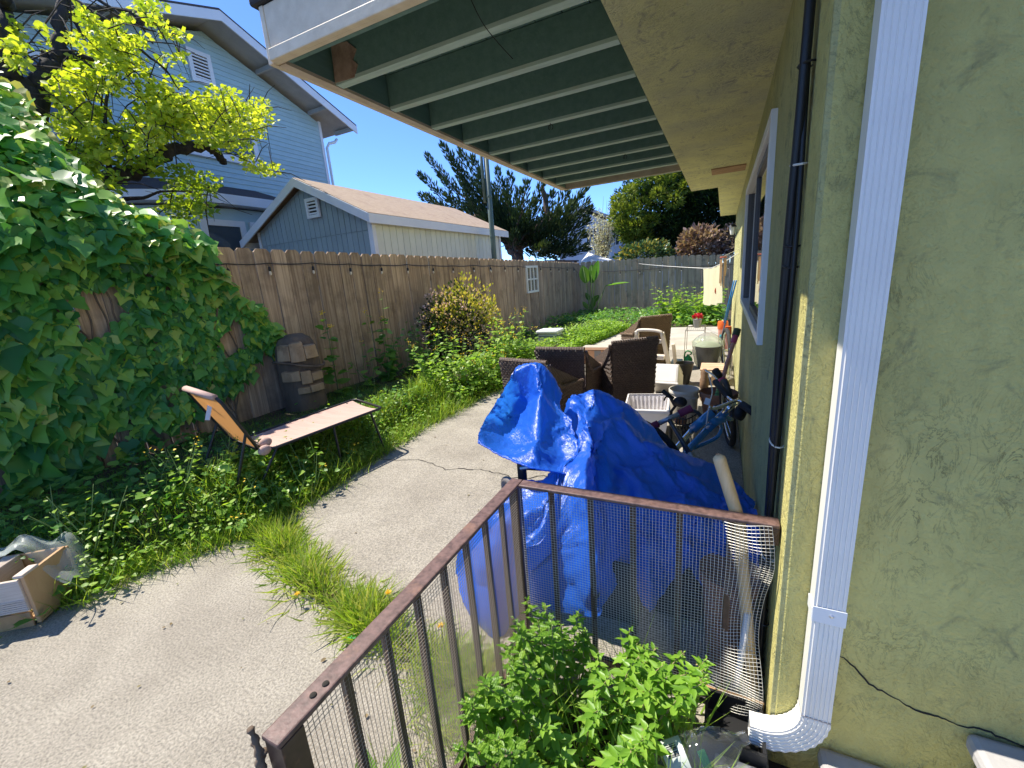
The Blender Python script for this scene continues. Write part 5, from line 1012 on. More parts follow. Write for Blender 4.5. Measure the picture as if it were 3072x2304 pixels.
B_ = [[(1095, 1100, 2.25), (1150, 1060, 2.3), (1190, 1040, 2.4), (1222, 960, 2.9), (1258, 930, 3.0), (1288, 925, 3.0), (1326, 930, 3.0), (1366, 945, 3.0), (1402, 960, 2.95), (1465, 1010, 2.8), (1520, 1040, 2.75), (1562, 1050, 2.6), (1600, 1070, 2.45), (1632, 1100, 2.3)],
      [(1085, 1060, 1.98), (1130, 1040, 1.98), (1185, 1028, 2.02), (1224, 868, 2.74), (1256, 849, 2.7), (1286, 841, 2.68), (1326, 858, 2.7), (1366, 895, 2.74), (1402, 927, 2.72), (1463, 985, 2.62), (1520, 1006, 2.52), (1560, 1022, 2.42), (1600, 1052, 2.3), (1632, 1086, 2.2)],
      [(1062, 1085, 1.8), (1120, 1078, 1.76), (1185, 1075, 1.82), (1236, 906, 2.52), (1262, 890, 2.42), (1300, 884, 2.46), (1345, 905, 2.393), (1398, 940, 2.353), (1440, 968, 2.284), (1490, 1010, 2.24), (1530, 1040, 2.2), (1572, 1060, 2.147), (1608, 1080, 2.14), (1636, 1100, 2.08)],
      [(1022, 1135, 1.74), (1090, 1130, 1.62), (1170, 1130, 1.7), (1248, 952, 2.24), (1274, 935, 2.12), (1308, 940, 2.24), (1366, 965, 2.171), (1420, 995, 2.154), (1470, 1020, 2.093), (1510, 1040, 2.091), (1545, 1070, 2.054), (1580, 1085, 2.024), (1612, 1105, 2.04), (1637, 1118, 1.98)],
      [(990, 1190, 1.72), (1060, 1190, 1.54), (1150, 1180, 1.64), (1255, 1005, 2.02), (1284, 1000, 1.92), (1318, 1010, 2.08), (1376, 1032, 1.999), (1430, 1055, 1.999), (1480, 1075, 1.945), (1513, 1085, 1.956), (1548, 1100, 1.937), (1582, 1112, 1.919), (1614, 1125, 1.95), (1638, 1135, 1.9)],
      [(985, 1240, 1.68), (1045, 1260, 1.49), (1130, 1250, 1.62), (1260, 1065, 1.84), (1294, 1062, 1.74), (1328, 1082, 1.9), (1388, 1100, 1.839), (1440, 1115, 1.867), (1484, 1120, 1.826), (1516, 1120, 1.861), (1550, 1140, 1.854), (1585, 1150, 1.833), (1616, 1160, 1.86), (1638, 1170, 1.82)],
      [(1000, 1310, 1.55), (1060, 1330, 1.44), (1140, 1235, 1.66), (1260, 1150, 1.66), (1300, 1150, 1.6), (1338, 1165, 1.8), (1396, 1180, 1.719), (1450, 1185, 1.756), (1490, 1185, 1.718), (1520, 1180, 1.763), (1556, 1195, 1.756), (1590, 1200, 1.744), (1618, 1205, 1.78), (1638, 1210, 1.74)],
      [(1040, 1368, 1.47), (1075, 1385, 1.42), (1150, 1310, 1.64), (1256, 1320, 1.6), (1300, 1325, 1.575), (1342, 1235, 1.76), (1404, 1320, 1.6), (1455, 1250, 1.76), (1488, 1225, 1.8), (1526, 1280, 1.76), (1562, 1280, 1.72), (1592, 1235, 1.76), (1620, 1270, 1.72), (1640, 1255, 1.7)]]
Bp = [[dp(*p) for p in r_] for r_ in B_]
for r_ in Bp:
    for p in r_: p.z = max(p.z, .01); p.x = min(p.x, .185)
GB = cr_interp(Bp, 11)
GB = crumple(drape(GB, 11, .07, 22, .06, 8), .0045, 9.7, 1.0, .75)
for r_ in GB:
    for p in r_: p.z = max(p.z, .008); p.x = min(p.x, .19); p.y = max(p.y, 1.50) if p.x > -.79 else p.y
gridmesh(GB, 'lower_sheet', tm, tarp)
# trolley frame that sticks out under the tarp
trl = empty('folded_trolley', (-1.0, 2.1, 0), 'black folded trolley frame poking out under the blue tarp', 'trolley')
MB().beam(dp(1122, 1004, 2.05), dp(1250, 1012, 2.3), .035, .05).build('frame_bar', m_black, trl, bevel=.005); MB().tube([dp(1124, 1012, 2.0), dp(1182, 1004, 2.02)], .009, 8).build('grey_tube', m_alu, trl); MB().beam(dp(1126, 995, 2.06), V(dp(1126, 995, 2.06).x, 2.06, .01), .04, .05, up=(0, 1, 0)).build('leg', m_black, trl, bevel=.005)
wheel_parts(trl, V(-1.06, 1.98, .46), (.5, .8, .1), .085, .02, M('grey_rubber', (.16, .14, .13), rough=.8), m_alu, 8)
for k_, (x0, x1, y0_, y1_, z1_, lb) in enumerate(((-.76, -.30, 1.72, 2.1, .33, 'added black box darkening the hollow under the blue tarp, left one'), (-.24, -.03, 1.84, 2.2, .36, 'added black box darkening the hollow under the blue tarp, right one'))):  # added black boxes, standing in for the dark hollows under the tarp
    e = empty('dark_filler_box', ((x0+x1)/2, (y0_+y1_)/2, 0), lb, 'crate'); MB().bx(x0, x1, y0_, y1_, .008, .03).build('base', m_blkp, e)
    for a in ((x0, x1, y0_, y0_+.012), (x0, x1, y1_-.012, y1_), (x0, x0+.012, y0_+.013, y1_-.013), (x1-.012, x1, y0_+.013, y1_-.013)): MB().bx(*a, .031, z1_).build('side', m_blkp, e)
# brown pot and white pipe seen through the mesh
pot('flower_pot', (.07, 1.66, .006), [(.07, 0), (.075, .01), (.1, .40), (.115, .405), (.115, .45), (.1, .44), (.0, .40)], m_terra, 'tall brown clay pot seen through the wire mesh', 'pot')
tag(MB().tube([V(.10, 1.475, .02), V(.125, 1.485, .42)], .012, 10).build('white_pipe', m_plw, smooth=True), 'short white plastic pipe behind the wire mesh by the wall', 'pipe')
# ------------------------------------------------------------------ grass and weeds
m_grass = LEAF('grass_blade', [(.07, .17, .03), (.12, .24, .035), (.19, .32, .04), (.28, .38, .07)], .42, .45)
m_grassy = LEAF('grass_sunny', [(.12, .24, .02), (.20, .33, .03), (.30, .40, .05), (.44, .43, .14)], .42, .45)  # yellow-green grass, brightened in colour as if in full sun
m_weed = LEAF('weed_leaf', [(.06, .18, .04), (.10, .25, .045), (.15, .32, .055), (.23, .40, .07)], .4, .42)
m_weedy = LEAF('weed_leaf_sunny', [(.16, .31, .04), (.25, .41, .055), (.36, .50, .085)], .45, .42)  # lighter copy of the weed leaf, sunlight put into its colour
m_stem = M('weed_stem', (.12, .20, .05), (.17, .26, .07), 8, rough=.6)
m_yel = LEAF('yellow_petal', [(.75, .50, .02), (.85, .62, .06)], .3, .6, (1.1, 1.0, .5))
edge = [(-4, -3.6), (.55, -3.45), (.8, -3.34), (1.12, -3.22), (1.45, -3.05), (1.6, -2.98), (1.9, -2.97), (2.3, -3.0), (3.4, -3.16), (4.3, -3.12), (5.3, -3.04), (5.6, -2.92), (8.9, -2.77), (11.3, -2.42), (12.3, -2.3), (12.4, .2), (15, .2)]
def ex(y): return np.interp(y, [e[0] for e in edge], [e[1] for e in edge])
gzv = np.vectorize(gz)
def blades(name, x, y, L, w, lean, mat, label, val=None, z=None, cat='grass', leandir=None):
    n = len(x); z = gzv(x, y) if z is None else z
    a = RNG.random(n)*2*math.pi; ln = RNG.random(n)*lean
    al = np.stack([np.cos(a)*ln, np.sin(a)*ln, np.ones(n)], 1)
    if leandir is not None: al[:, :2] += leandir
    nr = np.stack([np.cos(a), np.sin(a), -.2*np.ones(n)], 1)
    o = leafmesh(name, np.stack([x, y, z-.005], 1), al, nr, np.stack([w, L, L], 1), *T_BLADE, mat, val=val)
    return tag(o, label, cat, kind='stuff')
n = 56000; y = RNG.uniform(-.6, 12.5, n)**1.0; y = np.where(RNG.random(n) < .55, RNG.uniform(-.2, 5, n), y); x = ex(y)-np.abs(RNG.beta(1, 1.3, n))*(ex(y)+4.96); k = (np.sin(x*5+y*3)+np.sin(y*4.1-x*2.2))*.25+.6
blades('lawn_grass', x, y, RNG.uniform(.03, .10, n)*k+.015, RNG.uniform(.003, .006, n), .9, m_grass, 'short green lawn grass between the fence and the concrete', np.clip(RNG.random(n)*.6, 0, 1))
n = 15000; y = RNG.choice([0, 1], n, p=[.6, .4])*0+RNG.uniform(.55, 9, n); y = np.where(RNG.random(n) < .6, RNG.uniform(.6, 4.8, n), y); d = np.abs(RNG.normal(0, .22, n)); x = ex(y)-d+RNG.normal(.05, .05, n)
blades('edge_grass', x, y, RNG.uniform(.07, .27, n)*(1-.4*np.minimum(d, 1)), RNG.uniform(.004, .009, n), 1.0, m_grassy, 'long sunny grass along the edge of the concrete', RNG.random(n)**1.3)
# tufts in the joint between the slabs
jx = np.array([-3.0, -2.6, -2.2, -1.7, -1.3, -1.0, -.78]); jy = np.array([1.68, 1.56, 1.42, 1.31, 1.22, 1.19, 1.18])
n = 6200; t = RNG.beta(1.0, 1.0, n)*2.15; x = -2.98+t; cl_c = np.sin(x*7)*.5+.5; keep = RNG.random(n) < .45+.55*cl_c; x = x[keep]; n = len(x); dy = RNG.normal(0, .075, n)*(1-.25*(x+3)/2.2); y = np.interp(x, jx, jy)+dy
tf = np.round((x+3)*6+RNG.normal(0, .25, n)); dr = np.stack([((x+3)*6-tf)*1.3+RNG.normal(0, .35, n), dy*9+RNG.normal(0, .35, n)], 1)
blades('joint_grass', x, y, RNG.uniform(.05, .15, n)*(.7+.75*(np.sin(x*11)*.5+.5)), RNG.uniform(.004, .011, n), .6, m_grassy, 'yellow green grass tufts growing in the joint between the slabs', .25+.75*RNG.random(n), z=np.zeros(n), leandir=dr)
# loose grass outside and inside the railing
n = 5200; y = RNG.uniform(.6, 5.0, n); x = ex(y)-RNG.beta(1, 1.6, n)*.75+.03; hk = .55+.9*(np.sin(y*7+x*3)*.5+.5)*(np.sin(y*3.1+1)*.5+.5); blades('tall_grass', x, y, RNG.uniform(.12, .34, n)*np.where((y > 1.8) & (y < 3.5) & (x < -3.1), .5, hk), RNG.uniform(.004, .009, n), .8, m_grassy, 'tall lush grass at the left edge of the slab', RNG.random(n)*.8)
n = 1500; cxy = np.array([(-.9, 1.22), (-1.0, 1.05), (-.86, .95), (-.95, .7), (-.85, .55), (-1.08, 1.2), (-.84, .38), (-.92, .45)]); k = RNG.integers(0, 8, n); x = cxy[k, 0]+RNG.normal(0, .045, n); y = cxy[k, 1]+RNG.normal(0, .06, n); blades('railing_grass', x, y, RNG.uniform(.04, .14, n), RNG.uniform(.003, .006, n), 1.1, m_grassy, 'thin grass along the foot of the railing', RNG.random(n), z=np.zeros(n))
n = 500; x = RNG.uniform(-.72, .0, n); y = RNG.uniform(.3, 1.4, n); blades('bed_grass', x, y, RNG.uniform(.1, .35, n), RNG.uniform(.005, .011, n), .7, m_weedy, 'long grass blades in the planting bed inside the railing', RNG.random(n), z=np.zeros(n))
n = 2400; x = RNG.uniform(-3.75, -3.0, n); y = RNG.uniform(1.75, 3.6, n); blades('lounger_grass', x, y, np.where(x < -3.12, RNG.uniform(.08, .19, n), RNG.uniform(.12, .32, n)), RNG.uniform(.004, .009, n), .8, m_grassy, 'grass growing up under the sun lounger', RNG.random(n)*.8)
# low broad leaved ground cover
def cover(name, x, y, h, s0, s1, mat, label, z=None, tv=T_HEART):
    n = len(x); z = (gzv(x, y) if z is None else z)+h*RNG.random(n)**.7
    return tag(leafmesh(name, np.stack([x, y, z], 1), rdir(n, (-.35, .5)), np.stack([RNG.normal(0, .5, n), RNG.normal(0, .5, n), np.ones(n)], 1), RNG.uniform(s0, s1, n), *tv, mat), label, 'weeds', kind='stuff')
def band(n, y0, y1, w, off=0.0): y = RNG.uniform(y0, y1, n); d = np.abs(RNG.normal(0, w, n))+off; return ex(y)-d, y
x, y = band(3000, .7, 4.5, .27, .0); cover('edge_weeds', x, y, .20, .012, .036, m_weedy, 'mixed low weeds crowding the concrete edge on the left')
x, y = band(1300, .7, 4.3, .40, .1); cover('lawn_weeds', x, y, .14, .02, .055, m_weed, 'darker broad leaved weeds in the shaded lawn')
x = RNG.uniform(-4.9, -3.3, 900); y = RNG.uniform(-.2, 2.3, 900); cover('shade_weeds', x, y, .16, .03, .08, m_weed, 'low dark weeds under the ivy')
x, y = band(9000, 4.6, 12, .42, .0); kp = ~((y > 7.6) & (y < 9.5) & (x < -2.95)); x, y = x[kp], y[kp]; cover('bed_weeds', x, y, .28, .02, .06, m_weedy, 'bright weeds filling the bed along the walkway')
n = 5200; x = RNG.uniform(-4.9, .15, n); y = RNG.uniform(12.35, 15.8, n); cover('far_weeds', x, y, .30, .03, .09, m_weed, 'green weeds filling the bed before the far fence')
x, y = band(5200, 6.5, 12.4, .3, -.02); cover('patio_edge_weeds', x, y, .16, .03, .07, m_weedy, 'sunny weeds creeping over the edge of the far patio')
x = RNG.uniform(-3.6, -3.0, 1500); y = RNG.uniform(1.8, 3.6, 1500); cover('lounger_weeds', x, y, .13, .016, .042, m_weedy, 'small weeds growing under and around the sun lounger')
x, y = band(900, .5, 6, .12, -.05); cover('rim_weeds', x, y, .10, .015, .04, m_weedy, 'low weeds creeping onto the concrete rim')
def weedplant(c, h, nl, ls, mat, label, group, fl=8, spread=.10, name='mustard_weed', ns=None):
    c = Vector(c); e = empty(name, c, label, 'weed', group); st = MB(); P = []; AL = []; S = []; F = []
    for s_ in range(ns or random.randint(2, 4)):
        a = random.random()*6.3; hh = h*random.uniform(.7, 1); top = c+V(math.cos(a)*spread*1.6, math.sin(a)*spread*1.6, hh); pts = spline([c+V(math.cos(a)*.01, math.sin(a)*.01, -.02), c.lerp(top, .5)+V(random.uniform(-.03, .03), random.uniform(-.03, .03), 0), top], 5)
        st.tube(pts, [.006-.0045*i/(len(pts)-1) for i in range(len(pts))], 5)
        for k in range(nl):
            t = (k+random.random())/nl*.95; p = pts[min(int(t*(len(pts)-1)), len(pts)-1)]; b = random.random()*6.3; P.append(p+V(math.cos(b), math.sin(b), 0)*.03); AL.append((math.cos(b), math.sin(b), random.uniform(-.5, .45))); S.append(ls*(1.15-.75*t)*random.uniform(.7, 1.2))
        for k in range(fl): F.append(top+V(random.gauss(0, .022), random.gauss(0, .022), random.gauss(.0, .018)))
    st.build('stems', m_stem, e, smooth=True)
    P = np.array([tuple(p) for p in P]); n_ = len(P)
    leafmesh('leaves', P, np.array(AL), np.stack([RNG.normal(0, .35, n_), RNG.normal(0, .35, n_), np.ones(n_)], 1), np.array(S), *T_HEART, mat, e, c)['kind'] = 'stuff'
    if F: F = np.array([tuple(p) for p in F]); leafmesh('flowers', F, rdir(len(F), (-.2, .6)), rdir(len(F), (.2, 1)), RNG.uniform(.012, .02, len(F)), *T_HEART, m_yel, e, c)['kind'] = 'stuff'
    return e
# tall flowering weeds at the fence, one by one
weedplant((-4.70, 4.04, .14), 1.5, 18, .19, m_weed, 'tall yellow flowering weed right of the carved stump', None, 26, .05, ns=2)
weedplant((-4.68, 5.0, .13), 1.52, 24, .17, m_weed, 'tall twin stemmed weed with few yellow flowers against the fence', None, 12, .16, ns=3)
weedplant((-4.72, 4.54, .13), .86, 8, .10, m_weed, 'shorter weed with one yellow flower between two tall weeds', None, 6, .05, ns=1)
for k, (x_, y_, h_) in enumerate(((-4.5, 5.3, .95), (-4.3, 5.6, .9), (-4.0, 5.1, .6), (-4.7, 6.0, 1.0), (-4.5, 4.5, .6), (-4.6, 4.9, .8), (-4.2, 5.3, .75), (-4.4, 6.2, .7), (-4.0, 5.7, .7))): weedplant((x_, y_, gz(x_, y_)), h_, 12, .13, m_weed, 'dark leafy weed in the shade along the fence', 'shaded weeds along the fence', 0, .16, 'leafy_weed')
for k in range(26):
    y_ = 4.75+2.5*(k/26)+random.uniform(-.1, .1); x_ = float(ex(y_))-random.uniform(.12, .75); weedplant((x_, y_, gz(x_, y_)), random.uniform(.5, 1.0), 13, .11, m_weedy, 'bright mustard weed in the sunny bed beside the wicker chairs', 'mustard weeds in the bed', 7, .13)
for k in range(22):
    x_, y_ = float(ex(1.55+k*.085))-random.uniform(.04, .3), 1.55+k*.085+random.uniform(-.05, .05); weedplant((x_, y_, gz(x_, y_)), random.uniform(.26, .46) if k < 11 else random.uniform(.2, .34), 9, .085 if k < 11 else .055, m_weedy if k % 2 else m_weed, 'round leaved weed in front of the sun lounger', 'round leaved weeds by the lounger', 3 if k % 4 == 0 else 0, .09, 'leafy_weed')
for k in range(22):
    x_, y_ = random.uniform(-3.8, -3.28), random.uniform(.65, 2.0); weedplant((x_, y_, gz(x_, y_)), random.uniform(.22, .55), 15, .055, m_weedy if x_ > -3.65 else m_weed, 'small leaved weed near the wooden crate and the slab edge', 'small leaved weeds on the left', 2 if k % 6 == 0 else 0, .12, 'leafy_weed')  # weeds nearer the slab take the leaf colour brightened for sun
for k in range(20):
    x_, y_ = random.uniform(-1.75, .08), random.uniform(12.7, 14.2); weedplant((x_, y_, -.02), random.uniform(.75, 1.3), 20, .17, m_weedy, 'tall leafy weed before the grey far fence', 'tall weeds at the far fence', 3, .2, 'leafy_weed')
for k in range(6): x_, y_ = -4.6+random.uniform(-.15, .3), 9.2+k*.85; weedplant((x_, y_, gz(x_, y_)), random.uniform(.35, .6), 10, .13, m_weed, 'small dark weed at the far part of the brown fence', 'small weeds at the brown fence', 0, .15, 'leafy_weed')
# dandelions
for k, (x_, y_, z_, lb) in enumerate(((*px(1165, 1778, Z=.16)[:2], 0, 'yellow dandelion in the joint grass left of the railing'), (*px(1322, 1878, Z=.2)[:2], 0, 'yellow dandelion behind the railing pickets'), (*px(892, 1783, Z=.08)[:2], 0, 'orange dandelion at the left rim of the joint grass'), (*px(632, 1426, Z=.3)[:2], .0, 'orange flower among the round leaved weeds'))):
    hh = (.16, .2, .08, .3)[k]; e = empty('dandelion', (x_, y_, z_), lb, 'flower'); MB().tube([V(x_+.01, y_, z_), V(x_, y_, hh-.005)], .002, 5).build('stem', m_stem, e); q = rdir(40, (.05, .7)); leafmesh('petals', np.tile([[x_, y_, hh]], (40, 1)), q, np.tile([[0, 0, 1.]], (40, 1))+q*.1, np.stack([np.full(40, .007), np.full(40, .02), np.full(40, .02)], 1), *T_DIAM, m_yel, e, (x_, y_, z_))['kind'] = 'stuff'
# ------------------------------------------------------------------ ivy on the fence
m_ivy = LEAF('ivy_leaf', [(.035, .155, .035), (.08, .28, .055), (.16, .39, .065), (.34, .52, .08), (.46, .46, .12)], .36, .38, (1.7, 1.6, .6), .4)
ivy = empty('ivy', (-4.2, 1.2, .2), 'dense ivy with large glossy leaves climbing over the left end of the fence', 'ivy')
iy = [-2.0, 2.18, 2.65, 2.9, 3.13, 3.38, 3.47]; izt = [2.22, 2.25, 2.2, 2.02, 1.67, 1.34, 1.08]
def itop(y): return np.interp(y, iy, izt)
def ibot(y): return np.interp(y, [-2, 1.15, 1.7, 2.2, 2.65, 3.0, 3.33, 3.47], [.14, .2, .33, .46, .6, .73, .88, 1.0])
n = 4300; y = 3.47-(RNG.beta(1.0, 1.1, n))*4.2; u = RNG.beta(1.15, 1.0, n); zt_, zb_ = itop(y), ibot(y); z = zb_+(zt_-zb_)*u
gapn = np.sin(y*5.3+1)+np.sin(z*4.4+y*2)+np.sin(y*9-z*7); keep = (gapn > -1.45) | (z > zt_-.35); y, z, u, zt_ = y[keep], z[keep], u[keep], zt_[keep]; n = len(y)
bul = .07+.14*np.clip(2.0-y, 0, 1.6)/1.6*np.sin(np.pi*np.clip((z-.2)/2.3, 0, 1))+.10*np.exp(-((zt_-z)/.25)**2)
x = FX+.03+bul*RNG.random(n)**.45; outer = x-(FX+.03)-bul*.62
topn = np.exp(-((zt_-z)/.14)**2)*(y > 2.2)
# mound that runs back and up over the tree stump behind the fence
crest = [V(-4.95, 2.78, 2.19), px(555, 708, X=-5.05), px(347, 625, X=-5.3), px(208, 528, X=-5.6), px(83, 361, X=-6.1), px(0, 250, X=-6.45), V(-6.6, 1.7, 3.9), V(-6.6, .4, 3.6), V(-6.4, -1.2, 3.2)]
base = [V(-4.9, 2.76, 2.05), V(-4.87, 2.53, 2.1), V(-4.85, 2.24, 2.16), V(-4.83, 1.95, 2.18), V(-4.8, 1.67, 2.18), V(-4.8, 1.38, 2.18), V(-4.8, .9, 2.18), V(-4.8, 0, 2.16), V(-4.8, -1.2, 2.16)]
cs_, bs_ = spline(crest, 12), spline(base, 12); m_ = 3000; pm_, am_, nm_, tm_ = [], [], [], []
for _ in range(m_):
    t = random.random()**.9; w_ = random.random()**.8; i = min(int(t*(len(cs_)-1)), len(cs_)-2); a, b = bs_[i].lerp(bs_[i+1], random.random()), cs_[i].lerp(cs_[i+1], random.random()); d = (b-a); p = a.lerp(b, w_)+V(.35, -.05, .75).normalized()*(.13*math.sin(math.pi*w_)*min(1, d.length))+V(random.gauss(0, .05), random.gauss(0, .05), random.gauss(0, .05)); nn_ = V(.75, -.25, .6); pm_.append(tuple(p)); am_.append((.45+random.gauss(0, .3), random.gauss(-.1, .55), -.75+random.gauss(0, .3))); nm_.append((nn_.x+random.gauss(0, .35), nn_.y+random.gauss(0, .4), nn_.z+.5*w_+random.gauss(0, .35))); tm_.append(w_)
nrm = np.stack([np.ones(n)+RNG.normal(0, .3, n), RNG.normal(-.15, .45, n), .35+topn*1.6+RNG.normal(0, .4, n)], 1)
alo = np.stack([.25+RNG.normal(0, .25, n), RNG.normal(0, .55, n), -1+.5*topn+RNG.normal(0, .25, n)], 1)
sz = (.045+.12*RNG.beta(1.3, 1.6, n))*(1+.45*np.clip(2.2-y, 0, 1.2)); val = np.clip(RNG.beta(.9, 1.7, n)+.35*topn, 0, 1); pos = np.stack([x, y, z], 1)  # leaves along the top get lighter colours, as if sunlit
pos = np.concatenate([pos, np.array(pm_)]); nrm = np.concatenate([nrm, np.array(nm_)]); alo = np.concatenate([alo, np.array(am_)]); sz = np.concatenate([sz, (.07+.14*RNG.beta(1.2, 1.4, m_))]); val = np.concatenate([val, np.clip(RNG.beta(1.3, 2, m_)+.45*np.array(tm_)**3, 0, 1)]); outer = np.concatenate([outer, np.full(m_, .01)]); n = len(pos)  # mound leaves lighten toward the crest, sunlight put into the colour
dist = np.linalg.norm(pos-np.array([0, 0, 1.65]), axis=1); cz = (pos-np.array([0, 0, 1.65]))@CF; cx_ = (pos-np.array([0, 0, 1.65]))@CR/cz; cy_ = (pos-np.array([0, 0, 1.65]))@CU/cz; inv = (cz > 0) & (np.abs(cx_) < 1.2) & (np.abs(cy_) < .9)
score = sz/dist*(outer > 0)*inv; idx = np.argsort(-score)[:300]; rest = np.setdiff1d(np.arange(n), idx)
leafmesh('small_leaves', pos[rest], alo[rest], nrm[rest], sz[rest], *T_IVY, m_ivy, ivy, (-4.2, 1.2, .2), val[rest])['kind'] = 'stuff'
lms = []
for q in range(8):
    me = bpy.data.meshes.new('leaf'); me.from_pydata(T_IVY[0], [], T_IVY[1]); at = me.attributes.new('v', 'FLOAT', 'POINT'); at.data.foreach_set('value', [(q+.3)/8]*len(T_IVY[0])); me.materials.append(m_ivy); me.shade_smooth(); me.update(); lms.append(me)
def leafobj(parent, p, al, nr, s, v, meshes, org):
    al = Vector(al).normalized(); nr = Vector(nr); nr = (nr-al*nr.dot(al)).normalized(); ac = al.cross(nr)
    o = bpy.data.objects.new('leaf', meshes[min(len(meshes)-1, int(v*len(meshes)))]); COL.objects.link(o); o.parent = parent
    o.matrix_basis = Matrix(((ac.x*s, al.x*s, nr.x*s, p[0]-org[0]), (ac.y*s, al.y*s, nr.y*s, p[1]-org[1]), (ac.z*s, al.z*s, nr.z*s, p[2]-org[2]), (0, 0, 0, 1)))
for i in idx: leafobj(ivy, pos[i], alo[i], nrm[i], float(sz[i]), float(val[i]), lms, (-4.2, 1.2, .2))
lmp = MB(); nn_ = 12; lmp.v = [tuple(bs_[i*(len(bs_)-1)//nn_].lerp(cs_[i*(len(cs_)-1)//nn_], j/4)+V(-.12, 0, -.14)) for i in range(nn_+1) for j in range(5)]; lmp.f = [(i*5+j, i*5+j+1, i*5+6+j, i*5+5+j) for i in range(nn_) for j in range(4)]
lmp.build('old_growth', m_soil, ivy, smooth=True)
vb = MB()
for k in range(16):
    y0_ = random.uniform(.4, 3.1); pts = [V(FX+.05, y0_, .2)]
    while pts[-1].z < float(itop(pts[-1].y))-.15 and len(pts) < 16: pts.append(pts[-1]+V(random.uniform(-.01, .012), random.uniform(-.09, .07), .17))
    vb.tube(spline(pts, 3), .008, 5)
vb.build('vines', m_bark, ivy, smooth=True)['kind'] = 'stuff'
# ------------------------------------------------------------------ leafy plant inside the railing
m_pel = LEAF('pellitory_leaf', [(.09, .21, .022), (.15, .31, .03), (.23, .41, .045), (.32, .48, .07)], .38, .4)
pel = empty('leafy_plant', (-.3, 1.15, 0), 'bushy bright green leafy plant filling the bed inside the railing', 'plant')
sb_ = MB(); P, AL, NR, S = [], [], [], []; FP = []
for k in range(84):
    a = random.random()*6.3; r0 = math.sqrt(random.random()); c = V(-.40+.27*r0*math.cos(a), 1.07+.26*r0*math.sin(a), 0); hh = .20+.19*random.random()*(1.15-r0*.5); ln = .10+.16*r0*random.random(); a2 = a+random.uniform(-.6, .6)
    if k in (3, 9, 17): c = V(-.12, 1.24, 0); a2 = R(random.uniform(0, 25)); ln = .20; hh = .34
    top = c+V(math.cos(a2)*ln, math.sin(a2)*ln, hh); top.y = min(top.y, 1.40); top.x = max(top.x, -.71); top.x = min(top.x, .0 if top.y > 1.2 else -.16)
    pts = spline([c, c.lerp(top, .55)+V(0, 0, .06), top], 8); sb_.tube(pts, [.0035-.0022*i/(len(pts)-1) for i in range(len(pts))], 5)
    nl = 34; ph = random.random()*6
    for i in range(nl):
        t = .08+.92*(i/(nl-1)); p = pts[min(int(t*(len(pts)-1)), len(pts)-1)]; b = ph+i*2.4; up = .55*(t-.55)
        P.append(tuple(p)); AL.append((math.cos(b), math.sin(b), up+random.uniform(-.2, .15))); NR.append((random.gauss(0, .25), random.gauss(0, .25), 1)); S.append((.022+.030*math.sin(math.pi*min(1, t*1.05))**.7)*random.uniform(.75, 1.15)*(1 if t < .9 else .6))
        if t > .35 and random.random() < .35: FP.append(tuple(p+V(random.gauss(0, .006), random.gauss(0, .006), random.gauss(0, .006))))
sb_.build('stems', M('pellitory_stem', (.26, .20, .09), (.22, .26, .08), 9, rough=.6), pel, smooth=True)['kind'] = 'stuff'
P, AL, NR, S = map(np.array, (P, AL, NR, S)); P[:, 1] = np.minimum(P[:, 1], 1.405); n = len(P); val = RNG.beta(2, 2, n)
ordr = np.argsort(-(S*(P[:, 2]+.15)/np.linalg.norm(P-np.array([0, 0, 1.65]), axis=1))); big, rest = ordr[:300], ordr[300:]
leafmesh('small_leaves', P[rest], AL[rest], NR[rest], S[rest]*1.15, *T_LANCE, m_pel, pel, (-.3, 1.15, 0), val[rest], True)['kind'] = 'stuff'
pms = []
for q in range(6):
    me = bpy.data.meshes.new('leaf'); me.from_pydata(T_LANCE[0], [], T_LANCE[1]); at = me.attributes.new('v', 'FLOAT', 'POINT'); at.data.foreach_set('value', [(q+.5)/6]*len(T_LANCE[0])); me.materials.append(m_pel); me.shade_smooth(); me.update(); pms.append(me)
for i in big: leafobj(pel, P[i], AL[i], NR[i], float(S[i])*1.15, float(val[i]), pms, (-.3, 1.15, 0))
FP = np.array(FP); leafmesh('flower_buds', FP, rdir(len(FP)), rdir(len(FP)), RNG.uniform(.006, .012, len(FP)), *T_DIAM, LEAF('bud', [(.34, .24, .12), (.42, .36, .16)], .2), pel, (-.3, 1.15, 0))['kind'] = 'stuff'
# big dock leaves outside the railing
dk = empty('dock_weed', (-.86, .62, 0), 'long leaved dock weed growing at the foot of the left railing', 'weed')
for k in range(9):
    a = k*.72+.3; me = pms[3+k % 3]; al = (math.cos(a)*.6, math.sin(a)*.6, .7+.4*random.random()); leafobj(dk, (-.88+.02*math.cos(a), .60+.02*math.sin(a), .01), al, (-al[0], -al[1], 1.2), random.uniform(.14, .26), .6, pms, (-.86, .62, 0))
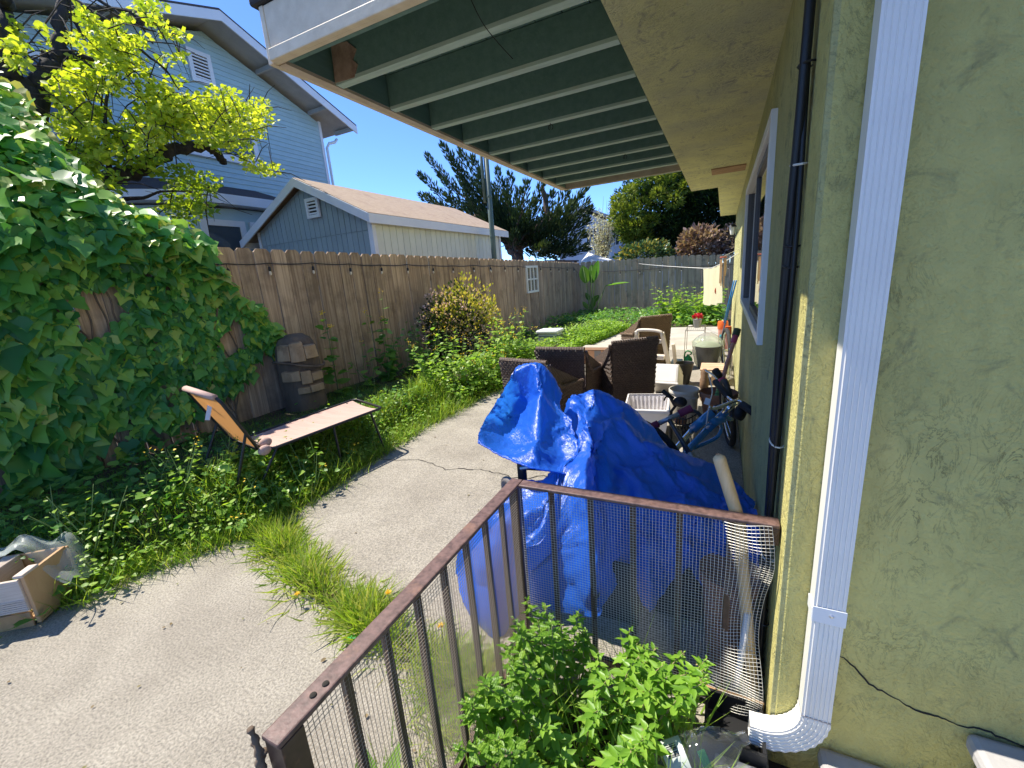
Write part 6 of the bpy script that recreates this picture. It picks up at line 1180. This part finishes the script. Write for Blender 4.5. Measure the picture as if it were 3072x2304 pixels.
# ------------------------------------------------------------------ bird of paradise plant in the corner
m_ban = LEAF('paradise_leaf', [(.06, .16, .03), (.10, .24, .04), (.17, .34, .05)], .45, .35)
bn = empty('paradise_plant', (-3.72, 13.4, .0), 'bird of paradise plant with upright paddle leaves in the fence corner', 'plant')
def paddle(base, tip, w, val, side=V(1, 0, 0), droop=0):
    base, tip = Vector(base), Vector(tip); d = tip-base; b = MB(); n = 10; s_ = (side-d.normalized()*side.dot(d.normalized())).normalized(); nn = d.normalized().cross(s_)
    for i in range(n+1):
        t = i/n; ww = w*math.sin(math.pi*min(1, t*.93+.06))**.75*.5; c = base+d*t+V(0, 0, -droop*t*t); 
        b.v += [tuple(c-s_*ww+nn*ww*.35), tuple(c-s_*ww*.5+nn*ww*.1), tuple(c), tuple(c+s_*ww*.5+nn*ww*.1), tuple(c+s_*ww+nn*ww*.35)]
    b.f = [(i*5+k, i*5+k+1, i*5+6+k, i*5+5+k) for i in range(n) for k in range(4)]
    o = b.build('leaf', m_ban, bn, smooth=True); at = o.data.attributes.new('v', 'FLOAT', 'POINT'); at.data.foreach_set('value', [val]*len(o.data.vertices))
    MB().tube([V(-3.72+(base.x+3.72)*.1, 13.4, .05), V(-3.72+(base.x+3.72)*.5, 13.4, (base.z)*.55), base, base+d*.9+V(0, 0, -droop*.8)], [.022, .017, .012, .004], 7).build('stalk', m_stem, bn, smooth=True)
cY = lambda a, b, Y=13.4: c3(a, b, Y=Y)
paddle(cY(1545, 965), cY(1515, 820), .34, .85, V(1, .2, 0)); paddle(cY(1590, 965), cY(1590, 812), .34, .45, V(1, -.3, 0)); paddle(cY(1615, 945), cY(1645, 778), .30, .2, V(.6, .8, 0)); paddle(cY(1705, 990), cY(1900, 952), .22, .9, V(0, 1, .1), .03)
paddle(cY(1585, 1130), cY(1650, 1065), .18, .1); paddle(cY(1570, 1110), cY(1540, 1045), .15, .1); paddle(cY(1580, 1180), cY(1620, 1100), .16, .2); paddle(cY(1560, 1180), cY(1515, 1120), .14, .9)
# ------------------------------------------------------------------ flowering shrub
def clump(name, e, c, rad, n, s0, s1, mat, tv, up=.3, shell=.6, org=None, val=None, lump=.22, fr=3.0):
    q = rdir(n); r = shell+(1-shell)*RNG.random(n)**.5; lm = 1+lump*np.sin(q[:, 0]*fr*2+1.3)*np.sin(q[:, 1]*fr*2.3+.4)*np.cos(q[:, 2]*fr*1.7)
    p = np.asarray(c)+q*r[:, None]*lm[:, None]*np.asarray(rad); al = q+rdir(n)*.6+np.array([0, 0, up])
    return leafmesh(name, p, al, rdir(n)+q*.4+np.array([0, 0, .5]), RNG.uniform(s0, s1, n), *tv, mat, e, org if org is not None else tuple(e.location), val)
bu = empty('flowering_shrub', (-3.82, 5.75, .1), 'rounded shrub with pink blossom and yellow new leaves against the fence', 'shrub')
def lumpy(q): return 1+.13*np.sin(q[:, 0]*5+1)*np.cos(q[:, 1]*6.5)+.12*np.sin(q[:, 1]*9+q[:, 2]*7)+.09*np.sin(q[:, 2]*13+q[:, 1]*11)
def shrubset(name, n, zr, cen, r0, r1, s0, s1, mat, tv, up):
    q = rdir(n, zr); r = RNG.uniform(r0, r1, n)*lumpy(q)+(RNG.random(n) < .06)*RNG.uniform(0, .18, n); pp = np.array(cen)+q*np.array([.38, .72, .62])*r[:, None]
    leafmesh(name, pp, q+np.array([0, 0, up])+rdir(n)*.5, rdir(n), RNG.uniform(s0, s1, n), *tv, mat, bu, tuple(bu.location))['kind'] = 'stuff'
cb_ = (-3.82, 5.75, .90)
shrubset('leaves', 4200, (-1, 1), cb_, .5, 1.0, .035, .065, LEAF('shrub_leaf', [(.02, .035, .018), (.04, .065, .025), (.07, .11, .03)], .25), T_OVAL, .4)
shrubset('new_leaves', 1700, (-.1, 1), (-3.80, 6.0, .95), .8, 1.08, .035, .065, LEAF('shrub_new_leaf', [(.26, .32, .05), (.44, .42, .07), (.58, .46, .12)], .4), T_OVAL, .9)
shrubset('blossom', 2000, (-.6, .95), cb_, .88, 1.06, .018, .034, LEAF('pink_blossom', [(.45, .27, .28), (.66, .46, .45), (.74, .58, .53)], .25), T_HEART, .2)
MB().tube([V(-3.85, 5.75, 0), V(-3.83, 5.75, .6)], [.03, .015], 7).build('trunk', m_bark, bu)

rescale(bu, 1.149); rescale(bn, 1.149)

n = 70; x = RNG.uniform(-3.1, -.9, n); y = np.where(RNG.random(n) < .5, RNG.uniform(.3, 1.1, n), RNG.uniform(1.7, 5.0, n)); kd = RNG.random(n) < np.clip(.25+.8*np.abs(np.sin(x*2+y)), 0, 1); x, y = x[kd], y[kd]; n = len(x)
tag(leafmesh('leaf_litter', np.stack([x, y, np.full(n, .009)], 1), rdir(n, (-.1, .1)), np.stack([RNG.normal(0, .2, n), RNG.normal(0, .2, n), np.ones(n)], 1), RNG.uniform(.008, .028, n), *T_OVAL, LEAF('dry_leaf', [(.10, .07, .04), (.22, .16, .08), (.16, .18, .05)], .1, .8)), 'tiny dry leaves and bits scattered on the concrete', 'leaf litter', kind='stuff')
# ------------------------------------------------------------------ spring tree between the fence and the blue house
c0 = lambda a, b, X: px(a/3.16, b/3.16, X=X); c1 = lambda a, b, X: px(a/2.16, b/2.16, X=X)
TX = -7.9
m_bk2 = M('tree_bark', (.018, .015, .013), (.05, .042, .036), 12, (1, 1, .4), rough=.95, bump=.7, bd=.02)
m_spring = LEAF('spring_leaf', [(.16, .27, .03), (.30, .42, .04), (.48, .56, .06), (.64, .68, .10)], .5, .5, (1.3, 1.3, .4), .3)
tree = empty('spring_tree', (-8.1, 2.35, 0), 'tree with dark limbs and fresh yellow green leaves beside the blue house', 'tree')
def limb(pts, r0, r1, name='limb', par=tree, mat=m_bk2, k=5):
    s_ = spline(pts, k); m_ = len(s_); s_ = [p+V(random.gauss(0, 1), random.gauss(0, 1), random.gauss(0, 1))*(r0*.12) for p in s_]; return MB().tube(s_, [r0+(r1-r0)*i/(m_-1) for i in range(m_)], 8).build(name, mat, par, smooth=True)
fk = c0(330, 900, TX)
limb([V(-8.1, 2.35, -.1), V(-8.05, 2.3, 1.5), V(-8.0, 2.45, 2.6), fk], .26, .17, 'trunk')
limb([fk, c0(250, 850, TX), c0(100, 760, TX), c0(30, 560, TX), c0(10, 330, TX), c0(20, 60, TX-.3), c0(0, -40, TX)], .15, .08)
limb([fk, c0(400, 740, TX), c0(500, 630, TX), c0(560, 550, TX), c0(565, 330, TX), c0(590, 120, TX), c0(600, -60, TX)], .12, .05)
limb([c0(440, 640, TX), c0(430, 560, TX), c0(415, 480, TX)], .06, .03); limb([c0(600, 500, TX), c0(750, 530, TX+.1), c0(900, 570, TX+.2), c0(1010, 600, TX+.2)], .045, .015); limb([c0(610, 550, TX), c0(720, 560, TX+.2), c0(830, 610, TX+.4), c0(930, 700, TX+.5)], .035, .01)
limb([c0(620, 140, TX), c0(700, 90, TX), c0(900, 80, TX+.1), c0(1200, 100, TX+.2), c0(1330, 230, TX+.3), c0(1450, 420, TX+.3)], .04, .01)
limb([c0(640, -40, TX), c0(850, 100, TX+.2), c0(1100, 250, TX+.3), c0(1300, 430, TX+.3), c0(1400, 530, TX+.3), c0(1560, 650, TX+.3), c0(1700, 860, TX+.3)], .035, .008)
limb([c0(620, 120, TX), c0(720, 220, TX), c0(790, 370, TX+.2), c0(900, 480, TX+.2)], .03, .01); limb([c0(840, -60, TX), c0(1030, 60, TX+.2), c0(1300, 240, TX+.4), c0(1480, 300, TX+.4)], .025, .008)
low = [c1(430, 1330, TX+.3), c1(620, 1230, TX+.4), c1(740, 1150, TX+.5), c1(900, 1110, TX+.5), c1(1030, 1020, TX+.6), c1(1120, 970, TX+.6), c1(1300, 950, TX+.7), c1(1380, 975, TX+.7), c1(1450, 1055, TX+.7)]
limb([V(-8.0, 2.45, 2.6)]+low, .13, .055); limb([c1(1340, 945, TX+.7), c1(1430, 940, TX+.8), c1(1490, 925, TX+.8), c1(1505, 880, TX+.8)], .03, .012); limb([c1(740, 1150, TX+.5), c1(700, 1050, TX+.5), c1(680, 850, TX+.5), c1(690, 650, TX+.5), c1(725, 520, TX+.5)], .04, .012); limb([c1(800, 1290, TX+.3), c1(930, 1280, TX+.6), c1(1050, 1240, TX+.7), c1(1250, 1240, TX+.9)], .03, .008)
blob0 = [(60, 230, 60), (130, 330, 60), (100, 420, 60), (180, 450, 50), (400, 250, 30), (560, 380, 60), (500, 440, 60), (680, 350, 50), (760, 130, 60), (850, 190, 60), (880, 280, 70), (980, 280, 60), (1020, 400, 90), (1100, 350, 80), (1150, 450, 100), (960, 430, 80), (800, 480, 60), (900, 600, 90), (1050, 600, 100), (1200, 560, 90), (1300, 650, 90), (680, 600, 70), (600, 560, 60), (740, 700, 90), (850, 760, 90), (980, 750, 90), (1100, 800, 90), (560, 760, 80), (500, 860, 70), (620, 900, 90), (760, 880, 90), (880, 950, 90), (700, 1050, 100), (820, 1120, 100), (950, 1080, 80), (600, 1150, 80), (700, 1250, 90), (850, 1250, 90), (1000, 1250, 80), (800, 1400, 80), (900, 1500, 80), (1050, 1450, 80), (1180, 1350, 90), (1250, 1200, 90), (1350, 1100, 90), (1450, 1000, 100), (1350, 900, 70), (1400, 780, 60), (1500, 850, 80), (1550, 950, 90), (1600, 1100, 100), (1700, 1000, 100), (1750, 1150, 110), (1850, 1080, 100), (1900, 1250, 100), (1650, 1250, 90), (1500, 1200, 90), (1950, 980, 90), (2050, 1050, 90), (2100, 1200, 100), (1650, 780, 60), (1350, 380, 50), (1600, 300, 60), (1700, 330, 50), (1450, 180, 60), (1500, 60, 50), (1350, 60, 70), (1600, 560, 60), (1700, 520, 40), (1250, 420, 40), (1180, 180, 50), (20, 100, 60), (200, 600, 60), (80, 560, 50)]
blob1 = [(1400, 640, 80), (1480, 700, 90), (1550, 780, 90), (1620, 720, 70), (1680, 700, 60), (1720, 770, 50), (1600, 850, 80), (1500, 850, 90), (1400, 800, 80), (1450, 920, 60), (1580, 1000, 50), (1650, 1060, 50), (1720, 1100, 45), (1770, 1105, 35), (1330, 870, 70), (1250, 760, 90), (1150, 700, 90), (1050, 750, 80), (1060, 930, 70), (960, 900, 80)]
blob2 = [(1150, 1120, 70), (1050, 1080, 60), (1300, 1200, 80), (1350, 1180, 50), (1200, 1240, 80), (1100, 1320, 60), (1250, 1350, 70), (1200, 1400, 60), (1330, 1340, 50), (950, 1000, 70), (850, 1050, 60), (800, 900, 80), (600, 1000, 80), (700, 1180, 70), (500, 1100, 90), (420, 1000, 90)]
P = []; VV = []; TWs = MB()
for bl, fn, sc_k, dens, vo_ in ((blob0, c0, 3.16, .11, .1), (blob1, c1, 2.16, .11, .2), (blob2, c1, 2.16, .09, -.3)):
    for a, b, r_ in bl:
        X = TX+random.uniform(-.5, .9)+(.3 if bl is not blob0 else 0); rp = r_/sc_k; nn = int(dens*rp*rp)+10
        for _ in range(nn):
            rr = rp*math.sqrt(random.random())*1.4; q = random.random()*6.283; P.append(tuple(px(a/sc_k+rr*math.cos(q)*1.15, b/sc_k+rr*math.sin(q)*.85, X=X+random.gauss(0, .22)))); VV.append(min(1, max(0, random.betavariate(2, 1.6)+vo_)))
        c = fn(a, b, X); 
        for _ in range(2): q = rdir(1)[0]; TWs.tube([c+Vector(q)*.05, c+Vector(q)*.35+V(0, 0, .05), c+Vector(q)*.6], [.01, .007, .003], 4)
TWs.build('twigs', m_bk2, tree)['kind'] = 'stuff'
P = np.array(P); n = len(P); leafmesh('crown', P, rdir(n, (-.7, .5)), rdir(n, (-.2, 1)), RNG.uniform(.055, .10, n), *T_OVAL, m_spring, tree, tuple(tree.location), np.array(VV))['kind'] = 'stuff'
# ------------------------------------------------------------------ dark cypress behind the fence
cc_ = lambda a, b, Y: px(1250+a/3.403, 380+b/3.403, Y=Y)
CY = 17.0
cyp = empty('cypress_tree', (-7.8, CY, 0), 'dark green spreading cypress tree behind the brown fence', 'tree')
m_cbark = M('cypress_bark', (.085, .06, .045), (.16, .115, .09), 6, (1, 1, .25), rough=.95, bump=.7, bd=.03)
crot = cc_(1030, 1290, CY)
limb([V(-7.8, CY, -.1), V(-7.85, CY, 1.2), crot], .34, .26, 'trunk', cyp, m_cbark); limb([crot, cc_(1040, 1190, CY), cc_(1110, 1110, CY), cc_(1250, 1020, CY-.2), cc_(1350, 950, CY-.3), cc_(1330, 850, CY), cc_(1280, 620, CY)], .24, .09, 'limb', cyp, m_cbark); limb([crot, cc_(950, 1250, CY), cc_(900, 1150, CY), cc_(800, 1070, CY), cc_(600, 900, CY)], .2, .1, 'limb', cyp, m_cbark)
tips = [(90, 280), (20, 480), (250, 170), (330, 300), (430, 230), (560, 300), (640, 430), (820, 420), (950, 470), (1120, 560), (1280, 590), (1400, 680), (1550, 650), (1750, 610), (1760, 760), (1790, 840), (1760, 960), (1720, 1100), (1740, 1240), (1600, 1280), (1450, 1250), (100, 700), (30, 690), (180, 790), (300, 700), (420, 500), (700, 620), (900, 700), (1000, 850), (1200, 760), (1450, 850), (1600, 800), (1600, 950), (1500, 1100), (1650, 1180), (350, 850), (520, 800), (700, 900), (850, 980), (1100, 930), (900, 560), (1050, 650), (1330, 1220), (1250, 1150), (800, 780), (600, 560), (480, 640), (220, 480), (1000, 1080), (650, 1020), (1400, 1000), (780, 600), (1680, 690)]
P, AL, VL, SZ = [], [], [], []
for k, (a, b) in enumerate(tips):
    Y = CY+random.uniform(-1.6, 1.2); tip = cc_(a, b, Y); st_p = crot.lerp(tip, .25)+V(0, random.uniform(-.3, .3), .3); mid = st_p.lerp(tip, .5)+V(0, 0, -.25); pts = spline([st_p, mid, tip], 8)
    if k % 3 == 0: limb([crot, st_p, mid, tip.lerp(mid, .3)], .07, .012, 'limb', cyp, m_cbark, 3)
    L = (tip-st_p).length; ns = int(190+110*L)
    for _ in range(ns):
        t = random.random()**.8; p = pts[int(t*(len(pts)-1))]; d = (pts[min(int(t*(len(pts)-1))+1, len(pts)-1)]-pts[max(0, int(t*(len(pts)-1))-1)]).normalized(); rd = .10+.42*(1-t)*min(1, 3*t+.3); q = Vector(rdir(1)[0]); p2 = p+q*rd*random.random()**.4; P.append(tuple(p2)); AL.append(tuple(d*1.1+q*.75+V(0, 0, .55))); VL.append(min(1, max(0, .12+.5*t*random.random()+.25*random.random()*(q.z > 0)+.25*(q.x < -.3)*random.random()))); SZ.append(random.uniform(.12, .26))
P = np.array(P); n = len(P); S_ = np.array(SZ); leafmesh('foliage', P, np.array(AL), rdir(n), np.stack([S_*.42, S_, S_*.5], 1), *T_DIAM, LEAF('cypress_leaf', [(.012, .028, .014), (.028, .055, .022), (.07, .105, .03), (.15, .17, .05)], .15, .7, None, .2), cyp, tuple(cyp.location), np.array(VL))['kind'] = 'stuff'
tag(MB().box((-6.2, 15.6, 2.08), (1.9, 3.4, .05)).bx(-7.0, -6.9, 14, 14.1, 0, 2.05).bx(-5.4, -5.3, 14, 14.1, 0, 2.05).bx(-5.4, -5.3, 17.1, 17.2, 0, 2.05).build('lean_to_shed', m_shing), 'low dark flat lean-to roof just behind the brown fence', 'shed')
# ------------------------------------------------------------------ right hand evergreen, blossom tree, shrubs beyond the far fence
cr_ = lambda a, b, Y: px(1750+a/4.022, 500+b/4.022, Y=Y)
evg = empty('evergreen_tree', (-1.0, 17.9, 0), 'large dense evergreen tree with lighter outer clumps beyond the far fence', 'tree')
limb([V(-1.0, 18.2, -.1), V(-1.05, 18.2, 2.5), V(-.9, 18.1, 5.5)], .22, .1, 'trunk', evg, m_cbark)
for a in (-1.9, .2): limb([V(-1.0, 18.2, 1.6), V(-1.0+a*.5, 18, 3), V(-1.0+a*.9, 17.8, 4.4)], .1, .04, 'limb', evg, m_cbark)
P, Q, VL = [], [], []
def puff(c, r_, nn, v0):
    q = rdir(nn); rr = r_*(.45+.55*RNG.random(nn)**.5); 
    for i in range(nn): P.append(tuple(np.array(c)+q[i]*rr[i]*np.array([1, 1, .85]))); Q.append(tuple(q[i]+np.array([0, 0, .35]))); VL.append(float(np.clip(v0+RNG.normal(0, .12)+.2*q[i][2]*(rr[i]/r_ > .75), 0, 1)))  # upward outer leaves coloured lighter, like light from above
poly = [(480, 420), (560, 280), (640, 130), (800, 0), (1000, -120), (1300, -250), (1700, -300), (2100, -200), (2200, 300), (2100, 800), (1700, 1000), (1100, 1080), (800, 1000), (600, 880), (460, 780), (390, 600)]
def inside(x, y):
    c = False; n_ = len(poly)
    for i in range(n_):
        (x1, y1), (x2, y2) = poly[i], poly[i-1]
        if (y1 > y) != (y2 > y) and x < (x2-x1)*(y-y1)/(y2-y1)+x1: c = not c
    return c
k = 0
while k < 210:
    a, b = random.uniform(380, 2200), random.uniform(-300, 1080)
    if inside(a, b): puff(tuple(cr_(a, b, random.uniform(17.0, 18.8))), random.uniform(.4, .62), 230, random.uniform(.05, .3)); k += 1  # inner puffs coloured dark for the shade inside the crown
for a, b, r_ in ((430, 430, 80), (420, 620, 85), (600, 560, 105), (560, 640, 95), (530, 750, 95), (700, 480, 85), (600, 850, 75), (520, 850, 55), (1100, 400, 75), (1020, 210, 75), (950, 120, 65), (720, 140, 75), (1180, 60, 55), (570, 300, 65), (430, 530, 70), (640, 720, 80), (480, 690, 70), (820, 640, 60), (1250, 230, 60), (900, 330, 60), (740, 830, 60)): puff(tuple(cr_(a, b, random.uniform(16.5, 16.9))), r_/4.022/1281*17.5*1.05, 240, random.uniform(.55, .85))
P = np.array(P); n = len(P); leafmesh('crown', P, np.array(Q)+rdir(n)*.5, rdir(n), np.stack([np.full(n, .085), RNG.uniform(.12, .2, n), np.full(n, .08)], 1), *T_DIAM, LEAF('evergreen_leaf', [(.008, .022, .008), (.022, .055, .012), (.07, .13, .018), (.20, .26, .03), (.30, .34, .05)], .3, .6, None, .25), evg, tuple(evg.location), np.array(VL))['kind'] = 'stuff'
blt = empty('blossom_tree', (-5.2, 21.5, 0), 'slender tree with white spring blossom beyond the far fence', 'tree')
b0 = cr_(230, 1060, 21.5); limb([V(b0.x, 21.5, -.1), b0], .1, .06, 'trunk', blt, m_cbark); P = []
for k in range(42):
    b1 = V(b0.x, b0.y, b0.z-random.uniform(0, 1.1)); a = random.gauss(225, 115); tip = cr_(min(480, max(0, a)), random.uniform(230, 950) if abs(a-230) < 60 else random.uniform(450, 950), 21.5+random.uniform(-.6, .6)); mid = b1.lerp(tip, .5)+V((tip.x-b1.x)*.15, random.uniform(-.3, .3), random.uniform(-.2, .1)); pts = spline([b1, mid, tip], 6); limb([b1, mid, tip], .018, .004, 'branch', blt, m_cbark, 4)
    for _ in range(120): t = random.random(); t = t if tip.z < 4.6 else t*.75; p = pts[int(t*(len(pts)-1))]; P.append(tuple(p+V(random.gauss(0, .09), random.gauss(0, .09), random.gauss(0, .09))))
P = np.array(P); n = len(P); leafmesh('blossom', P, rdir(n), rdir(n), RNG.uniform(.04, .075, n), *T_HEART, LEAF('white_blossom', [(.42, .40, .28), (.62, .60, .50), (.72, .70, .64)], .3), blt, tuple(blt.location))['kind'] = 'stuff'
pho = empty('pink_leaf_shrub', (-.72, 15.6, 0), 'shrub with pinkish bronze leaves rising above the far fence', 'shrub'); MB().tube([V(-.72, 15.6, 0), V(-.72, 15.6, 2.0)], [.05, .02], 7).build('trunk', m_cbark, pho)
c = cr_(1395, 960, 15.6); clump('leaves', pho, tuple(c), (.62, .5, .62), 1900, .10, .17, LEAF('bronze_leaf', [(.10, .07, .05), (.28, .17, .14), (.42, .30, .26), (.30, .22, .10)], .25), T_OVAL, .5, .35)['kind'] = 'stuff'
cit = empty('round_bush', (-2.75, 15.4, 0), 'round green bush with yellow orange tips behind the far fence', 'bush'); MB().tube([V(-2.75, 15.4, 0), V(-2.75, 15.4, 1.6)], [.05, .02], 7).build('trunk', m_cbark, cit)
c = cr_(740, 1060, 15.4); clump('leaves', cit, tuple(c), (.9, .5, .42), 1900, .08, .15, LEAF('citrus_leaf', [(.02, .06, .03), (.05, .12, .05), (.16, .24, .10), (.50, .35, .05)], .25, .35), T_OVAL, .3, .35)['kind'] = 'stuff'
hdg = empty('dark_bush', (.5, 15.8, 0), 'dark bush with purple leaves at the right end of the far fence', 'bush'); MB().tube([V(.5, 15.8, 0), V(.5, 15.8, 1.6)], [.05, .02], 7).build('trunk', m_cbark, hdg)
clump('leaves', hdg, (.45, 15.8, 2.2), (.75, .5, .55), 1300, .09, .15, LEAF('purple_leaf', [(.03, .03, .03), (.10, .07, .07), (.36, .28, .30)], .25), T_OVAL, .3, .35)['kind'] = 'stuff'
# ------------------------------------------------------------------ far white house and shed
fw = empty('white_house', (-9, 34, 0), 'distant white gabled house seen between the trees', 'house'); m_fw = M('far_white_siding', (.52, .56, .62), (.58, .62, .68), 3, rough=.7)
ap = cc_(1690, 830, 32); re = cc_(2010, 950, 32); le = V(2*ap.x-re.x, 32, re.z)
MB().prism([(le.x+.3, 0), (re.x-.3, 0), (re.x-.3, re.z-.1), (ap.x, ap.z-.25), (le.x+.3, re.z-.1)], 32.2, 40, lambda a, c, t: (a, t, c)).build('wall', m_fw, fw)
MB().bx(re.x-.3, re.x+5, 33.5, 40, 0, 4.6).build('wing', m_fw, fw); MB().bx(re.x-.4, re.x+5.3, 33.2, 40.2, 4.6, 4.9).build('wing_roof', m_eave, fw)
for s_, e_ in ((0, re), (1, le)):
    b = MB(); b.add([(ap.x, 31.9, ap.z), (e_.x, 31.9, e_.z), (e_.x, 40.3, e_.z), (ap.x, 40.3, ap.z), (ap.x, 31.9, ap.z+.2), (e_.x, 31.9, e_.z+.2), (e_.x, 40.3, e_.z+.2), (ap.x, 40.3, ap.z+.2)], [(0, 1, 2, 3), (7, 6, 5, 4), (0, 4, 5, 1), (1, 5, 6, 2), (2, 6, 7, 3), (3, 7, 4, 0)]); b.build('roof', M('far_roof', (.38, .37, .37), rough=.9) if s_ == 0 else bpy.data.materials['far_roof'], fw)
for x_, z_ in ((ap.x-1.6, 3.4), (ap.x+.6, 3.4), (ap.x+1.9, 3.3), (re.x+1.0, 2.7), (re.x+2.6, 2.7)):
    yf = 32.2 if x_ < re.x-.5 else 33.5; o = MB().bx(x_-.45, x_+.45, yf-.05, yf-.002, z_, z_+1.3).build('window', m_bwhite, fw); MB().bx(x_-.36, x_+.36, yf-.07, yf-.052, z_+.09, z_+1.21).build('pane', m_glassb, o)
    for k in range(1, 3): MB().bx(x_-.36+.24*k-.02, x_-.36+.24*k+.02, yf-.085, yf-.071, z_+.09, z_+1.21).build('mullion', m_bwhite, o)
sh = empty('garden_shed', (-5.2, 21, 0), 'low shed with white slatted roof beyond the fence corner', 'shed'); r0, r1_, r2, r3 = cc_(1750, 1285, 21), cc_(2090, 1388, 18.5), cc_(1880, 1386, 18), cc_(1680, 1375, 20.5)
MB().bx(-6.1, -4.3, 19.6, 21.5, 0, 1.85).build('wall', m_fw, sh); nn = 10
for k in range(nn):
    t0, t1 = k/nn, (k+.86)/nn; a, b, c_, d_ = r0.lerp(r1_, t0), r0.lerp(r1_, t1), r3.lerp(r2, t1), r3.lerp(r2, t0); bb = MB(); bb.add([a, b, c_, d_, a-V(0, 0, .03), b-V(0, 0, .03), c_-V(0, 0, .03), d_-V(0, 0, .03)], [(0, 1, 2, 3), (7, 6, 5, 4), (0, 4, 5, 1), (1, 5, 6, 2), (2, 6, 7, 3), (3, 7, 4, 0)]); bb.build('roof_slat', m_bwhite, sh)

for e_ in (cyp, evg, pho, cit, hdg): rescale(e_, 1.149)
